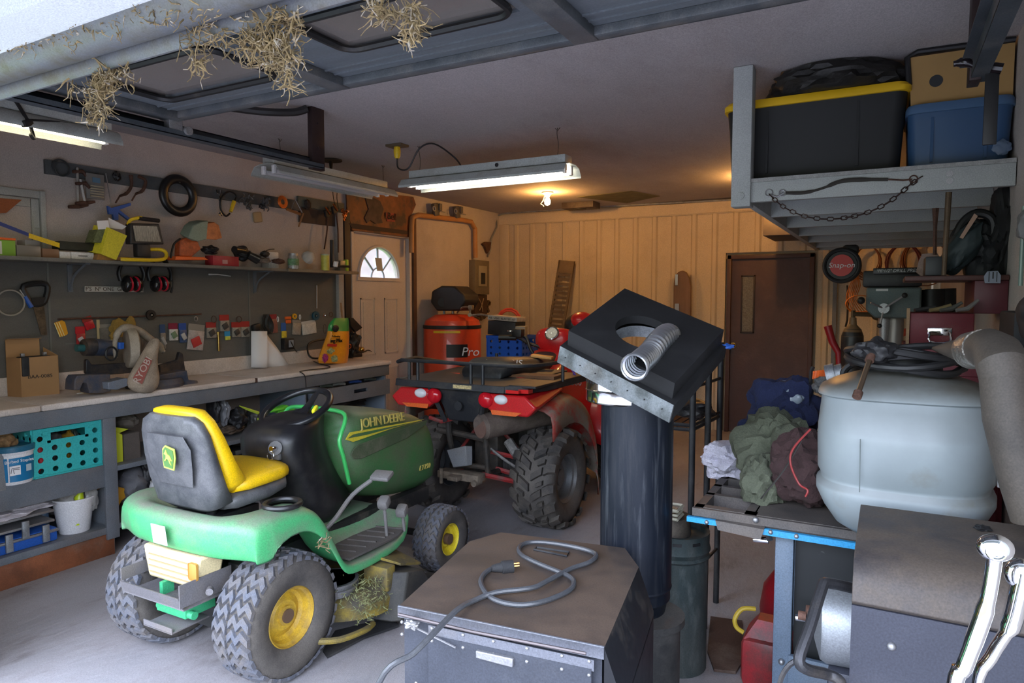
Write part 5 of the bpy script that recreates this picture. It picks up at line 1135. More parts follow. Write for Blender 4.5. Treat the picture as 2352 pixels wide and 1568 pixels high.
so = fo.modifiers.new('thick', 'SOLIDIFY'); so.thickness = .008
fo.modifiers.move(1, 0)
for s in (1, -1):
    mb = MB().prism([(s * a, y, .358) for a, y in ((.2, .36), (.40, .36), (.405, .7), (.36, .84), (.24, .84), (.2, .6))], (0, 0, .01)); mb.prism([(s * a, y, .36 + (y - .84) * .5) for a, y in ((.22, .84), (.34, .84), (.33, .89), (.23, .89))], (0, 0, .01))
    m_ = build(mb, 'foot_mat', mat('mat_gray', (.1, .09, .085), .8, dust=.5, dcol=(.16, .13, .11)), tr, **TK)
    mb = MB()
    for i in range(6): mb.box((s * .3, .42 + i * .07, .371), (.15, .008, .006), (0, 0, .25 * s))
    build(mb, 'ribs', MATS['mat_gray'], m_, **TK)
build(MB().torus((.345, .03, .70), (0, 0, 1), .07, .012, 28, 8).cyl((.345, .03, .66), (.345, .03, .67), .065), 'cup_holder', TB, tr, **TK)
st = build(MB().box((0, 0, 0), (.085, .003, .08), None), 'white_sticker', paper, tr, **TK, label='square white paper sticker on the rear fender'); st.location = (-.015, -.268, .605); st.rotation_euler = (.12, 0, 0)
# rear: tail block, bumper, hitch
mb = MB().loft([[V((x, y, z)) for x, z in ((-.15 * k, .40 + .0 * k), (.15 * k, .40), (.185 * k, .53), (-.185 * k, .53))] for y, k in ((-.235, .95), (-.12, 1.))])
tl = build(mb, 'tail_panel', mat('cream_plastic', (.7, .58, .33), .5, dust=.3, dcol=(.35, .2, .08)), tr, bev=.012, **TK)
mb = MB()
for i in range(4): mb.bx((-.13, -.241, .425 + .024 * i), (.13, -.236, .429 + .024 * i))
build(mb, 'ridges', mat('dark_cream', (.4, .3, .16), .6), tl, **TK)  # ridges in a darker cream than the panel
build(MB().bx((.12, -.245, .44), (.17, -.235, .51), .01), 'amber_patch', mat('amber_patch', (.5, .25, .05), .5), tl, **TK)
mb = MB().hexa([(-.2, -.30, .35), (.16, -.30, .35), (.16, -.295, .35), (-.2, -.295, .35), (-.2, -.32, .40), (.16, -.32, .40), (.16, -.315, .40), (-.2, -.315, .40)])
mb.bx((-.2, -.315, .40), (-.195, -.1, .45)).bx((.16, -.315, .36), (.165, -.08, .45)).bx((-.2, -.3, .345), (.165, -.12, .35))
for x, z in ((-.16, .42), (.19, .4)): mb.cyl((x, -.2, z), (x + .02, -.22, z), .014, n=12)
build(mb, 'bumper', mat('worn_steel_plate', (.2, .19, .2), .45, metal=.4, dust=.4), tr, **TK)
build(MB().bx((-.09, -.24, .27), (.09, -.1, .345), .004).cyl((-.1, -.22, .285), (.12, -.22, .285), .016, n=12).bx((-.05, -.25, .33), (-.03, -.2, .4)), 'frame_end', mat('frame_green', (.05, .4, .18), .45, dust=.2), tr, **TK)
build(MB().bx((-.085, -.3, .235), (.09, -.13, .243), .003).bx((-.085, -.3, .235), (.09, -.296, .26)), 'hitch_plate', MATS['worn_steel_plate'], tr, **TK)
# seat
def srect(cx, cy, cz, w, t, tilt, n=20, p=.45):
    o = []
    for i in range(n):
        a = 2 * pi * i / n; x = math.copysign(abs(cos(a)) ** p, cos(a)) * w; y = math.copysign(abs(sin(a)) ** p, sin(a)) * t
        o.append(V((cx + x, cy + y * cos(tilt), cz + y * sin(tilt))))
    return o
sh_ = [(-.10, .685, .13, .05), (-.115, .71, .19, .06), (-.15, .8, .215, .035), (-.175, .9, .21, .03), (-.195, 1.0, .195, .028), (-.205, 1.05, .17, .025), (-.205, 1.075, .13, .018)]
sc = build(MB().loft([srect(0, y, z, w, t, .18) for y, z, w, t in sh_]), 'seat_back_shell', TS, tr, sharp=60, **TK)
build(MB().loft([srect(-.0, y - .036, z, w, .004, .2) for y, z, w in ((-.158, .79, .1), (-.182, .87, .13), (-.195, .95, .14), (-.205, 1.0, .11))]), 'raised_panel', TS, sc, **TK)
cu = [(-.05, .76, .18, .06), (-.06, .79, .205, .07), (-.1, .88, .208, .05), (-.135, .98, .195, .045), (-.16, 1.05, .175, .04), (-.175, 1.09, .14, .035), (-.185, 1.1, .09, .02)]
build(MB().loft([srect(0, y, z, w, t, .15, p=.6) for y, z, w, t in cu]), 'back_cushion', TY, tr, sharp=80, **TK)
bt = [(-.08, .15), (-.03, .2), (.05, .212), (.15, .21), (.22, .19), (.25, .15)]
def hring(y, w, z, t, p=.5, n=20): return [V((math.copysign(abs(cos(a)) ** p, cos(a)) * w, y, z + math.copysign(abs(sin(a)) ** p, sin(a)) * t)) for a in [2 * pi * i / n for i in range(n)]]
build(MB().loft([hring(y, w, z, t, .6) for y, w, z, t in ((-.06, .19, .77, .035), (.0, .205, .77, .038), (.08, .21, .775, .04), (.17, .205, .778, .042), (.225, .18, .775, .038), (.25, .13, .77, .025))]), 'seat_cushion', TY, tr, sharp=80, **TK)
build(MB().loft([hring(y, w, z, t, .4) for y, w, z, t in ((-.1, .17, .7, .02), (-.06, .2, .71, .035), (.1, .205, .715, .035), (.2, .19, .725, .028), (.235, .15, .735, .015))]), 'seat_pan', TS, tr, sharp=60, **TK)
build(MB().bx((-.13, -.13, .60), (.13, .1, .655), .004).cyl((.08, -.1, .655), (.08, -.1, .70), .02).cyl((-.1, -.1, .655), (-.1, -.1, .70), .02), 'seat_bracket', TB, tr, **TK)
bz, by = .915, -.236
lg = build(MB().prism([(a + .03, by - .012, b) for a, b in ((-.03 + .0, bz - .045), (.03, bz - .05), (.04, bz), (.035, bz + .035), (-.02, bz + .045), (-.037, bz + .03), (-.036, bz - .02))], (0, .004, 0)), 'badge_rim', mat('badge_yellow', (.5, .6, .1), .5), sc, **TK)
lg2 = build(MB().prism([(a + .03, by - .0145, b) for a, b in ((-.024, bz - .038), (.025, bz - .043), (.033, bz), (.029, bz + .028), (-.018, bz + .038), (-.03, bz + .024), (-.029, bz - .018))], (0, .004, 0)), 'badge_field', mat('badge_green', (.08, .2, .05), .5), sc, **TK)
deer = [(-.022, .012), (-.014, .022), (-.01, .03), (-.006, .02), (.0, .012), (.012, .008), (.02, -.004), (.027, -.012), (.022, -.013), (.012, -.006), (.016, -.02), (.022, -.03), (.012, -.022), (.004, -.008), (-.006, -.006), (-.014, -.016), (-.02, -.014), (-.011, -.004), (-.01, .008)]
build(MB().prism([(a + .03, by - .0175, bz + b) for a, b in deer], (0, .003, 0)), 'leaping_deer', MATS['badge_yellow'], sc, **TK)
# dash pedestal, hood
mb = MB(); D = [(.16, .30, .19, .46, .2), (.24, .27, .185, .62, .25), (.2, .27, .18, .8, .3), (.2, .3, .17, .92, .3), (.27, .42, .16, .965, .2)]
def rbox(x, y0, y1, z, z1=None, r=.03):
    z1 = z if z1 is None else z1
    return [V((-x, y0 + r, z)), V((-x + r, y0, z)), V((x - r, y0, z)), V((x, y0 + r, z)), V((x, y1, z1)), V((-x, y1, z1))]
build(MB().loft([rbox(.19, .4, .78, .43), rbox(.185, .33, .74, .55), rbox(.18, .27, .62, .7), rbox(.175, .215, .56, .84), rbox(.17, .225, .56, .92), rbox(.15, .29, .58, .955, .985), rbox(.11, .36, .58, .975, .99)]), 'dash_pedestal', TB, tr, sub=1, sharp=180, **TK)
H = [(.56, .205, .99, .62), (.7, .208, .985, .56), (.85, .21, .965, .455), (1.0, .212, .935, .425), (1.15, .212, .9, .42), (1.26, .205, .86, .42), (1.32, .19, .8, .43), (1.355, .16, .7, .45)]
def hsec(y, w, zt, zb):
    row = [(w, zb), (w + .012, (zb + zt) / 2 - .05), (w + .006, (zb + zt) / 2 + .05), (w, zt - .1), (w - .02, zt - .035), (w - .07, zt - .01), (0, zt)]
    return [V((a, y, b)) for a, b in row] + [V((-a, y, b)) for a, b in row[-2::-1]]
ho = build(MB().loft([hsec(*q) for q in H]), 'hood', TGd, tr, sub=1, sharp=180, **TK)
e = build(MB().tube([V((s_ * a, y, z)) for s_, a, y, z in ((1, .205, .585, .63), (1, .218, .53, .78), (1, .214, .51, .86), (1, .2, .57, .955), (1, .13, .58, .985), (-1, .13, .58, .985), (-1, .2, .57, .955), (-1, .214, .51, .86), (-1, .218, .53, .78), (-1, .205, .585, .63))], .01, 8, k=3), 'hood_edge', mat('bright_green_edge', (.05, .42, .1), .35), ho, **TK)
sx = .2185
for s in (1, -1):
    mb = MB().prism([(s * (sx - .004), y, z) for y, z in ((.55, .855), (.58, .885), (1.19, .852), (.9, .85), (.6, .835))], (s * .006, 0, 0))
    stp = build(mb, 'yellow_stripe', mat('stripe_yellow', (.6, .5, .04), .5, dust=.3, dcol=(.3, .25, .08)), ho, **TK)
    build(MB().prism([(s * (sx - .002), y, z) for y, z in ((.56, .86), (.6, .872), (1.1, .853), (.7, .853))], (s * .006, 0, 0)), 'stripe_line', TGd, ho, **TK)
    build(MB().prism([(s * (sx + .0), y, z) for y, z in ((.6, .8), (.58, .775), (.6, .75), (.66, .74), (1.02, .775), (1.2, .82), (1.22, .845), (1.1, .84), (.64, .815))], (s * .0045, 0, 0)), 'side_groove', mat('groove_green', (.05, .075, .035), .7, dust=.4), ho, bev=.004, **TK)
ym = mat('faded_letter_yellow', (.42, .34, .08), .6)
M0 = tr.matrix_basis
letters('JOHN DEERE', .066, plane_m((sx + .004, .83, .905), (0, 1, -.045), (-.15, 0, 1)), ym, ho, world=False, ext=.003, label='yellow maker name on the hood side', space=.92)
letters('LT150', .04, plane_m((sx + .002, 1.19, .58), (0, 1, -.03), (0, 0, 1)), ym, ho, world=False, ext=.003, shear=.25)
build(MB().bx((-.15, 1.3, .47), (.15, 1.36, .72), .02), 'grille', TB, tr, **TK)
# steering wheel
sw = V((0, .45, 1.005)); ax = V((0, -.42, .9)).normalized(); u, w_ = V((1, 0, 0)), ax.cross(V((1, 0, 0)))
R8 = .165
o = build(MB().torus(sw, ax, R8, .0165, 44, 12), 'steering_wheel', mat('wheel_black', (.01, .01, .012), .3, dust=.2, dcol=(.05, .045, .04)), tr, **TK)
mb = MB()
for a in (90, 215, 325): d = u * cos(radians(a)) + w_ * sin(radians(a)); mb.tube([sw - ax * .045, sw + d * .08 - ax * .03, sw + d * R8], [.03, .022, .014], 10, flat=.5)
mb.cyl(sw - ax * .06, sw - ax * .03, .042, .05, 20); build(mb, 'spokes', MATS['wheel_black'], o, **TK)
build(MB().cyl(sw - ax * .2, sw - ax * .04, .05, .032, 18), 'steering_column', TB, tr, **TK)
# controls
build(MB().tube([(.1, .5, .985), (.11, .47, 1.0)], .006, 6).box((.115, .455, 1.008), (.02, .055, .022), (.4, 0, .4), .009), 'throttle_lever', mat('lever_yellow', (.85, .8, .03), .35), tr, **TK)
kc = V((.1, .232, .862)); f = build(MB().cyl(kc, kc + V((.008, -.018, .006)), .032, n=22).box(kc + V((.0, -.004, -.03)), (.05, .02, .04), None, .006), 'ignition_switch', mat('ignition_gray', (.1, .1, .1), .4, dust=.3), tr, **TK)
build(MB().cyl(kc + V((.01, -.02, .006)), kc + V((.012, -.045, .008)), .012, n=12).torus(kc + V((.014, -.05, -.02)), (1, 0, .2), .018, .0015, 16, 5), 'key', chrome, f, **TK)
build(MB().tube([kc + V((.01, -.03, -.05)), kc + V((.01, -.03, -.09))], .008, 8).box(kc + V((.01, -.035, -.115)), (.055, .02, .032), (0, 0, .2), .008), 'orange_knob', orange, tr, **TK)
build(MB().sph((-.14, .19, .76), (.03, .02, .035), 14), 'green_reflector', mat('dusty_green_dot', (.06, .2, .06), .6), tr, **TK)
pdm = mat('pedal_gray', (.17, .16, .155), .7, dust=.3)
build(MB().tube([(.24, .36, .46), (.27, .42, .52), (.28, .52, .6), (.33, .6, .66)], .011, 8, k=4).box((.37, .63, .68), (.1, .075, .025), (.3, .0, .2), .01), 'brake_pedal', pdm, tr, **TK)
for i, q in enumerate(((.36, .655, .54), (.38, .77, .47))): build(MB().box(q, (.055, .065, .05), (.4, 0, .3), .014).cyl((q[0], q[1] + .02, .36), q, .008), 'drive_pedal', pdm, tr, **TK)
# mower deck
dk = build(MB().loft([[V((cos(2 * pi * i / 28) * w * 1.0, .52 + sin(2 * pi * i / 28) * l, z)) for i in range(28)] for w, l, z in ((.5, .32, .09), (.5, .32, .15), (.46, .29, .19), (.44, .27, .2))]), 'mower_deck', mat('deck_yellow', (.45, .32, .03), .6, dust=.75, dcol=(.09, .08, .06), ds=5, up_dust=.6), tr, **TK)
build(MB().cyl((.3, .36, .2), (.3, .36, .26), .1, n=28).cyl((.3, .36, .225), (.3, .36, .235), .115, n=28).cyl((.3, .36, .25), (.3, .36, .26), .115, n=28), 'belt_pulley', steel, dk, **TK)
build(MB().prism([(.33, .55, .3), (.45, .55, .3), (.5, .6, .27), (.5, .76, .22), (.33, .76, .26)], (0, 0, .012)).bx((.36, .5, .18), (.5, .56, .29), .004), 'chute_bracket', MATS['deck_yellow'], dk, **TK)
build(MB().loft([[V((x, y, z)) for y, z in ((.47 + s, .04), (.74, .06), (.75, .16), (.7, .23), (.52 + s, .26))] for x, s in ((.4, 0), (.52, .03), (.56, .06))]), 'discharge_chute', mat('chute_black', (.03, .03, .03), .6, dust=.5, dcol=(.1, .09, .07)), dk, bev=.008, **TK)
build(MB().tube([(.42, .12, .1), (.48, .2, .085), (.5, .34, .07), (.48, .42, .06)], .014, 8, k=3), 'deck_skid', MATS['deck_yellow'], dk, **TK)
gw = build(MB().lathe([(.03, -.025), (.05, -.03), (.062, -.018), (.064, 0), (.062, .018), (.05, .03), (.03, .025), (.001, .02)], (.47, .87, .066), (1, 0, 0), 26), 'gauge_wheel', rubber, dk, **TK)
mb = MB(); R = random.Random(4)
for i in range(420):
    p = V((R.uniform(.3, .49), R.gauss(.42, .09), .2 + R.uniform(0, .05))); p.x = min(.5, p.x)
    if R.random() < .4: p = V((R.uniform(.46, .52), R.uniform(.3, .5), R.uniform(.1, .22)))
    d = V((R.gauss(0, 1), R.gauss(0, 1), R.gauss(0, .7))).normalized() * R.uniform(.012, .03)
    mb.tube([p, p + d], .0016, 3)
o = build(mb, 'grass_clippings', mat('old_clippings', (.22, .23, .1), .9, var=.5, vs=30), None); o.location = (-2.48, 1.91, 0)
o['label'] = 'clump of old grass clippings caked on the tractor mower deck'; o['category'] = 'grass'; o['kind'] = 'stuff'
single(MB().prism([at(x, y, Z=.003) for x, y in ((742, 1497), (770, 1452), (900, 1420), (915, 1440), (835, 1468), (752, 1512))], (0, 0, .01)), 'rubber_mat', rubber, 'black strip of rubber on the floor beside the near rear tractor tyre', 'mat')
mb = MB()
for i in range(26):
    p = V((.40, .2, .52)) + V((R.uniform(-.02, .03), R.uniform(-.03, .02), R.uniform(-.02, .02))); mb.tube([p, p + V((R.gauss(0, .015), R.gauss(0, .015), R.gauss(0, .012)))], .002, 3)
o = build(mb, 'leaf_litter', straw, None); o.location = (-2.44, 1.88, -.01); o['label'] = 'tuft of dry straw stuck on the near rear tractor tyre'; o['category'] = 'straw'; o['kind'] = 'stuff'
# ---------------------------------------------------------------- quad bike (local frame at the point below the rear axle)
AR = mat('quad_red', (.55, .012, .015), .35, dust=.2, dcol=(.3, .08, .06), ds=6, coat=.3)
ARm = mat('quad_red_mud', (.4, .02, .015), .5, col2=(.24, .2, .16), c2=.42, c2s=4, c2w=.1, dust=.4)
AB = mat('quad_black', (.016, .018, .022), .5, dust=.35, dcol=(.075, .068, .06), ds=7)
mudm = mat('muddy_tread', (.028, .028, .03), .75, dust=.65, dcol=(.1, .085, .07), ds=5, bump=.4)
at_ = thing('quad_bike', 'muddy red quad bike with knobbly tyres and a black rear rack, beyond the tractor', 'quad bike', (-2.42, 4.12, 0))
for x, s in ((.46, 1), (-.46, -1)): tyre(at_, (x, 0, .33), .315, .29, .165, mat('quad_rim', (.2, .21, .22), .4, metal=.6, dust=.4), 15, 'knob', s, lm=mudm, lug=.024)
for x, s in ((.45, 1), (-.45, -1)): tyre(at_, (x, 1.28, .3), .283, .2, .15, MATS['quad_rim'], 15, 'knob', s, lm=mudm, lug=.022)
# rear rack
mb = MB().loft([[V((x, y, z)) for y, z in ((-.46, .94), (-.452, .985), (.5, 1.0), (.5, .985), (-.43, .965))] for x in (-.5, .35)])
mb.loft([[V((x + d, y, z)) for x, y in ((.35, -.45), (.48, -.38), (.53, -.2), (.55, .45))] for d, z in ((0, .985), (0, .94), (-.04, .94), (-.04, .985))], closed=False, caps=False)
mb.bx((-.5, -.45, .965), (-.46, .5, .99)).bx((.35, -.4, .975), (.54, .45, .99))
for x in (-.3, -.1, .1, .3): mb.bx((x - .015, -.45, .97), (x + .015, .5, .985))
build(mb, 'rear_rack', AB, at_, bev=.004, **TK)
mb = MB().tube([(-.5, -.43, 1.10), (-.46, -.44, 1.115), (.3, -.42, 1.11), (.42, -.38, 1.11), (.5, -.28, 1.11), (.54, .1, 1.11), (.54, .45, 1.0)], .0125, 8)
mb.tube([(-.5, -.43, 1.10), (-.52, -.2, 1.11), (-.52, .45, 1.0)], .0125, 8)
for x, y in ((-.4, -.43), (-.33, -.43), (-.2, .4), (.09, -.43), (.18, -.43), (.54, 0)): mb.cyl((x, y, .98), (x, y, 1.11), .012, n=8)
build(mb, 'rack_rail', AB, at_, **TK)
build(MB().bx((-.03, -.458, .952), (.11, -.452, .975)), 'warning_label', mat('worn_label', (.5, .4, .2), .5, var=.6, vs=90), at_, **TK)
build(MB().bx((.36, -.455, .945), (.45, -.43, .965)).bx((.43, -.42, .945), (.5, -.36, .968)), 'red_reflector', mat('reflector_red', (.6, .02, .02), .2), at_, **TK)
single(MB().box((-2.3, 4.15, 1.0), (.72, .14, .02), (0, 0, .06)).xf(Matrix.Identity(4)), 'wood_plank', mat('stained_plank', (.16, .075, .035), .8, var=.3, vs=4), 'short brown wooden plank lying across the quad bike rack', 'plank')
# centre plate and tail lights
build(MB().prism([(-.21, -.41, .94), (.16, -.41, .94), (.1, -.36, .72), (-.13, -.36, .72)], (0, .03, 0)), 'number_plate_panel', AB, at_, bev=.008, **TK)
build(MB().tube([(-.24, -.42, .94), (-.15, -.37, .71)], .016, 6).tube([(.19, -.42, .94), (.12, -.37, .71)], .016, 6).cyl((-.02, -.415, .83), (-.02, -.4, .83), .03, n=16), 'panel_ribs', AB, at_, **TK)
whl = mat('lens_white', (.75, .76, .78), .15); rdl = mat('lens_red', (.55, .01, .02), .12)
for s in (-1, 1):
    x0 = .26 * s
    f = build(MB().loft([[V((s * x, y, z)) for x, z in ((.17, .93), (.48, .93), (.56, .86), (.5, .80), (.26, .80), (.17, .86))] for y in (-.43, -.38)] + [[V((s * x, 0.0, z)) for x, z in ((.2, 1.0), (.46, .99), (.55, .93), (.5, .9), (.26, .9), (.2, .95))]]), 'rear_fender', AR, at_, bev=.012, **TK)
    build(MB().sph((s * .2, -.425, .888), (.055, .035, .052), 18), 'tail_light', rdl, f, **TK)
    build(MB().sph((s * .31, -.425, .897), (.05, .028, .032), 18), 'reverse_light', whl, f, **TK)
    build(MB().prism([(s * a, -.437, b) for a, b in ((.24, .83), (.46, .825), (.42, .80), (.25, .80))], (0, .006, 0)), 'orange_reflector', orange, f, **TK)
    # wheel arch flare round the tyre
    mb = MB(); secs = []
    for i in range(15):
        a = radians(122 - i * 9.6); r = .50
        c0 = V((0, .02, .39))
        d = V((0, cos(a), sin(a)))
        secs.append([c0 + d * r + V((s * x, 0, dz)) for x, dz in ((.2, .02), (.42, .02), (.52, .0), (.575, -.03), (.59, -.09), (.592, -.19))])
    mb.loft(secs, caps=False, closed=False)
    o = build(mb, 'wheel_arch', ARm, at_, sharp=180, **TK); q = o.modifiers.new('t', 'SOLIDIFY'); q.thickness = .01
# exhaust
ex = build(MB().cyl((.15, -.38, .705), (.44, .2, .75), .085, n=28).cyl((.14, -.405, .702), (.15, -.38, .705), .07, .085, 28), 'muffler', mat('rusty_muffler', (.13, .1, .085), .75, metal=.3, var=.35, vs=16, dust=.4), at_, **TK)
build(MB().cyl((.139, -.4065, .702), (.142, -.40, .7022), .07, n=28), 'end_cap', mat('rust_cap', (.15, .085, .065), .8, var=.2), ex, **TK)
# frame, arms, hitch
mb = MB()
for x in (-.17, .12): mb.tube([(x, -.33, .9), (x, -.3, .62), (x * .9, -.25, .36), (x * .8, .1, .33)], .02, 8)
mb.tube([(-.3, -.24, .62), (.1, -.28, .6)], .022, 8).cyl((-.35, 0, .315), (.35, 0, .315), .03).tube([(-.17, -.25, .4), (.12, -.25, .4)], .018, 8).bx((-.1, -.1, .3), (.1, .5, .65), .03).bx((-.2, .2, .35), (.2, 1.2, .7), .05)
build(mb, 'frame', mat('grimy_black', (.03, .028, .026), .6, dust=.5, dcol=(.11, .085, .065), ds=10), at_, **TK)
rdm = mat('arm_red', (.3, .02, .02), .5, dust=.5, dcol=(.12, .09, .08), ds=12)
for s in (-1, 1):
    for p, q, r in (((.08, -.28, .36), (.36, -.1, .28), .018), ((.08, -.1, .36), (.36, .02, .28), .018), ((.1, -.2, .5), (.34, -.02, .42), .016), ((.1, -.05, .62), (.3, 0, .4), .013)):
        build(MB().tube([(s * p[0], p[1], p[2]), (s * q[0], q[1], q[2])], r, 6), 'suspension_arm', rdm, at_, **TK)
    prof = []
    for i in range(13): prof.append((.05 - .002 * i + (.01 if i % 2 else 0), .009 * i))
    build(MB().lathe([(.02, 0)] + prof + [(.02, .11)], (s * .13, -.04, .4), (s, 0, -.1), 20), 'rubber_boot', rubber, at_, **TK)
build(MB().tube([(-.3, -.34, .72), (-.2, -.34, .7), (-.1, -.33, .73)], .014, 6), 'brake_pipe', rdm, at_, **TK)
build(MB().tube([(.18, -.1, .56), (.24, -.12, .5), (.3, -.05, .46)], .035, 8).tube([(.1, -.2, .52), (.2, -.18, .45), (.3, -.1, .36)], .01, 6, k=4), 'shock_absorber', mat('grime_gray', (.2, .19, .18), .6, var=.4, vs=40), at_, **TK)
build(MB().loft([[(-.14, -.38, .52), (.0, -.36, .56), (.0, -.34, .42), (-.1, -.36, .40)], [(-.1, -.3, .5), (.02, -.3, .55), (.02, -.3, .42), (-.08, -.3, .40)]]), 'skid_guard', mat('dusty_gray_plate', (.25, .26, .28), .55, dust=.4), at_, bev=.006, **TK)
build(MB().bx((-.2, -.4, .33), (.12, -.3, .38), .006).bx((-.08, -.46, .34), (.0, -.38, .37), .004).cyl((-.16, -.41, .3), (-.16, -.41, .4), .012).cyl((.1, -.42, .33), (.1, -.34, .33), .02), 'tow_hitch', mat('muddy_hitch', (.2, .16, .12), .8, var=.4, vs=20), at_, **TK)
# seat, body, pod, bars
build(MB().loft([hring(y, w, z, t, .7) for y, w, z, t in ((-.15, .16, 1.02, .05), (0, .2, 1.05, .07), (.3, .19, 1.02, .08), (.7, .13, 1.0, .07), (.85, .1, 1.05, .05))]), 'saddle', AB, at_, sharp=80, **TK)
build(MB().loft([hring(y, w, z, t, .7) for y, w, z, t in ((.3, .17, .8, .14), (.7, .2, .85, .17), (.95, .22, .92, .2), (1.15, .24, .9, .2), (1.45, .2, .85, .16), (1.6, .12, .82, .1))]), 'body_panel', AR, at_, sharp=80, **TK)
for s in (-1, 1):
    mb = MB(); secs = []
    for i in range(12):
        a = radians(175 - i * 13); secs.append([V((0, 1.28, .36)) + V((0, cos(a), sin(a))) * .5 + V((s * x, 0, dz)) for x, dz in ((.18, .04), (.4, .03), (.55, -.02), (.57, -.1))])
    o = build(mb.loft(secs, caps=False, closed=False), 'front_fender', AR, at_, sharp=180, **TK); q = o.modifiers.new('t', 'SOLIDIFY'); q.thickness = .01
build(MB().prism([(.4, .5, .62), (.4, .9, .6), (.34, .9, .95), (.3, .4, .95)], (-.02, 0, 0)), 'side_panel', AR, at_, bev=.01, **TK)
letters('500', .05, plane_m((.5, .32, .93), (1, .3, 0), (0, 0, 1)), mat('decal_gray', (.4, .4, .4), .5), at_, world=False, ext=.001)
letters('POLARIS', .07, plane_m((.1, -.02, 1.085), (1, .35, 0), (-.2, .5, .6)), MATS['decal_gray'], at_, world=False, ext=.001)
pod = build(MB().loft([hring(y, w, z, t, .75) for y, w, z, t in ((.93, .1, 1.19, .08), (.98, .16, 1.18, .11), (1.1, .17, 1.17, .11), (1.28, .13, 1.15, .08), (1.36, .06, 1.14, .04))]), 'headlight_pod', AR, at_, sharp=80, **TK)
c = V((.02, .925, 1.24)); ax_ = V((.05, -.85, .5)).normalized()
build(MB().cyl(c, c + ax_ * .012, .052, n=28), 'speedometer', mat('gauge_face', (.55, .52, .45), .4, var=.2, vs=60), pod, **TK)
build(MB().torus(c + ax_ * .01, ax_, .054, .008, 28, 8).cyl(c + ax_ * .012, c + ax_ * .016, .008, n=10), 'gauge_bezel', chrome, pod, **TK)
mb = MB().tube([(.0, .98, 1.1), (-.2, .95, 1.15), (-.3, .92, 1.2), (-.44, .85, 1.2)], .013, 8, k=4).tube([(0, .98, 1.1), (.2, .95, 1.15), (.3, .92, 1.2), (.44, .85, 1.2)], .013, 8, k=4)
mb.cyl((-.3, .9, 1.2), (-.44, .85, 1.2), .022, n=12).cyl((.3, .9, 1.2), (.44, .85, 1.2), .022, n=12).box((-.28, .9, 1.24), (.09, .07, .07), None, .01).tube([(-.3, .92, 1.22), (-.22, .93, 1.2), (-.16, .9, 1.1), (-.1, .95, 1.0)], .014, 8, k=4)
build(mb, 'handlebar', cable, at_, **TK)
build(MB().cyl((-.33, .86, 1.255), (-.33, .86, 1.262), .03, n=18), 'reservoir_cap', chrome, at_, **TK)
single(MB().box((-2.28, 4.62, 1.09), (.16, .1, .02), (0, .1, .3), .004), 'orange_booklet', mat('orange_manual', (.6, .3, .08), .5), 'small orange and white booklet lying on the quad bike seat', 'booklet')  # booklet in one even orange
single(MB().tube([(-1.98, 4.5, 1.12), (-1.95, 4.47, 1.02), (-1.93, 4.4, .95)], .006, 6).tube([(-1.95, 4.5, 1.1), (-1.96, 4.45, 1.02), (-1.9, 4.42, .97)], .005, 6), 'purple_strap', mat('purple', (.08, .03, .3), .7), 'purple bungee strap tied to the right side of the quad bike rack', 'strap')
# red and black helmet standing behind the handlebar
hc = at(1330, 748, Y=5.75); t = thing('riding_helmet', 'black and red helmet half hidden behind the black flue cover', 'helmet', hc - V((0, 0, .12)))
build(MB().sph(hc, (.13, .14, .12), 20, noise_amt=.1), 'shell', dark, t); build(MB().sph(hc + V((.04, -.03, .04)), (.11, .12, .09), 16), 'red_panel', AR, t)
# ---------------------------------------------------------------- back of the garage
# air compressor
c = V((-4.02, 6.35, 0)); r = .30
yc0 = 6.35
p0, p1 = at(985, 740, Y=yc0), at(1095, 740, Y=yc0); r = (p1.x - p0.x) / 2; cx = (p0.x + p1.x) / 2; zt = p0.z
cr_ = mat('compressor_red', (.62, .06, .02), .35, dust=.15, dcol=(.3, .06, .03), coat=.3)
t = thing('air_compressor', 'tall orange-red upright air compressor with a black motor cover', 'compressor', (cx, yc0, 0))
C = V((cx, yc0, 0))
build(MB().lathe([(.001, .06), (r * .8, .08), (r, .16), (r, zt - .04), (r * .93, zt + .03), (r * .6, zt + .09), (.001, zt + .105)], C, (0, 0, 1), 48), 'tank', cr_, t)
build(MB().lathe([(r, zt - .06), (r + .006, zt - .055), (r + .006, zt - .025), (r, zt - .02)], C, (0, 0, 1), 48), 'black_band', dark, t)
for a in (30, 150, 270): build(MB().cyl(C + V((cos(radians(a)) * r * .8, sin(radians(a)) * r * .8, 0)), C + V((cos(radians(a)) * r * .8, sin(radians(a)) * r * .8, .12)), .025), 'foot', dark, t)
g = lambda a, b, o=0.: at(a, b, Y=yc0 - .1 + o)
P = [g(*q) for q in ((991, 668), (1013, 656), (1043, 657), (1066, 676), (1069, 692), (1056, 714), (1002, 714), (988, 694))]
mc = build(MB().prism(P, (0, .3, 0)), 'motor_cover', mat('cover_black', (.02, .018, .018), .5, var=.2), t, bev=.02)
build(MB().cyl(g(1016, 694), g(1016, 694, -.01), .05, n=16), 'vent_grille', mat('grille_black', (.008, .008, .008), .6), mc)
build(MB().cyl(g(1020, 712, .1), g(1020, 724, .1), .015).cyl(g(1040, 712, .1), g(1040, 724, .1), .015), 'motor_mount', steel, t)
build(MB().tube([g(1050, 718, .05), g(1062, 706, 0), g(1078, 706, 0), g(1080, 720, 0)], .01, 6, k=4).box(g(1082, 706), (.05, .05, .05), None, .008).cyl(g(1079, 723), g(1079, 723, -.02), .022, n=16).tube([g(1085, 724), g(1105, 722), g(1128, 726)], .014, 8), 'pressure_regulator', mat('brass_grime', (.25, .2, .14), .5, metal=.6, var=.4, vs=30), t)
a_ = C + V((r * .8, -r * .62, 0)); 
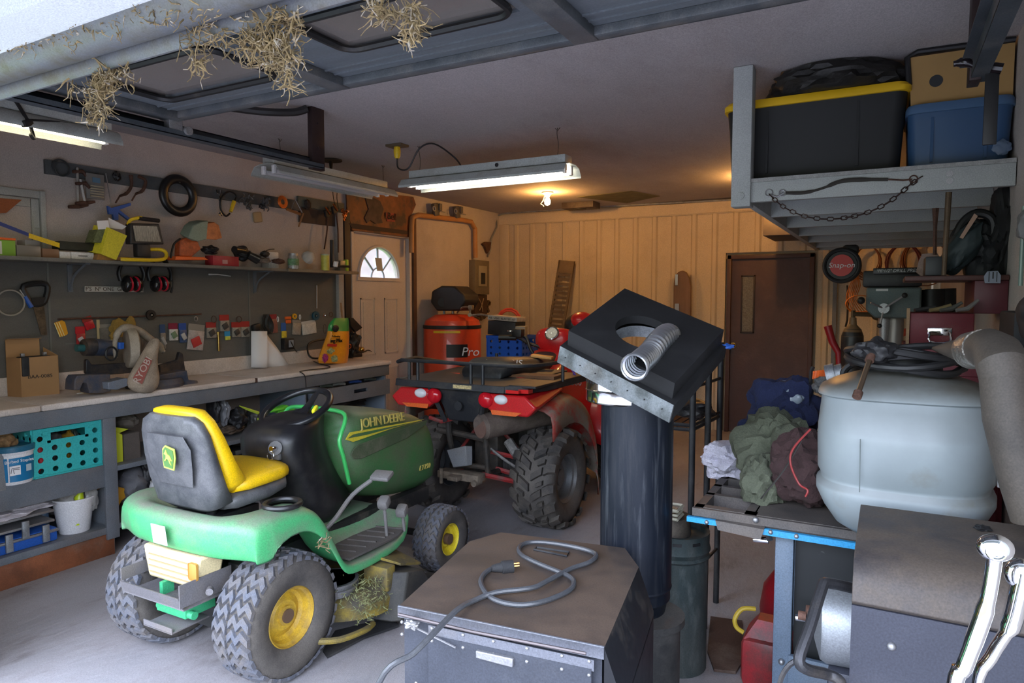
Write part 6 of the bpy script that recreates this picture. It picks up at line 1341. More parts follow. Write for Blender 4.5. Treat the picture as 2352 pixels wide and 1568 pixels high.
letters('Pro', .13, plane_m(at(1082, 808, Y=yc0 - r * .82) + V((0, -.02, 0)), (1, .6, 0), (0, 0, 1)), white, t, shear=.2)
q = at(1082, 808, Y=yc0 - r * .82); u_ = V((1, .6, 0)).normalized(); n_ = V((.6, -1, 0)).normalized()
build(MB().loft([[C + V((cos(a) * (r + .004), sin(a) * (r + .004), z)) for a in [radians(k) for k in range(-68, -20, 6)]] for z in (q.z - .07, q.z + .07)], caps=False, closed=False), 'logo_panel', mat('logo_black', (.015, .012, .012), .5), t)
build(MB().loft([[C + V((cos(a) * (r + .004), sin(a) * (r + .004), z)) for a in [radians(k) for k in range(-95, -40, 6)]] for z in (zt - .1, zt - .075)], caps=False, closed=False), 'yellow_stripe', yellow, t)
# blue milk crate on the stand, with the kit box and red hose
Yc = 6.0; a, b = at(1118, 770, Y=Yc), at(1182, 822, Y=Yc)
blc = mat('crate_blue', (.01, .09, .5), .4)
t = thing('milk_crate', 'blue plastic crate standing behind the quad bike, boxes stacked on it', 'crate', ((a.x + b.x) / 2, Yc + .15, b.z - .06))
x1_ = a.x + (b.x - a.x) * 1.25
crate(t, a.x, x1_, Yc, Yc + .36, b.z - .06, a.z, blc, 5, 4, 4, .014)
tb = thing('crate_stand', 'dark stand under the blue crate behind the quad bike', 'stand', (a.x + .15, Yc + .2, 0))
build(MB().bx((a.x - .05, Yc - .02, b.z - .09), (x1_ + .25, Yc + .4, b.z - .062)), 'stand_top', rust, tb)
for x in (a.x, x1_ + .2):
    for y in (Yc, Yc + .36): build(MB().bx((x - .02, y - .0, 0), (x + .02, y + .03, b.z - .09)), 'leg', rust, tb)
z = a.z
t = thing('kit_box', 'white and gray carton printed AIR SAND BLASTER KIT on the blue crate', 'carton', (a.x + .15, Yc + .1, z))
build(MB().box((a.x + .17, Yc + .12, z + .175), (.34, .2, .045), (0, .06, .0), .003), 'carton', mat('grubby_white', (.42, .38, .33), .7, var=.3, vs=20), t)
letters('AIR SAND BLASTER KIT', .03, plane_m((a.x + .17, Yc + .018, z + .172), (1, 0, -.06), (0, 0, 1)), MATS['black_ink'], t)
single(MB().box((a.x + .16, Yc + .13, z + .075), (.32, .22, .14), (0, .05, 0), .004), 'black_carton', dark, 'black carton between the blue crate and the kit box', 'carton')
single(MB().box((a.x + .36, Yc + .08, z + .05), (.1, .14, .1), (0, 0, .3), .005), 'gray_tool', mat('tool_putty', (.3, .27, .22), .6), 'putty-coloured tool lying on the blue crate right of the cartons', 'tool')
rc = at(1168, 738, Y=Yc + .27)
coil(rc, .12, 6, mat('orange_red_hose', (.7, .07, .03), .5), 'bright orange-red air hose coil piled behind the kit box', (.3, -1, .2), .011, 'air_hose', 'hose', 3)
lump(at(1145, 748, Y=Yc + .2), (.09, .06, .05), 4, mat('salmon_cloth', (.6, .14, .06), .8), 'orange_cloth', 'orange cloth bundled left of the air hose', 'cloth')
# breaker panel on the left wall
XB_ = XL + .09; a, b = at(1091, 600, X=XB_), at(1124, 676, X=XB_)
pm = mat('panel_taupe', (.2, .17, .12), .5, metal=.3, var=.1)
t = thing('breaker_panel', 'taupe electrical breaker panel high on the left wall near the back corner', 'breaker panel', (XL + .05, (a.y + b.y) / 2, b.z))
build(MB().bx((XL + .001, a.y, b.z), (XB_, b.y, a.z + .02), .004), 'cabinet', pm, t)
pd = build(MB().bx((XB_, a.y + .08, b.z + .1), (XB_ + .008, b.y - .07, a.z - .05), .002), 'door', mat('panel_light', (.3, .27, .2), .5), t)
build(MB().bx((XB_ + .008, a.y + .13, b.z + .13), (XB_ + .012, b.y - .12, b.z + .27)), 'breakers', dark, pd)
t = thing('wiring_box', 'open dark junction box with wires below the breaker panel', 'electrical box', (XL + .05, a.y + .15, b.z - .25))
build(MB().bx((XL + .001, a.y + .03, b.z - .25), (XL + .07, b.y - .02, b.z - .005), .003), 'box', mat('inside_brown', (.06, .03, .02), .8, var=.4), t)
build(MB().tube([(XL + .08, a.y + .1, b.z - .05), (XL + .085, a.y + .16, b.z - .12), (XL + .08, a.y + .2, b.z - .22)], .005, 5, k=3).tube([(XL + .08, a.y + .22, b.z - .05), (XL + .085, a.y + .16, b.z - .15), (XL + .08, a.y + .12, b.z - .2)], .005, 5, k=3), 'wires', mat('cream_wire', (.4, .3, .2), .5), t)
mb = MB(); R = random.Random(2)
q = at(1108, 715, X=XL + .035)
for i in range(9): p = q + V((0, R.uniform(-.14, .14), R.uniform(-.1, .12))); mb.box(p, (.06, R.uniform(.03, .09), R.uniform(.03, .08)), (R.uniform(-1, 1), 0, 0), .006)
single(mb, 'air_fittings', mat('grimy_fittings', (.12, .08, .05), .6, metal=.4, var=.5, vs=30), 'cluster of grimy air fittings and valves below the wiring box', 'fittings')
single(MB().prism([at(*k, X=XL + .01) for k in ((1104, 560), (1112, 555), (1124, 556), (1122, 572), (1116, 582), (1110, 566))], (.03, 0, 0)), 'wall_bracket', rust, 'small rusty bracket on the wall above the breaker panel', 'bracket')
# orange bent pipe with two vises' clamps
om = mat('orange_pipe', (.42, .2, .07), .5, var=.15, dust=.3)
g = lambda a, b: at(a, b, X=XL + .06)
single(MB().tube([g(945, 580), g(945, 520), g(947, 500), g(960, 494), g(1060, 505), g(1082, 509), g(1091, 525), g(1092, 592)], .028, 12, k=1), 'orange_pipe', om, 'orange-tan bent pipe frame hung on the left wall beside the white door', 'pipe')
for (x, y), l in (((1000, 481), 'left small clamp hooked on the orange-tan bent pipe'), ((1049, 487), 'right small clamp hooked on the orange-tan bent pipe')):
    q = at(x, y, X=XL + .08); t = thing('hinge_clamp', l, 'clamp', q - V((0, 0, .09)))
    build(MB().box(q, (.05, .09, .14), (.2, 0, 0), .012).box(q + V((.03, .05, .03)), (.03, .05, .08), None, .008), 'body', mat('clamp_gray', (.12, .11, .1), .5, metal=.4, var=.3), t)
    build(MB().tube([q + V((.03, .04, -.02)), q + V((.04, .13, -.02))], .008, 6).torus(q + V((.04, -.08, 0)), (1, 0, 0), .025, .006, 14, 6), 'screw', steel, t)
# carved/painted picture over the door
g = lambda a, b, o=.02: at(a, b, X=XL + o)
t = thing('picture_panel', 'dark orange-brown printed panel with animal and rock shapes above the white door', 'picture', g(875, 535))
P = [g(*q) for q in ((793, 438), (850, 441), (947, 452), (953, 470), (940, 500), (938, 545), (807, 529), (795, 480))]
pic = mat('picture_print', (.19, .055, .018), .6, col2=(.05, .022, .018), c2=.5, c2s=4.5, c2w=.12, var=.4, vs=9, bump=.3, bs=18)
build(MB().prism(P, (.015, 0, 0)), 'panel', pic, t)
build(MB().prism([g(*q, .036) for q in ((838, 455), (850, 450), (872, 462), (880, 480), (874, 500), (878, 512), (862, 514), (850, 506), (842, 512), (836, 500), (846, 480))], (.008, 0, 0)), 'dark_figure', mat('figure_brown', (.06, .035, .03), .7, var=.5, vs=12), t)
mb = MB().prism([g(*q, .036) for q in ((884, 488), (908, 490), (906, 510), (888, 508))], (.006, 0, 0)); build(mb, 'red_rock', mat('rock_red', (.28, .05, .03), .7, var=.4, vs=20), t)
letters('1Bell', .1, plane_m(g(897, 497, .048), (0, 1, 0), (0, 0, 1)), MATS['black_ink'], t)
build(MB().prism([g(*q, .036) for q in ((800, 512), (860, 520), (935, 530), (936, 538), (808, 524))], (.006, 0, 0)), 'ground_band', mat('dark_band', (.05, .03, .022), .8), t)
# aluminium ramp leaning on the back wall
rm_ = mat('ramp_bronze', (.2, .15, .1), .45, metal=.6, var=.2, dust=.3)
t = thing('loading_ramp', 'slim slotted metal loading ramp leaning against the back wall', 'ramp', (-3.72, 7.7, 0))
def onp(px, py, f): # lean: top touches wall y=7.93, foot at y=7.5
    return at(px, py, Y=7.93 - .43 * (1 - f))
tl_, tr2 = onp(1283, 597, 1), onp(1319, 600, 1); bl_ = V((tl_.x - .14, 7.52, .05)); br_ = V((tr2.x - .14, 7.52, .05))
mid = lambda a, b, f: a + (b - a) * f
build(MB().hexa([bl_, mid(bl_, br_, .12), mid(bl_, br_, .12) + V((0, .03, 0)), bl_ + V((0, .03, 0)), tl_, mid(tl_, tr2, .12), mid(tl_, tr2, .12) + V((0, .03, 0)), tl_ + V((0, .03, 0))]).hexa([mid(bl_, br_, .88), br_, br_ + V((0, .03, 0)), mid(bl_, br_, .88) + V((0, .03, 0)), mid(tl_, tr2, .88), tr2, tr2 + V((0, .03, 0)), mid(tl_, tr2, .88) + V((0, .03, 0))]).hexa([mid(bl_, tl_, .92), mid(br_, tr2, .92), mid(br_, tr2, .92) + V((0, .03, 0)), mid(bl_, tl_, .92) + V((0, .03, 0)), tl_, tr2, tr2 + V((0, .03, 0)), tl_ + V((0, .03, 0))]), 'side_rails', rm_, t)
for i in range(30):
    f = .03 + i * .03; l, r_ = mid(bl_, tl_, f), mid(br_, tr2, f)
    build(MB().hexa([l + V((0, .005, 0)), r_ + V((0, .005, 0)), r_ + V((0, .02, 0)), l + V((0, .02, 0)), l + V((0, .005, .035)), r_ + V((0, .005, .035)), r_ + V((0, .02, .035)), l + V((0, .02, .035))]), 'rung', rm_, t)
# ironing-board-like tall rounded panel
g = lambda a, b, o=0: at(a, b, Y=7.9 + o)
P = [g(1546, 715)] + [g(1547, 650), g(1550, 632), g(1558, 624), g(1567, 621), g(1576, 625), g(1583, 638), g(1587, 660), g(1588, 720)]
P[0] = V((P[1].x, 7.9, 0)); P[-1] = V((P[-2].x + .01, 7.9, 0))
t = thing('rounded_board', 'tall brown round-topped board standing against the back wall', 'board', V(((P[0].x + P[-1].x) / 2, 7.9, 0)))
build(MB().prism(P, (0, .04, 0)), 'board', mat('board_brown', (.16, .09, .05), .5, var=.3, vs=4, stretch=(3, 1, .4)), t, bev=.01)
build(MB().bx(g(1551, 630, -.01), g(1557, 655, -.002)).bx(g(1550, 697, -.02), g(1560, 720, -.005)), 'metal_tab', chrome, t)
# vertical hood: wall stuff under the loft (fluorescent box end on back wall)
a, b = at(1757, 500, Y=7.2), at(1830, 540, Y=7.2)
single(MB().bx((a.x, 7.1, b.z), (b.x, 7.9, a.z), .004), 'wall_cabinet', mat('gray_brown_box', (.12, .1, .09), .6, var=.2), 'gray-brown box hung high on the back wall behind the loft', 'cabinet')
# ---------------------------------------------------------------- black pellet stove / smoker box in the foreground
sg = mat('charcoal_enamel', (.045, .05, .065), .42, metal=.2, var=.15, dust=.25, dcol=(.1, .1, .11), ds=5)
stp_ = mat('dusty_black_top', (.028, .025, .027), .5, metal=.1, dust=.8, dcol=(.09, .062, .046), ds=3.5, var=.45, vs=4)
ZT = .7
sb = thing('stove_cabinet', 'charcoal sheet-metal stove cabinet in the foreground with a cord coiled on its brown-dusted top', 'cabinet', (-.88, 1.75, 0))
tp = lambda a, b, z=ZT: at(a, b, Z=z)
FL, FR, R1, R2, BL_, L1 = tp(915, 1392), tp(1388, 1487), tp(1467, 1302), tp(1435, 1258), tp(1150, 1222), tp(1078, 1243)
build(MB().prism([FL, FR, R1, R2, BL_, L1], (0, 0, -.012)), 'top_plate', stp_, sb)
dn = V((0, 0, -.16)); rr1 = V((.055, -.02, -.13)); Fr2, R12 = FR + V((.05, -.0, -.13)), R1 + V((.05, 0, -.13))
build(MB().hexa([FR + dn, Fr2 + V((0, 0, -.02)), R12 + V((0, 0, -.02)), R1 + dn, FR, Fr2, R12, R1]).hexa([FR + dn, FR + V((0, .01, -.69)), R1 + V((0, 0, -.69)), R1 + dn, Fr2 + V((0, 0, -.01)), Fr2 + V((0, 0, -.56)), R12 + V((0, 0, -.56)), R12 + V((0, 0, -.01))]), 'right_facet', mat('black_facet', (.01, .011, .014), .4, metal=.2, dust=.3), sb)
build(MB().prism([p + V((0, 0, -.013)) for p in (FL + V((.01, .012, 0)), FR + V((-.01, .012, 0)), R1, R2, BL_, L1)], (0, 0, -.68)), 'body', sg, sb)
fx = (FR - FL).normalized(); fn = V((fx.y, -fx.x, 0)); wd = (FR - FL).length
build(MB().prism([FL + fn * .004, FR + fn * .004, FR + fn * .004 + V((0, 0, -.028)), FL + fn * .004 + V((0, 0, -.028))], fn * -.012).cyl(FL + V((0, 0, .0)), FR + V((0, 0, .0)), .004, n=8), 'front_lip', mat('bright_edge_metal', (.2, .21, .24), .3, metal=.7, dust=.3), sb)
P = lambda u_, z: FL + fx * (wd * u_) + fn * .006 + V((0, 0, z))
dd_ = build(MB().prism([P(.17, -.055), P(.95, -.055), P(.95, -.66), P(.17, -.66)], fn * .004), 'front_door', sg, sb)
build(MB().prism([P(.17, -.03), P(.96, -.032), P(.96, -.06), P(.17, -.055)], fn * .003), 'hinge_strip', MATS['bright_edge_metal'], sb)
mb = MB()
for u_ in (.03, .19, .35, .5, .66, .82, .94):
    for z in (-.036, -.07): mb.sph(P(u_, z) + fn * .004, .005, 8)
for z in (-.2, -.3, -.4): mb.sph(P(.1, z), .005, 8); mb.sph(P(.2, z) + fn * .004, .005, 8)
build(mb, 'rivets', steel, sb)
build(MB().prism([P(.42, -.066), P(.6, -.066), P(.6, -.09), P(.42, -.086)], fn * .014), 'door_latch', steel, dd_, bev=.003)
build(MB().tube([P(.02, -.012) + fn * .012, P(.4, -.018) + fn * .012, P(.93, -.014) + fn * .012], .004, 6), 'copper_tube', mat('dull_copper', (.12, .1, .1), .45, metal=.6), sb)
build(MB().tube([P(.06, -.03) + fn * .012, P(.09, -.035) + fn * .014, P(.32, -.07) + fn * .012], .0025, 5).blob(P(.09, -.033) + fn * .012, (.02, .012, .01), 3, .6), 'tie_wire', steel, sb)
mb = MB()
for i in range(5): mb.prism([P(.26, -.2 - i * .025), P(.3, -.2 - i * .025), P(.3, -.21 - i * .025), P(.26, -.21 - i * .025)], fn * .001 + V((0, 0, 0)))
for i in range(4): mb.cyl(P(.33, -.24 - i * .025) + fn * .003, P(.33, -.24 - i * .025) + fn * .005, .006, n=8)
build(mb, 'vent_slots', dark, dd_)
a, b, c_, d_ = tp(1233, 1257, ZT + .003), tp(1307, 1268, ZT + .003), tp(1302, 1277, ZT + .003), tp(1226, 1262, ZT + .003)
build(MB().tube([a, b, c_, d_], .004, 4, True), 'handle_recess_rim', blackm, sb); build(MB().prism([a, b, c_, d_], (0, 0, -.002)), 'handle_recess', dark, sb)
z = ZT + .007
pts = [(1138, 1300), (1112, 1318), (1105, 1340), (1128, 1372), (1180, 1388), (1240, 1383), (1300, 1360), (1318, 1340), (1305, 1322), (1240, 1295), (1200, 1275), (1192, 1258), (1212, 1246), (1260, 1246), (1330, 1258), (1368, 1272), (1355, 1290), (1310, 1306), (1255, 1335), (1220, 1350), (1140, 1360), (1090, 1378), (1048, 1402), (1000, 1450), (950, 1500)]
P3 = [tp(x, y, z + (.006 if 17 < i < 21 else 0)) for i, (x, y) in enumerate(pts)]
P3[-3] = tp(1048, 1402, ZT + .02); P3[-2] = at(1000, 1450, Y=1.35); P3[-1] = at(950, 1500, Y=1.28); P3.append(at(870, 1568, Y=1.22)); P3.append(V((P3[-1].x - .1, 1.2, .3))); P3.append(V((P3[-1].x - .15, 1.15, .006)))
t = thing('power_cord', 'thick gray-black power cord looped on the stove cabinet top, trailing off to the left', 'cord', P3[3])
build(MB().tube(P3, .0075, 8, k=6), 'cord', mat('cord_gray', (.06, .063, .07), .32, dust=.3, dcol=(.16, .16, .17)), t)
pl = tp(1160, 1302, z + .008); dx = (tp(1180, 1300, z + .008) - tp(1138, 1304, z + .008)).normalized()
build(MB().cyl(pl - dx * .04, pl - dx * .01, .01, .016, 12).cyl(pl - dx * .01, pl + dx * .025, .02, n=14), 'plug', rubber, t)
build(MB().cyl(pl + dx * .025, pl + dx * .045, .003, n=6).cyl(pl + dx * .025 + V((0, 0, .008)), pl + dx * .045 + V((0, 0, .008)), .003, n=6), 'prongs', MATS['brass'], t)
# ---------------------------------------------------------------- stove pipes and the flue cover
YP = 2.35
l, r_ = at(1376, 925, Y=YP), at(1557, 925, Y=YP); PX = (l.x + r_.x) / 2 + .0; rr_ = ((r_ - l).dot(rt)) / 2 * 1.0
zt_, zb_ = l.z + .03, at(1466, 1395, Y=YP).z
pm_ = mat('scuffed_blue_black', (.01, .014, .024), .34, metal=.4, col2=(.1, .11, .125), c2=.55, c2s=4, c2w=.22, dust=.3, dcol=(.06, .06, .065), stretch=(8, 8, .6))
t = thing('stove_pipe', 'tall scuffed blue-black stovepipe holding up the tilted flue cover', 'pipe', (PX, YP, 0))
C = V((PX, YP, 0))
build(MB().lathe([(rr_ * .96, zt_), (rr_, zt_), (rr_, zb_ + .12), (rr_ * 1.0, zb_ + .09), (rr_ * .97, zb_ + .085), (rr_ * .98, zb_ + .05), (rr_ * .9, zb_ + .04), (rr_ * .84, zb_), (rr_ * .8, zb_)], C, (0, 0, 1), 56), 'pipe_body', pm_, t)
build(MB().lathe([(rr_ * 1.004, zb_ + .1), (rr_ * 1.02, zb_ + .094), (rr_ * 1.004, zb_ + .088)], C, (0, 0, 1), 56), 'bead', pm_, t)
build(MB().cyl(C + V((.055, -.02, 0)), C + V((.055, -.02, zb_ - .015)), .115, n=36).cyl(C + V((.055, -.02, zb_ - .025)), C + V((.055, -.02, zb_ - .0)), .13, n=36), 'base_pipe', mat('sooty_base', (.02, .02, .02), .6, up_dust=.9, dust=.4, dcol=(.12, .11, .1)), t)
# polished collar with pierced holes
l, r_ = at(1343, 895, Y=YP), at(1535, 915, Y=YP); cc = V((PX - .045, YP, 0)); rc_ = rr_ * 1.08; zc_ = zt_ - .015
t = thing('vent_collar', 'polished steel vent collar with a row of small holes on top of the stovepipe', 'collar', cc + V((0, 0, zc_)))
build(MB().lathe([(rc_ - .003, zc_ + .115), (rc_ - .003, zc_ + .001), (rc_, zc_ + .001), (rc_ + .004, zc_ + .006), (rc_ + .004, zc_ + .04), (rc_ + .007, zc_ + .045), (rc_ + .004, zc_ + .05), (rc_, zc_ + .115)], cc, (0, 0, 1), 64), 'band', mat('polished_steel', (.75, .76, .78), .12, metal=1), t)
mb = MB()
for i in range(44):
    a = 2 * pi * i / 44; d = V((cos(a), sin(a), 0)); mb.cyl(cc + d * (rc_ - .006) + V((0, 0, zc_ + .075)), cc + d * (rc_ + .003) + V((0, 0, zc_ + .075)), .006, n=8).cyl(cc + d * (rc_ - .006) + V((0, 0, zc_ + .095)), cc + d * (rc_ + .003) + V((0, 0, zc_ + .095)), .006, n=8)
build(mb, 'vent_holes', dark, t)
# tilted flue cover: four corners of its square face recovered from the photograph as a parallelogram
def para(px, Yc):
    r4 = [at(x, y, Y=1.) - V((0, 0, CAMZ)) for x, y in px]
    M = Matrix([[-r4[1][i], r4[2][i], -r4[3][i]] for i in range(3)]); k = M.inverted() @ (-r4[0])
    f = [1, k[0], k[1], k[2]]; s = Yc / (sum(f) / 4)
    return [V((0, 0, CAMZ)) + r4[i] * f[i] * s for i in range(4)]
A_, B_, C_, D_ = para(((1435, 662), (1663, 757), (1550, 880), (1306, 759)), 2.2)
n_ = (B_ - A_).cross(D_ - A_).normalized()
if n_.y > 0: n_ = -n_
t = thing('flue_cover', 'black square flue cover with a round hole, tilted on top of the stovepipe', 'flue cover', (A_ + B_ + C_ + D_) / 4 - n_ * .1)
ctr = (A_ + B_ + C_ + D_) / 4; ux = (B_ - A_) / 2; uy = (D_ - A_) / 2
fb = mat('matte_black_sheet', (.01, .01, .0115), .55, metal=.1, var=.2, dust=.2, dcol=(.04, .04, .044))
def G(a, b, h=0.): return ctr + ux * a + uy * b + n_ * h
hc_ = (-.02, .08); hr = .5; n = 32
circ = [(hc_[0] + hr * cos(2 * pi * (i + .5) / n), hc_[1] + hr * sin(2 * pi * (i + .5) / n)) for i in range(n)]
def sqp(i):
    a = 2 * pi * (i + .5) / n; d = max(abs(cos(a)), abs(sin(a))); return (cos(a) / d, sin(a) / d)
mb = MB(); sq = [sqp(i) for i in range(n)]
for i in range(n):
    j = (i + 1) % n; q = [G(*circ[i]), G(*circ[j]), G(*sq[j]), G(*sq[i])]
    if abs(sq[i][0] - sq[j][0]) > 1e-6 and abs(sq[i][1] - sq[j][1]) > 1e-6: q = q[:3] + [G(math.copysign(1, sq[i][0]), math.copysign(1, sq[i][1]))] + q[3:]
    mb.poly(q); mb.poly((G(*circ[i]), G(*circ[j]), G(*circ[j], -.03), G(*circ[i], -.03)))
T_ = .055
for a, b in (((-1, -1), (1, -1)), ((1, -1), (1, 1)), ((1, 1), (-1, 1)), ((-1, 1), (-1, -1))): mb.poly((G(*a), G(*b), G(*b, -T_), G(*a, -T_)))
build(mb, 'raised_box', fb, t, sharp=25)
mb = MB(); k = 1.08; sh_y = .08
for i in range(n):
    j = (i + 1) % n; f = lambda p: G(p[0] * k, p[1] * k + .04, -T_); q = [G(*circ[i], -T_), G(*circ[j], -T_), f(sq[j]), f(sq[i])]
    if abs(sq[i][0] - sq[j][0]) > 1e-6 and abs(sq[i][1] - sq[j][1]) > 1e-6: q = q[:3] + [f((math.copysign(1, sq[i][0]), math.copysign(1, sq[i][1])))] + q[3:]
    mb.poly(q)
fo = build(mb, 'flange_plate', fb, t, flat=True); q = fo.modifiers.new('t', 'SOLIDIFY'); q.thickness = .003
K = k; a, b, c2_ = G(-K, K + .04, -T_), G(K, K + .04, -T_), G(K, -K + .04, -T_)
dv_ = (uy.normalized() * .012 - n_ * .055)
mb = MB().prism([a, b, b + dv_, a + dv_], n_ * -.003)
gs = build(mb, 'galvanized_skirt', mat('mottled_zinc', (.2, .22, .23), .5, metal=.5, col2=(.09, .1, .1), c2=.45, c2s=14, c2w=.2, dust=.3), t)
build(MB().prism([b, c2_, c2_ - n_ * .05, b + dv_], ux.normalized() * .003), 'side_skirt', fb, t)
mb = MB()
for i in range(7): p = a + (b - a) * ((i + .5) / 7) + dv_ * .5; mb.cyl(p - dv_.cross(b - a).normalized() * .005, p + dv_.cross(b - a).normalized() * .005, .0018, n=6)
build(mb, 'screw_holes', dark, gs)
mb = MB().lathe([(hr * ux.length * .98, -.035), (hr * ux.length * .98, -.078)], G(*hc_), n_, 36); build(mb, 'inner_sleeve', galv, t)
build(MB().blob(c2_ + V((.0, 0, -.005)), (.02, .012, .008), 4, .6), 'blue_tape', blue, t)
# flexible foil duct lying across it
al = mat('foil', (.8, .82, .85), .33, metal=1.)
e0, e1, e2 = at(1535, 768, Y=2.22), at(1492, 812, Y=2.05), at(1455, 845, Y=1.9)
pth = smooth_path([e0 - n_ * .02 + V((.0, .05, -.01)), e0, (e0 + e1) / 2 + n_ * .012, e1, (e1 + e2) / 2, e2], 14)
q = single(MB().tube(pth, [.035 + .003 * (i % 3 == 0) + .004 * (i > len(pth) - 6) for i in range(len(pth))], 24), 'foil_duct', al, 'short crinkled foil duct lying across the black flue cover', 'duct', sharp=20)
bm_ = bmesh.new(); bm_.from_mesh(q.data)
for f in [f for f in bm_.faces if len(f.verts) > 5]: bm_.faces.remove(f)
bm_.to_mesh(q.data); bm_.free(); s_ = q.modifiers.new('t', 'SOLIDIFY'); s_.thickness = .0015
# gray-green pipe on the floor behind, with the tin and the basket
YG = 2.78
r_ = at(1633, 1300, Y=YG); rg = .125; cg = V((r_.x - rg * 1.12, YG, 0)); zg = at(1595, 1240, Y=YG - .1).z
gm = mat('mottled_gray_green', (.035, .052, .054), .5, metal=.3, col2=(.09, .11, .11), c2=.52, c2s=9, c2w=.15, dust=.4, dcol=(.12, .12, .11), stretch=(2, 2, .7))
t = thing('metal_drum', 'narrow mottled gray-green metal drum standing on the floor behind the stovepipe', 'drum', cg)
build(MB().lathe([(.001, .0), (rg, 0), (rg, zg - .11), (rg + .008, zg - .1), (rg, zg - .09), (rg + .01, zg - .07), (rg + .005, zg - .05), (rg + .006, zg), (rg * .93, zg), (rg * .9, zg - .02), (.001, zg - .02)], cg, (0, 0, 1), 44), 'drum_body', gm, t)
mb = MB()
for a in (-110, -75, -40): d = V((cos(radians(a)), sin(radians(a)), 0)); mb.box(cg + d * (rg + .006) + V((0, 0, zg - .025)), (.003, .035, .012), (0, 0, radians(a)))
build(mb, 'slots', dark, t)
single(MB().cyl(cg + V((-.03, 0, zg - .019)), cg + V((-.03, 0, zg + .055)), .085, .08, 28), 'round_tin', mat('brown_black_tin', (.035, .03, .028), .6, dust=.5), 'round dark lidded tin sitting on the gray-green drum', 'tin')
bz = zg + .057; bc = cg + V((-.05, -.04, bz)); t = thing('small_basket', 'small cream plastic basket of scraps on the dark tin', 'basket', bc)
mb = MB(); 
for a, b in (((-.06, -.045), (.07, -.045)), ((.07, -.045), (.07, .045)), ((.07, .045), (-.06, .045)), ((-.06, .045), (-.06, -.045))):
    for z0_, z1_ in ((0, .014), (.02, .03), (.036, .05)): a3, b3 = bc + V((*a, z0_)), bc + V((*b, z0_)); mb.tube([a3 + V((0, 0, (z1_ - z0_) / 2)), b3 + V((0, 0, (z1_ - z0_) / 2))], (z1_ - z0_) / 2, 4)
mb.bx(bc + V((-.06, -.045, 0)), bc + V((.07, .045, .004))); build(mb, 'basket_body', mat('cream_basket', (.5, .48, .38), .5), t)
build(MB().blob(bc + V((0, 0, .03)), (.045, .03, .018), 4, .6), 'scraps', mat('tan_scraps', (.3, .2, .12), .9, var=.5, vs=60), t)
# black tube rack
Yr = 3.02; t = thing('tube_rack', 'tall black tubular steel rack with wire shelves behind the flue cover', 'rack', (-.85, Yr + .2, 0))
x0_, x1_ = at(1590, 1000, Y=Yr).x, at(1618, 1000, Y=Yr + .1).x
zz = at(1600, 850, Y=Yr).z + .1
for x, y in ((x0_, Yr), (x1_ + .01, Yr + .12), (x0_ - .3, Yr), (x1_ - .3, Yr + .42), (x0_ + .03, Yr + .42)): build(MB().cyl((x, y, 0), (x, y, zz), .0145, n=12), 'post', blackm, t)
mb = MB()
for z in (.95, .97, 1.14, .28): mb.tube([(x0_, Yr, z), (x0_ - .3, Yr, z)], .009, 6); mb.tube([(x0_, Yr, z), (x0_ + .03, Yr + .42, z)], .008, 6)
for i in range(8): mb.cyl((x0_ - .3 + i * .043, Yr, .95), (x0_ - .3 + i * .043, Yr + .4, .95), .003, n=5)
build(mb, 'shelf_wires', blackm, t)
lump(V((x0_ - .08, Yr + .3, 1.0)), (.1, .1, .045), 5, dark, 'black_boot', 'dark lump resting on the tube rack behind the stovepipe', 'bundle')
# ---------------------------------------------------------------- storage loft on the right
LY, LB, LT_ = 3.5, 2.0, 2.112
t = thing('storage_loft', 'white painted wooden storage loft hung from the ceiling on the right', 'loft', (-.1, 5.4, 2.0))
lx = -.645
build(MB().bx((lx, LY, LB), (XR - .004, LY + .038, LT_ - .018), .002), 'front_beam', whitep, t)
build(MB().bx((lx, LY + .038, LB), (lx + .038, 7.4, LT_ - .018), .002), 'side_beam', whitep, t)
build(MB().bx((lx - .045, LY - .02, LB - .02), (lx + .045, LY + .07, ZC - .002), .003).cyl((lx - .0, LY - .026, LB + .03), (lx, LY - .02, LB + .03), .018, n=12), 'corner_post', whitep, t)
build(MB().bx((lx, LY - .004, LT_ - .018), (XR - .004, 7.4, LT_)), 'plywood_deck', mat('ply_edge', (.3, .3, .29), .8, var=.3, vs=20), t)
for y in (4.2, 4.9, 5.6, 6.3, 7.0, 7.36): build(MB().bx((lx + .038, y, LB), (XR - .004, y + .038, LT_ - .018), .002), 'joist', whitep, t)
mb = MB()
for p in ((2181, 399), (2181, 415)): q = at(*p, Y=LY); mb.cyl(q, q + V((0, -.004, 0)), .014, n=14)
build(mb, 'bolt_heads', steel, t)
g = lambda a, b, y=LY - .004: at(a, b, Y=y)
ch = thing('dog_chain', 'rusty chain sagging in a curve from the front of the loft', 'chain', g(1850, 500))
cp = smooth_path([g(1768, 447), g(1800, 475), g(1850, 497), g(1910, 503), g(1980, 492), g(2040, 465), g(2090, 425), g(2118, 405)], 12)
dist = 0; last = cp[0]; i_ = 0; mb = MB(); step = .021; links = []
for p in cp:
    if (p - last).length >= step: links.append((last, p)); last = p
chm = mat('rusty_chain', (.06, .035, .03), .5, metal=.6)
for i, (a, b) in enumerate(links):
    d = (b - a).normalized(); c = (a + b) / 2; s = d.cross(V((0, 1, 0))).normalized() if i % 2 else V((0, 1, 0))
    build(MB().tube([c - d * .016, c - d * .009 + s * .008, c + d * .009 + s * .008, c + d * .016, c + d * .009 - s * .008, c - d * .009 - s * .008], .0028, 5, True), 'link', chm, ch)
t = thing('leash_strap', 'dark webbing strap with metal snaps hooked along the loft beam', 'strap', g(1950, 425))
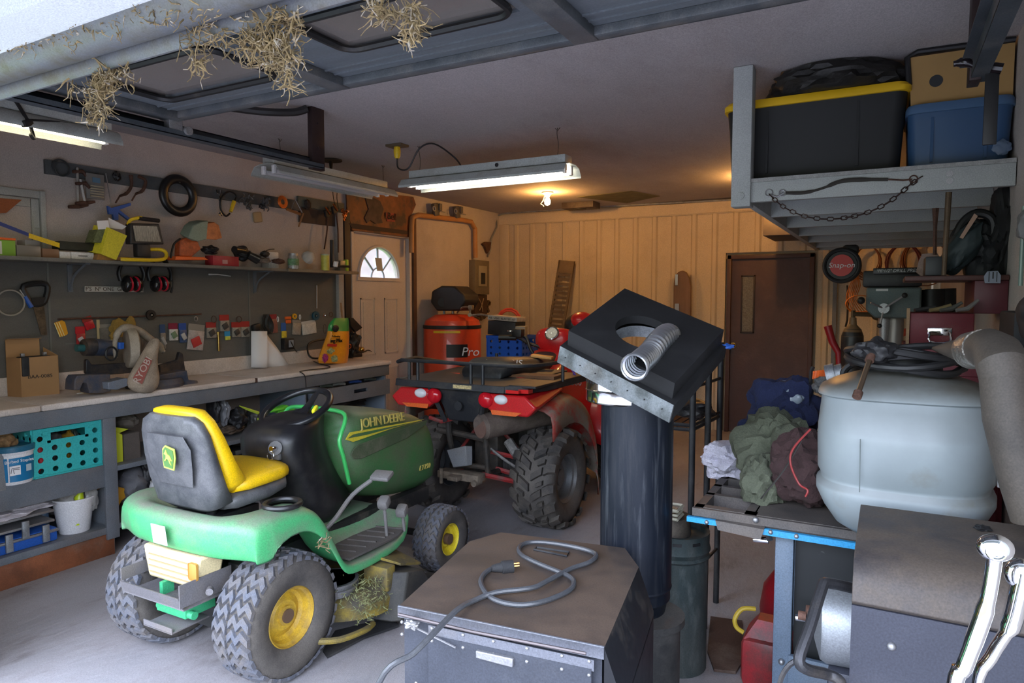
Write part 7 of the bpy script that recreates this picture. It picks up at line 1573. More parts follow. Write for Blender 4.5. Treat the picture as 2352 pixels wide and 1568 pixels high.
build(MB().tube([g(1805, 443), g(1850, 442), g(1890, 432), g(1925, 418), g(1960, 413), g(2040, 412)], [.008, .009, .006, .01, .011, .008], 6, k=4), 'webbing', mat('dark_webbing', (.04, .035, .03), .9), t)
build(MB().torus(g(1766, 443), (0, 1, 0), .016, .003, 16, 6).tube([g(1772, 448), g(1785, 452), g(1800, 442)], .005, 6).torus(g(1797, 443), (0, 1, 0), .014, .004, 14, 6), 'snap_hook', steel, t)
build(MB().tube([g(2040, 412), g(2075, 414), g(2095, 412)], .004, 6).torus(g(2098, 411), (0, 1, 0), .015, .003, 16, 6), 'ring_end', rust, t)
# totes, bag and cardboard on the loft
def tote(x0, x1, y0, y1, z0, z1, m, lm, label, name='storage_tote', tap=.06):
    t = thing(name, label, 'storage box', ((x0 + x1) / 2, (y0 + y1) / 2, z0)); cx_, cy_ = (x0 + x1) / 2, (y0 + y1) / 2; w, d = (x1 - x0) / 2, (y1 - y0) / 2
    def rg_(k, z, r=.05, n=5):
        o = []
        for sx_, sy_, a0 in ((1, 1, 0), (-1, 1, 1), (-1, -1, 2), (1, -1, 3)):
            for i in range(n): an = pi / 2 * (a0 + i / (n - 1)); o.append(V((cx_ + sx_ * (w * k - r) + r * cos(an), cy_ + sy_ * (d * k - r) + r * sin(an), z)))
        return o
    h = z1 - z0
    build(MB().loft([rg_(1 - tap, z0), rg_(1 - tap * .35, z0 + h * .7), rg_(1 - tap * .3, z0 + h * .72), rg_(1, z1 - .02)]), 'tote_body', m, t)
    build(MB().loft([rg_(1.01, z1 - .03), rg_(1.035, z1 - .028), rg_(1.035, z1 - .004), rg_(1.0, z1 + .012), rg_(.9, z1 + .012)]), 'lid', lm, t)
    for f in (-.5, .5): build(MB().bx((cx_ + f * w - .006, y0 + d * tap * .3 - .004, z0 + h * .1), (cx_ + f * w + .006, y0 + .04, z1 - .05)), 'rib', m, t)
    return t
tb_ = mat('tote_black', (.008, .009, .01), .6); ty = mat('tote_yellow_lid', (.7, .42, .01), .45)
a, b = at(1668, 240, Y=3.7), at(2086, 190, Y=3.7)
tote(a.x + .02, b.x, 3.6, 4.1, LT_, 2.5, tb_, ty, 'long black storage tote with a yellow lid on the loft')
a, b = at(1765, 200, Y=3.72), at(2085, 120, Y=3.72)
mb = MB().blob(((a.x + b.x) / 2, 3.78, 2.575), (abs(b.x - a.x) / 2, .24, .11), 7, .16, fr=1.5, fine=.12)
for v in mb.bm.verts: v.co.z = min(v.co.z, ZC - .006); v.co.z = max(v.co.z, 2.514 if v.co.y > 3.575 else 2.47)
bagb = single(mb, 'trash_bag', mat('trash_bag_black', (.012, .011, .01), .6, bump=1, bs=14), 'stuffed black trash bag squeezed between the yellow-lidded tote and the ceiling', 'bag')
a, b = at(2078, 252, Y=3.62), at(2345, 215, Y=3.62)
bt_ = mat('tote_blue_clear', (.03, .075, .16), .3)
tote(a.x + .01, b.x - .02, 3.6, 4.0, LT_, a.z - .0, bt_, mat('tote_blue_rim', (.06, .12, .22), .35), 'translucent blue storage tote on the right end of the loft')
c = at(2300, 330, Y=3.62)
single(MB().blob((c.x, 3.592, c.z - .02), (.03, .006, .03), 4, .3), 'white_bundle', mat('pale_blue_bundle', (.09, .13, .2), .5), 'pale rounded patch showing low on the blue tote side', 'patch')
g2 = lambda a, b: at(a, b, Y=3.64)
P = [g2(2092, 243), g2(2090, 127), g2(2352, 75), g2(2390, 70), g2(2390, 205)]
t = thing('cardboard_carton', 'large tan carton with a round hole standing on the blue tote', 'box', V((P[0].x + .2, 3.75, P[0].z)))
P[0].z = P[-1].z = at(2078, 252, Y=3.62).z + .013
P = [V((min(p.x, XR - .01), p.y, min(p.z, ZC - .03))) for p in P]
build(MB().prism(P, (0, .3, 0)), 'carton', mat('tan_carton', (.34, .2, .07), .85, var=.06), t)
c = g2(2150, 186); build(MB().cyl(c, c + V((0, -.003, 0)), .026, n=24), 'round_hole', cm_((.02, .022, .025)), t)
build(MB().tube([P[0] + V((-.01, -.002, .1)), P[1] + V((-.01, -.002, .0)), P[1] + V((.03, -.002, .02)), P[2] + V((0, -.002, .012))], .013, 8), 'black_rim', dark, t)
# ---------------------------------------------------------------- saw bench with clothes and sprayer tank
ZS = .8
sgm = mat('cast_table_gray', (.1, .09, .085), .5, metal=.3, var=.3, vs=3, dust=.5, dcol=(.16, .13, .11), ds=3)
bgm = mat('stand_blue_gray', (.12, .165, .225), .45, var=.15, dust=.35, dcol=(.14, .14, .15), col2=(.05, .05, .05), c2=.72, c2s=20, c2w=.05)
t = thing('saw_bench', 'gray cast table on a blue-gray stand carrying rags and the white tank', 'bench', (-.2, 2.7, 0))
xl, yf = at(1597, 1160, Z=ZS).x, 2.4; yb_ = 3.02; xr = .25
mb = MB(); sx0, sx1 = xl + .05, xl + .17
mb.bx((sx1 + .03, yf, ZS - .045), (xr, yb_, ZS)).bx((xl, yf, ZS - .045), (xl + .03, yb_, ZS)).bx((xl, yf, ZS - .045), (sx1 + .04, yf + .035, ZS)).bx((sx1, yf, ZS - .045), (sx1 + .035, yb_, ZS))
for y in (yf + .17, yf + .30, yf + .43, yf + .57): mb.bx((xl, y, ZS - .045), (sx1 + .01, y + .025, ZS))
mb.bx((xl, yf, ZS - .05), (sx1 + .02, yb_, ZS - .044)).bx((xl - .005, yf - .015, ZS - .03), (xr, yf, ZS - .002))
build(mb, 'table_top', sgm, t)
mb = MB().bx((xl - .02, yf - .03, ZS - .05), (xl + .09, yf - .014, ZS - .032)).bx((xl + .23, yf - .03, ZS - .055), (xr, yf - .014, ZS - .035)); build(mb, 'blue_rail', mat('sky_blue_trim', (.03, .3, .6), .4, dust=.2), t)
build(MB().hexa([(xl + .09, yf - .04, ZS - .06), (xl + .23, yf - .04, ZS - .07), (xl + .23, yf - .015, ZS - .05), (xl + .09, yf - .015, ZS - .05), (xl + .08, yf - .035, ZS - .03), (xl + .24, yf - .035, ZS - .035), (xl + .24, yf - .01, ZS - .03), (xl + .08, yf - .01, ZS - .03)]), 'metal_tab', sgm, t)
mb = MB()
for x in (xl + .05, xl + .26, xl + .34): mb.sph((x, yf - .03, ZS - .042), .008, 10)
mb.sph((xl + .21, yf - .018, ZS - .012), .011, 10); build(mb, 'screws', steel, t)
for x, y in ((-.31, 2.42), (.2, 2.42), (-.31, 2.95), (.2, 2.95)): build(MB().bx((x, y, 0), (x + .058, y + .04, ZS - .05), .003), 'leg', bgm, t)
build(MB().bx((-.25, 2.46, .3), (.2, 2.5, ZS - .05)), 'dark_cabinet_side', mat('cobwebbed_black', (.008, .01, .011), .5, col2=(.08, .08, .08), c2=.68, c2s=22, c2w=.1), t)
fr_ = build(MB().bx((-.26, 2.41, .02), (.2, 2.43, .33), .003), 'lower_panel', bgm, t)
mb = MB()
for z in (.3, .2): mb.sph((-.28, 2.415, z), .011, 10)
build(mb, 'bolts', steel, fr_)
build(MB().cyl(at(1731, 1238, Y=2.5), at(1765, 1241, Y=2.5), .012, n=12).tube([at(1748, 1210, Y=2.48), at(1762, 1215, Y=2.45), at(1768, 1240, Y=2.45)], .012, 6), 'crank_handle', chrome, t)
build(MB().cyl(at(1828, 1417, Y=2.38), at(1868, 1422, Y=2.38), .012, n=12), 'adjusting_rod', chrome, t)
# clothes
def cloth(c, r, seed, m, label, name='rag', amt=.5, rot=None):
    c = V(c); mb = MB().blob(c, r, seed, amt, fr=1.6, fine=.22, rot=rot)
    for v in mb.bm.verts: v.co.z = max(v.co.z, ZS + .002 + .004 * sin(v.co.x * 90) if v.co.x > xl - .0 else ZS - .02)
    return single(mb, name, m, label, 'cloth')
fab = lambda n, c: mat(n, c, .95, var=.2, vs=9, bump=.6, bs=90)
c = at(1683, 1040, Y=2.95); cloth((c.x, 2.92, c.z - .02), (.1, .1, .07), 3, fab('white_cloth', (.6, .58, .68)), 'crumpled white cloth at the back left corner of the saw bench', 'white_cloth', .4)
c = at(1785, 1035, Y=2.75); cloth((c.x, 2.78, c.z - .0), (.13, .13, .13), 8, fab('olive_towel', (.1, .11, .075)), 'olive green towel heaped on the saw bench', 'towel', .45, (0, .5, 0))
c = at(1760, 1080, Y=2.6); cloth((c.x - .01, 2.62, c.z - .05), (.075, .09, .09), 14, fab('olive_towel', (.1, .11, .075)), 'olive green towel end hanging towards the tray slots', 'towel', .3)
c = at(1830, 1065, Y=2.5); cloth((c.x + .02, 2.56, c.z - .02), (.1, .09, .115), 11, fab('brown_fleece', (.045, .022, .022)), 'dark brown fleece bundled beside the white tank', 'fleece', .3)
c = at(1800, 940, Y=2.95); cloth((c.x, 2.95, c.z - .0), (.12, .1, .14), 17, fab('navy_cloth', (.012, .018, .06)), 'navy blue clothing piled behind the olive towel', 'clothing', .5, (0, .5, 0))
c = at(1735, 990, Y=2.95); cloth((c.x, 2.95, c.z - .02), (.08, .08, .07), 19, fab('navy_cloth', (.012, .018, .06)), 'navy cloth end sticking out over the white cloth', 'clothing', .3)
single(MB().blob(at(1815, 905, Y=2.9), (.06, .04, .05), 5, .4), 'clear_bottle', mat('bottle_clear', (.3, .36, .42), .15, alpha=.7), 'clear plastic bottle lying on the navy clothing', 'bottle')
single(MB().tube([at(1862, 985, Y=2.38), at(1822, 1030, Y=2.4), at(1816, 1065, Y=2.4), at(1835, 1110, Y=2.4), at(1855, 1125, Y=2.38), at(1850, 1140, Y=2.38)], .0035, 6, k=5), 'red_lead', cm_((.28, .03, .03)), 'red cable with a clip draped over the brown fleece', 'cable')
single(MB().tube([at(1842, 1010, Y=2.4), at(1800, 1080, Y=2.42), at(1760, 1130, Y=2.42), at(1748, 1145, Y=2.43)], .003, 5, k=4), 'thin_wire', wirem, 'thin dark wire running from the fleece to the tray slot', 'wire')
mb = MB()
for i in range(6): mb.tube([at(1868 + i * 5, 870, Y=2.9 - i * .01), at(1870 + i * 5, 852, Y=2.9)], .007, 6)
single(mb, 'orange_cord_bundle', orange, 'bright orange cord bundle behind the silver coupling', 'cord')
t = thing('silver_coupling', 'silver round coupling lying on the pile left of the hose coil', 'coupling', at(1920, 880, Y=2.7))
build(MB().cyl(at(1900, 866, Y=2.7), at(1920, 862, Y=2.7), .045, n=24).cyl(at(1920, 862, Y=2.7), at(1938, 858, Y=2.7), .038, n=24), 'body', galv, t)
build(MB().tube([at(1940, 880, Y=2.65), at(1938, 855, Y=2.65), at(1955, 838, Y=2.65), at(1980, 842, Y=2.65), at(1990, 865, Y=2.65)], .012, 8, k=4), 'elbow_hose', cable, t)
single(MB().tube([at(1863, 818, Y=2.9) - V((0, 0, .13)), at(1864, 850, Y=2.9), at(1868, 842, Y=2.9)], .008, 6), 'small_lever', dark, 'tiny black handle behind the orange cord bundle', 'handle')
lump(at(1888, 885, Y=2.8), (.03, .04, .03), 6, mat('gray_scrub', (.1, .1, .1), .9, var=.5, vs=60), 'gray_brush', 'gray brush head on the navy clothing beside the tank', 'brush')
# sprayer tank
tkm = mat('milky_tank', (.27, .31, .325), .42, var=.08, up_dust=1, dcol=(.1, .088, .066), ds=1.2, col2=(.2, .18, .13), c2=.56, c2s=3.5, c2w=.2)
cx_, cy_ = .055, 2.49
pf = [(.802, .08, .1), (.803, .15, .16), (.83, .19, .2), (.88, .222, .235), (.93, .245, .252), (.955, .245, .252), (.968, .232, .24), (.98, .232, .24), (1.0, .242, .256), (1.1, .245, .26), (1.135, .244, .256), (1.2, .238, .222), (1.228, .236, .212), (1.234, .248, .226), (1.25, .243, .22), (1.272, .205, .19), (1.295, .14, .14), (1.31, .07, .08), (1.313, .02, .02)]
t = thing('sprayer_tank', 'big milky white plastic sprayer tank sitting on the gray saw bench', 'tank', (cx_, cy_, .8))
n = 56; secs = []
for z, w_, d_ in pf:
    p = .62; secs.append([V((cx_ + math.copysign(abs(cos(2 * pi * i / n)) ** p, cos(2 * pi * i / n)) * w_, cy_ + math.copysign(abs(sin(2 * pi * i / n)) ** p, sin(2 * pi * i / n)) * d_, z)) for i in range(n)])
build(MB().loft(secs), 'tank_body', tkm, t, sharp=50)
build(MB().cyl((cx_ - .01, cy_ + .03, 1.295), (cx_ - .01, cy_ + .03, 1.355), .115, .11, 28), 'black_cap', dark, t)
build(MB().bx(at(2290, 1120, Y=2.35), at(2305, 1070, Y=2.36), .004), 'side_tab', white, t)
build(MB().tube([at(1976, 1008, Y=2.225), at(1974, 1130, Y=2.226)], .0015, 4), 'seam_line', mat('seam_gray', (.19, .22, .22), .6), t)
mb = MB()
for i, (R_x, R_z, dz) in enumerate(((.155, .14, 0), (.16, .15, .016), (.15, .13, .03), (.158, .14, .045))):
    mb.tube([V((cx_ + .0 + cos(2 * pi * k / 28) * R_x * (1 + .08 * sin(k * .4 + i)), cy_ - .02 + sin(2 * pi * k / 28) * R_z, 1.325 + dz + .012 * sin(k * .45 + i * 2))) for k in range(28)], .0115, 8, True)
hs = single(mb, 'hose_coil', cable, 'thick black hose coiled on top of the white tank', 'hose')
t = thing('spray_wand', 'brass spray wand hanging down the front of the white tank', 'wand', at(1972, 910, Y=2.2))
w0, w1 = at(1999, 822, Y=2.3), at(1972, 900, Y=2.21)
build(MB().cyl(w0, w1, .008, n=10), 'wand_tube', mat('dull_brass', (.13, .09, .06), .4, metal=.7), t)
build(MB().cyl(w1, w1 + (w1 - w0).normalized() * .02, .013, n=12), 'nozzle', rust, t)
build(MB().cyl(w0 - (w1 - w0).normalized() * .01, w0 + (w1 - w0).normalized() * .012, .013, n=12), 'collar', rust, t)
build(MB().blob(at(2012, 806, Y=2.34), (.05, .04, .035), 4, .5), 'trigger_grip', dark, t)
# exhaust duct on the right
dm = mat('dusty_duct', (.06, .05, .042), .65, dust=.6, dcol=(.085, .07, .056), ds=3, var=.2)
t = thing('duct_elbow', 'dusty gray stove duct with an elbow running down beside the white tank', 'duct', at(2300, 1200, Y=2.0))
Yd = 2.0
build(MB().tube([at(2255, 800, Y=2.15), at(2270, 798, Y=2.1), at(2292, 812, Y=2.05), at(2303, 840, Y=2.0), at(2312, 870, Y=Yd)], [.045, .049, .053, .055, .055], 24), 'elbow', dm, t, sharp=20)
build(MB().tube([at(2312, 870, Y=Yd), at(2322, 960, Y=1.98), at(2352, 1080, Y=1.95), at(2385, 1190, Y=1.95)], [.056, .058, .057, .055], 24), 'lower_pipe', dm, t)
build(MB().cyl(at(2232, 805, Y=2.2), at(2258, 800, Y=2.14), .05, n=24), 'foil_joint', mat('dull_foil', (.4, .37, .33), .3, metal=.8, bump=1, bs=30), t)
build(MB().tube([at(2145, 800, Y=2.4), at(2232, 805, Y=2.2)], [.006, .042], 20), 'reducer_cone', dm, t)
# ---------------------------------------------------------------- charcoal machine at the lower right
g = lambda a, b, y: at(a, b, Y=y)
mg = mat('machine_charcoal', (.042, .045, .062), .4, metal=.2, var=.12, dust=.2, dcol=(.09, .085, .09))
mt = mat('machine_top_dusty', (.04, .038, .045), .5, metal=.1, dust=.8, dcol=(.095, .075, .06), ds=5, var=.3, vs=5)
t = thing('furnace_cabinet', 'charcoal gray furnace cabinet with a brown-dusted rolled top at the lower right', 'cabinet', (.2, 1.85, 0))
x0, yF_, yK = -.05, 1.66, 2.14
Z5 = .955; prof_ = [(yK, .1), (yK, Z5 + .0), (yF_ + .1, Z5), (yF_ + .045, Z5 - .012), (yF_ + .012, Z5 - .045), (yF_, Z5 - .09), (yF_, .1)]
build(MB().loft([[V((x, y, z)) for y, z in prof_[1:6] + [(yF_ + .01, Z5 - .1), (yK, Z5 - .1)]] for x in (x0, .44)]), 'rolled_top', mt, t, bev=.002)
build(MB().bx((x0, yF_ + .004, .05), (.44, yK, Z5 - .1)), 'front_panel', mg, t)
build(MB().sph((.03, yF_ + .003, .78), .009, 12), 'screw', steel, t)
single(MB().blob(at(2258, 1212, Z=Z5 + .004), (.016, .022, .004), 9, .7), 'black_crumb', dark, 'small black crumb lying on the brown-dusted furnace top', 'crumb')
# motor with chrome end and tube guard
t = thing('electric_motor', 'silver-gray electric motor sticking out left of the furnace cabinet', 'motor', (-.1, 1.9, .5))
mc_ = at(1935, 1440, Y=1.95)
build(MB().lathe([(.001, -.1), (.05, -.1), (.1, -.085), (.108, -.07), (.108, .1)], (mc_.x + .03, 1.98, mc_.z), (1, .1, 0), 36), 'housing', mat('motor_silver', (.3, .32, .34), .35, metal=.7, dust=.3), t)
build(MB().cyl((mc_.x - .09, 1.97, mc_.z), (mc_.x - .06, 1.975, mc_.z), .03, n=18).cyl((mc_.x - .11, 1.97, mc_.z), (mc_.x - .09, 1.97, mc_.z), .012), 'shaft', rust, t)
build(MB().bx((mc_.x - .03, 1.9, 0), (mc_.x + .1, 2.05, mc_.z - .1), .01), 'mount', MATS['machine_charcoal'], t)
single(MB().tube([g(1958, 1350, 1.75), g(1900, 1338, 1.7), g(1888, 1350, 1.68), g(1860, 1440, 1.6), g(1836, 1510, 1.55), g(1850, 1535, 1.55), g(1900, 1548, 1.6), g(1930, 1565, 1.6), g(1935, 1600, 1.6)], .0125, 10, k=4).tube([g(1838, 1515, 1.55), g(1815, 1525, 1.55), g(1795, 1555, 1.55), g(1785, 1600, 1.55)], .006, 6, k=3), 'tube_guard', mat('guard_black', (.045, .045, .05), .35, metal=.6, dust=.3), 'bent black tube guard in front of the motor', 'guard')
# chrome levers
t = thing('chrome_lever', 'long polished chrome lever with a round head in front of the furnace cabinet', 'lever', g(2230, 1568, 1.3))
Yc = 1.3
build(MB().tube([g(2285, 1262, Yc), g(2282, 1300, Yc), g(2268, 1380, Yc), g(2245, 1450, Yc), g(2215, 1530, Yc), g(2190, 1600, Yc), V((.1, 1.3, .5)), V((.1, 1.35, 0))], [.018, .016, .019, .018, .019, .02], 18, k=4, flat=.7), 'shaft', chrome, t)
build(MB().sph(g(2286, 1258, Yc), (.026, .02, .022), 20).torus(g(2285, 1265, Yc) + V((0, -.016, .004)), (0, -1, .4), .012, .003, 20, 8), 'round_head', chrome, t)
single(MB().tube([g(2350, 1310, 1.35), g(2338, 1370, 1.35), g(2318, 1440, 1.35), g(2275, 1510, 1.33), g(2240, 1600, 1.33), V((.14, 1.36, .5)), V((.14, 1.4, 0))], [.022, .024, .016, .015, .016], 16, k=4, flat=.6).sph(g(2345, 1318, 1.35), (.024, .02, .026), 16), 'chrome_lever', chrome, 'second chrome lever at the right edge behind the round-headed one', 'lever')
# gas cans
t = thing('gas_can', 'grimy red gas can with a yellow spout hose on the floor', 'gas can', (-.42, 3.0, 0))
gcm = mat('gas_red', (.4, .015, .025), .45, dust=.6, dcol=(.05, .04, .035), ds=4)
c = at(1745, 1490, Y=2.75)
build(MB().bx((c.x - .07, 2.72, 0), (c.x + .12, 2.92, .2), .03).loft([[V((c.x + .02 + a * w_, 2.82 + b * w_, z)) for a, b in ((-.08, -.08), (.08, -.08), (.08, .08), (-.08, .08))] for z, w_ in ((.19, 1.), (.26, .45))]), 'can_body', gcm, t)
build(MB().tube([at(1735, 1398, Y=2.74), at(1705, 1398, Y=2.72), at(1688, 1420, Y=2.7), at(1692, 1440, Y=2.7), at(1708, 1452, Y=2.7)], .009, 8, k=4), 'spout_hose', mat('hose_yellow', (.5, .35, .03), .5), t)
c = at(1770, 1350, Y=3.2); t = thing('red_tank', 'rounded red portable tank behind the bench leg', 'tank', (c.x + .05, 3.2, 0))
build(MB().lathe([(.001, 0), (.1, .02), (.14, .1), (.145, c.z - .08), (.13, c.z + .02), (.08, c.z + .1), (.001, c.z + .12)], (c.x + .1, 3.2, 0), (0, 0, 1), 28), 'tank_body', mat('deep_red', (.35, .01, .02), .35, dust=.3), t)
build(MB().cyl((c.x + .1, 3.2, c.z + .11), (c.x + .1, 3.2, c.z + .15), .03, n=12), 'cap', dark, t)
P = [at(1630, 1505, Z=.004), at(1712, 1500, Z=.004), at(1700, 1540, Z=.004), at(1622, 1530, Z=.004)]
P = [at(x, y, Z=.003) for x, y in ((1632, 1420), (1705, 1430), (1708, 1520), (1690, 1548), (1640, 1542), (1625, 1500))]
single(MB().prism(P, (0, 0, .012)), 'floor_mat', mat('brown_mat', (.07, .04, .03), .9, dust=.3), 'small dark brown mat on the floor beside the gray-green drum', 'mat')
# ---------------------------------------------------------------- far right corner under the loft
g = lambda a, b, y: at(a, b, Y=y)
single(MB().bx((g(1912, 700, 7.96).x, YB - .05, 0), (g(1919, 700, 7.96).x + .01, YB - .001, 2.45)), 'dark_strip', grayp, 'dark vertical strip on the back wall right of the brown door', 'strip')
# drill press
yd = 4.6; gg = mat('press_gray_green', (.1, .13, .13), .45, metal=.2, dust=.3)
t = thing('drill_press', 'gray-green drill press with a black pulley cover under the loft', 'drill press', (0, yd, 0))
a, b = g(1990, 660, yd), g(2115, 732, yd)
hd = build(MB().loft([[V((x, y, z)) for x, y in ((a.x, yd), (b.x, yd), (b.x, yd + .25), (a.x, yd + .25))] if z > b.z + .04 else [V((x, y, z)) for x, y in ((a.x + .05, yd + .01), (b.x - .03, yd + .01), (b.x - .03, yd + .22), (a.x + .05, yd + .22))] for z in (b.z - .0, b.z + .05, a.z)]), 'head', gg, t, bev=.01)
a2, b2 = g(1982, 622, yd), g(2118, 658, yd)
build(MB().bx((a2.x, yd - .01, b2.z), (b2.x, yd + .3, a2.z), .012), 'pulley_cover', dark, t)
lbp = build(MB().bx((g(2005, 640, yd).x, yd - .04, g(2020, 630, yd).z), (g(2112, 640, yd).x, yd - .011, g(2020, 616, yd).z), .004), 'name_plate', mat('plate_black', (.012, .012, .012), .4), t)
letters('16 1/2" DRILL PRESS', .025, plane_m((g(2063, 622, yd).x, yd - .0415, g(2063, 622, yd).z), (1, 0, 0), (0, 0, 1)), mat('plate_white', (.5, .5, .5), .5), t, shear=.2)
letters('DELTA', .013, plane_m((g(2019, 622, yd).x + .01, yd - .0415, g(2027, 621, yd).z), (1, 0, 0), (0, 0, 1)), MATS['plate_white'], t)
cx_ = g(2047, 760, yd + .1).x
build(MB().cyl((cx_ + .02, yd + .12, .0), (cx_ + .02, yd + .12, a.z), .045, n=20).cyl((cx_ + .02, yd + .12, 0), (cx_ + .02, yd + .12, .04), .2, n=24), 'column', mat('column_gray', (.28, .25, .23), .4, metal=.5), t)
build(MB().cyl((a.x + .1, yd + .1, b.z - .18), (a.x + .1, yd + .1, b.z), .02, .035, 14), 'chuck', steel, t)
hb = g(2030, 708, yd - .02); 
build(MB().cyl(hb, hb + V((0, -.03, 0)), .03, n=16).tube([hb + V((0, -.02, 0)), g(2078, 678, yd - .1)], .006, 6).tube([hb + V((0, -.02, 0)), g(2000, 695, yd - .08)], .006, 6).tube([hb + V((0, -.02, 0)), g(2022, 745, yd - .06)], .006, 6), 'feed_handle', steel, t)
build(MB().sph(g(2078, 678, yd - .1), .016, 10).sph(g(1978, 690, yd - .08), .022, 10).sph(g(2020, 748, yd - .06), .014, 10), 'handle_knobs', dark, t)
build(MB().bx(g(2012, 663, yd - .001), g(2040, 668, yd - .004)), 'spec_plate', MATS['plate_white'], t)
mo = build(MB().cyl(g(2140, 665, yd + .15), g(2140, 715, yd + .15), .07, n=20).cyl(g(2160, 663, yd + .2), g(2160, 720, yd + .2), .08, n=20), 'motor', dark, t)
# oxygen bottle on a red hand truck
yo = 5.4; a, b = g(1932, 760, yo), g(1985, 760, yo); r = (b.x - a.x) / 2; cx_ = (a.x + b.x) / 2; zt = g(1958, 745, yo).z
t = thing('gas_cylinder', 'dark gas cylinder with a tan neck and brass regulator near the back wall', 'gas cylinder', (cx_, yo, 0))
build(MB().lathe([(.001, 0), (r, 0), (r, zt - .12), (r * .98, zt - .08), (r * .75, zt - .03)], (cx_, yo, 0), (0, 0, 1), 32), 'cylinder_body', mat('cylinder_black', (.022, .02, .018), .4, dust=.2), t)
build(MB().lathe([(r * .99, zt - .085), (r * .78, zt - .035), (r * .35, zt), (r * .3, zt + .05), (.001, zt + .05)], (cx_, yo, 0), (0, 0, 1), 32), 'neck', mat('tan_neck', (.22, .13, .06), .5), t)
build(MB().tube([(cx_, yo, zt + .04), (cx_, yo, zt + .1)], .014, 8).tube([(cx_, yo, zt + .075), (cx_ + .14, yo, zt + .07)], .016, 8).sph((cx_ + .16, yo - .02, zt + .07), (.05, .03, .04), 14).tube([(cx_ + .2, yo, zt + .07), (cx_ + .26, yo, zt + .06), (cx_ + .27, yo, zt - .05), (cx_ + .26, yo, zt - .2)], .01, 6, k=3), 'regulator', mat('regulator_brass', (.12, .08, .04), .4, metal=.6), t)
for x, z in ((.11, .14), (.17, .12)): build(MB().cyl((cx_ + x, yo - .03, zt + z), (cx_ + x, yo - .05, zt + z), .032, n=18), 'gauge', mat('gauge_amber', (.25, .13, .05), .4), t)
t = thing('hand_truck', 'red bent-tube hand truck handle left of the gas cylinder', 'hand truck', (cx_ - .1, yo - .1, 0))
build(MB().tube([g(1901, 748, yo), g(1912, 785, yo), g(1926, 810, yo), g(1928, 840, yo), (g(1928, 840, yo).x, yo, .02)], [.028, .025, .022, .022, .022], 12), 'tube', mat('truck_red', (.35, .015, .02), .35), t)
build(MB().bx((cx_ - .1, yo - .15, 0), (cx_ + .1, yo + .12, .015)), 'toe_plate', blackm, t)
# hose reel with red face
yr = 5.2; c = g(1934, 610, yr); rr = .118
t = thing('cord_reel', 'black cord reel with a red round face hanging under the loft', 'cord reel', c - V((0, 0, rr)))
build(MB().cyl(c + V((0, -.04, 0)), c + V((0, .1, 0)), rr, n=36).torus(c + V((0, -.04, 0)), (0, 1, 0), rr - .01, .014, 36, 8), 'housing', dark, t)
build(MB().cyl(c + V((.0, -.056, 0)), c + V((0, -.045, 0)), rr * .62, n=32), 'red_face', mat('reel_red', (.5, .01, .01), .4), t)
letters('Snap-on', .05, plane_m(c + V((0, -.0575, 0)), (1, 0, 0), (0, 0, 1)), white, t, shear=.2)
build(MB().bx(c + V((.0, -.02, .08)), c + V((.1, .08, .14)), .02), 'mount', dark, t)
# cord loops hung on the back wall
oc = mat('orange_cord', (.6, .18, .03), .5); rcm = mat('reddish_hose', (.16, .05, .02), .6)
def loops(px, py, rx, rz, n, m, label, y=YB - .09, r=.005, seed=1, name='cord_loops'):
    c = g(px, py, y); R = random.Random(seed); mb = MB()
    for i in range(n):
        a, b = rx * R.uniform(.85, 1.1), rz * R.uniform(.85, 1.1); mb.tube([c + V((cos(2 * pi * k / 22) * a, -.006 * i + .01 * sin(k), rz - b + sin(2 * pi * k / 22) * b)) for k in range(22)], r, 6, True)
    return single(mb, name, m, label, 'cord')
loops(1992, 602, .12, .16, 8, rcm, 'rust-coloured cord loops hung on the wall right of the red-faced reel', seed=2)
loops(2075, 608, .16, .2, 5, mat('maroon_hose', (.1, .02, .025), .6), 'dark maroon hose loops hung between the two rust-coloured coils', seed=3, r=.007)
loops(2125, 600, .2, .22, 7, rcm, 'widest rust-coloured cord loops beneath the last loft joist', seed=4, r=.006)
mb = MB()
for i in range(7): mb.tube([g(1968, 625, 7.3), g(1952 + i * 4, 655, 7.3 + .01 * i), g(1944 + i * 4, 685, 7.3 - i * .02), g(1952 + i * 7, 716, 7.3)], .0045, 6, k=4)
single(mb, 'orange_cord_hank', oc, 'bright orange cord hank hanging below the red-faced reel', 'cord')
loops(1975, 700, .12, .09, 3, oc, 'orange cord loops spread at the bottom of the orange hank', y=7.2, seed=7, r=.005)
single(MB().tube([g(1946, 655, 7.4), g(1948, 690, 7.4), g(1946, 735, 7.4), g(1942, 750, 7.4)], .01, 6), 'black_plug_cord', cable, 'black cord with a plug hanging beside the orange hank', 'cord')
loops(2072, 738, .1, .08, 6, mat('red_orange_hose', (.4, .06, .03), .5), 'red-orange hose coil behind the drill press column', y=5.4, seed=9, r=.012)
# shelf and red cabinet on the right
brd = mat('maroon_brown_paint', (.07, .022, .018), .55, var=.2, dust=.2)
ys = 3.55; z1, z0 = g(2200, 632, ys).z, g(2200, 655, ys).z
t = thing('maroon_shelf', 'dark maroon shelf cabinet on the right wall heaped with black gear', 'shelf', (.3, ys, z0))
xa = g(2078, 640, ys).x
build(MB().bx((xa, ys, z0 + .02), (XR - .002, ys + .5, z1), .006), 'shelf_top', brd, t)
build(MB().bx((g(2240, 640, ys).x, ys + .02, g(2240, 720, ys).z), (XR - .002, ys + .45, z0 + .02), .004), 'cabinet_side', mat('maroon_side', (.09, .012, .02), .5), t)
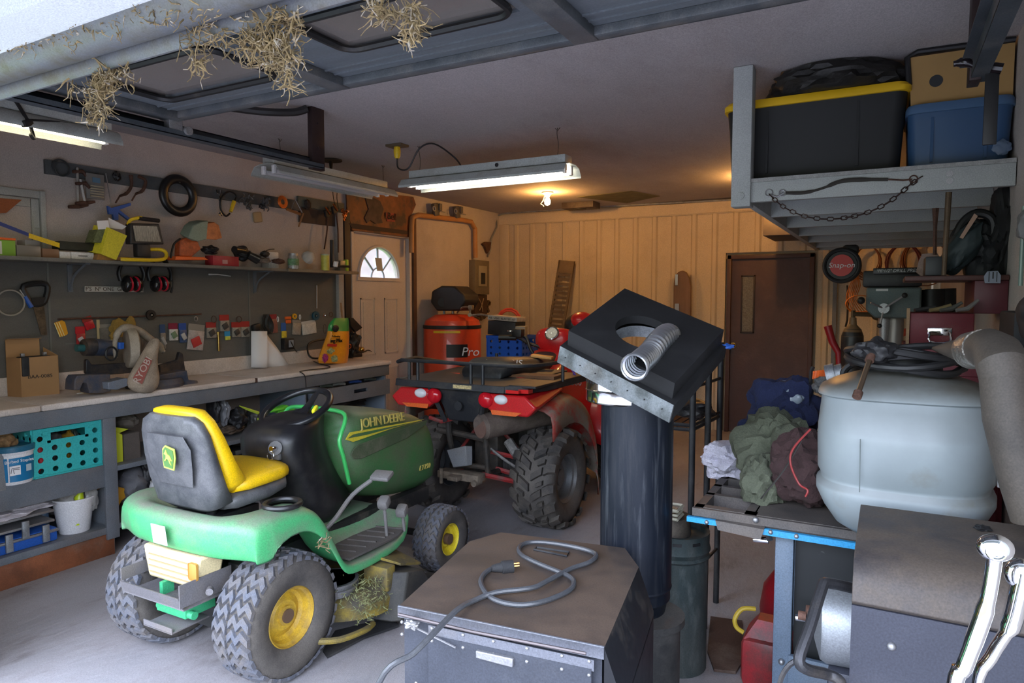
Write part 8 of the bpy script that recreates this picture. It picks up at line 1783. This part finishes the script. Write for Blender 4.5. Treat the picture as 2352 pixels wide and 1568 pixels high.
# red tool box with handle
yt = 3.42; a, b = g(2090, 718, yt), g(2236, 797, yt)
t = thing('tool_box', 'deep red metal tool box with a chrome handle under the maroon shelf', 'tool box', ((a.x + b.x) / 2, yt + .1, b.z))
trd = mat('toolbox_red', (.11, .006, .012), .4, metal=.2, var=.1, dust=.15)
build(MB().bx((a.x, yt, b.z), (b.x, yt + .28, a.z), .006), 'box_body', trd, t)
h = g(2158, 768, yt); build(MB().bx(h + V((-.045, -.008, -.005)), h + V((.045, 0, .03)), .004).tube([h + V((-.035, -.01, .01)), h + V((-.035, -.02, -.03)), h + V((.035, -.02, -.03)), h + V((.035, -.01, .01))], .005, 8, k=3), 'handle', chrome, t)
build(MB().bx((a.x - .012, yt - .01, b.z), (a.x + .0, yt + .02, a.z + .02)), 'edge_strip', wood, t)
t2 = thing('tool_chest', 'tall dark red tool chest below the red tool box, mostly hidden by the white tank', 'tool chest', ((a.x + b.x) / 2, yt + .15, 0))
build(MB().bx((a.x - .02, yt - .02, .05), (XR - .01, yt + .4, b.z - .002), .006), 'chest_body', trd, t2)
for i in range(4): build(MB().bx((a.x, yt - .035, .12 + i * .28), (XR - .03, yt - .02, .37 + i * .28), .004), 'drawer_front', trd, t2)
R = random.Random(8); 
for i, (x, y, c_, l) in enumerate(((2125, 712, (.03, .03, .03), 'black socket handle lying at the left of the red tool box lid'), (2160, 707, (.2, .15, .07), 'gleaming brass fitting lying on the middle of the red tool box'), (2185, 703, (.08, .08, .07), 'gray ratchet lying across the red tool box'), (2222, 712, (.16, .15, .14), 'pale wrench lying at the right of the red tool box'))):
    p = g(x, 716, yt + .06); single(MB().tube([p + V((-.04, 0, .006)), p + V((0, .02, .012)), p + V((.04, .03, .02 + .01 * i))], [.008, .011, .007], 8), 'hand_tool', cm_(c_, .35), l, 'tool')
# gear heaped on the maroon shelf
z = z1
bk = mat('gear_black', (.016, .017, .02), .7, var=.4, vs=12)
p = g(2262, 600, ys + .15)
lump(V((p.x + .02, ys + .22, z + .12)), (.1, .12, .13), 3, bk, 'black_welding_gear', 'black heap of gear at the right of the maroon shelf', 'gear', amt=.4, fine=.2)
single(MB().blob((g(2315, 540, ys + .1).x, ys + .2, z + .19), (.06, .12, .2), 6, .4, fine=.15), 'black_backpack', mat('pack_black', (.012, .012, .013), .8), 'taller black bag standing against the right wall', 'bag')
single(MB().blob((g(2212, 590, ys).x, ys + .12, z + .12), (.055, .06, .12), 8, .2, rot=(0, .5, 0)), 'dark_mask', mat('dark_teal_gear', (.03, .045, .05), .6), 'dark teal hood-shaped helmet on the maroon shelf', 'helmet')
c = g(2248, 505, ys + .15)
single(MB().tube([c + V((-.1, 0, -.14)), c + V((-.065, 0, -.02)), c + V((-.01, 0, .03)), c + V((.05, 0, .0)), c + V((.06, 0, -.1))], .02, 10, k=5).tube([c + V((-.12, .02, -.16)), c + V((-.08, .02, -.04)), c + V((-.02, .02, .0)), c + V((.03, .02, -.04))], .014, 10, k=5), 'vacuum_hose', cable, 'black corrugated hose arching above the black gear', 'hose')
single(MB().prism([g(*q, ys + .05) for q in ((2238, 490), (2246, 496), (2212, 548), (2204, 545))], (0, .015, 0)), 'wooden_offcut', mat('pink_wood', (.35, .22, .16), .8), 'pale wooden slat leaning among the black gear', 'slat')
single(MB().bx((g(2125, 620, ys).x, ys + .02, z), (g(2168, 620, ys).x, ys + .2, z + .085), .005), 'black_case', mat('case_black', (.02, .022, .025), .5), 'small black case on the left end of the maroon shelf', 'case')
t = thing('iron_bar', 'long rusty iron bar standing on the maroon shelf and reaching the loft', 'bar', g(2172, 632, ys + .01))
build(MB().cyl(V((g(2168, 632, ys).x, ys + .01, z)), V((g(2181, 428, ys).x, ys + .03, LB - .002)), .0095, .013, 10), 'bar', mat('bar_rust', (.12, .08, .05), .6, metal=.4, var=.3), t)
t = thing('splitting_tool', 'pink-headed splitting tool with an upright flattened bar behind the iron bar', 'tool', g(2140, 630, ys + .3))
build(MB().tube([g(2147, 585, ys + .25), g(2148, 520, ys + .25), g(2149, 478, ys + .25)], [.009, .009, .016], 6), 'bar', rust, t)
build(MB().prism([g(*q, ys + .25) for q in ((2118, 583), (2152, 580), (2165, 600), (2150, 610), (2130, 612), (2122, 640), (2105, 625), (2110, 600))], (0, .04, 0)), 'head', mat('dusty_pink_head', (.3, .2, .17), .7, var=.3, vs=12), t)
sw_ = g(2280, 636, ys - .012); t = thing('switch_box', 'pale blue-gray switch plate with dark slots on the front of the maroon shelf', 'switch', sw_ - V((0, 0, .035)))
build(MB().prism([g(*q, ys - .015) for q in ((2262, 650), (2260, 634), (2268, 623), (2292, 622), (2299, 632), (2298, 650))], (0, .013, 0)), 'plate', mat('switch_plate', (.2, .22, .28), .5), t)
build(MB().bx(g(2270, 647, ys - .017), g(2273, 624, ys - .0145)).bx(g(2288, 647, ys - .017), g(2291, 624, ys - .0145)).bx(g(2279, 640, ys - .017), g(2283, 624, ys - .0145)), 'slots', dark, t)
# right wall odds: gray pipe, dark panels
single(MB().cyl((XR - .04, 3.0, 1.58), (XR - .04, 3.0, 1.86), .007, n=10), 'green_glass_rod', mat('pale_green_rod', (.15, .22, .19), .2), 'pale green upright rod near the right edge below the white object', 'rod')
a = at(2345, 560, X=XR - .06)
lump(V((XR - .034, a.y, a.z + .06)), (.036, .06, .07), 5, mat('dim_gray', (.14, .14, .14), .8), 'gray_bracket', 'dim gray rounded object hung at the right edge below the loft', 'bracket')
c = at(2340, 760, X=XR - .03)
single(MB().bx((XR - .06, c.y - .1, c.z - .09), (XR - .003, c.y + .25, c.z + .07), .01), 'dark_outlet_box', bk, 'dark box on the right wall above the duct elbow', 'box')
lump(V((XR - .042, 2.62, 1.48)), (.044, .09, .1), 12, bk, 'black_bundle', 'black bundle at the right edge just behind the duct', 'bundle')
# ---------------------------------------------------------------- repeats of a kind share a group
kinds = {}
for o in bpy.data.objects:
    if o.parent is None and 'category' in o.keys(): kinds.setdefault(o.name.split('.')[0], []).append(o)
for k, v in kinds.items():
    if len(v) > 1:
        for o in v:
            if 'group' not in o.keys(): o['group'] = k.replace('_', ' ') + ' pieces around the garage'
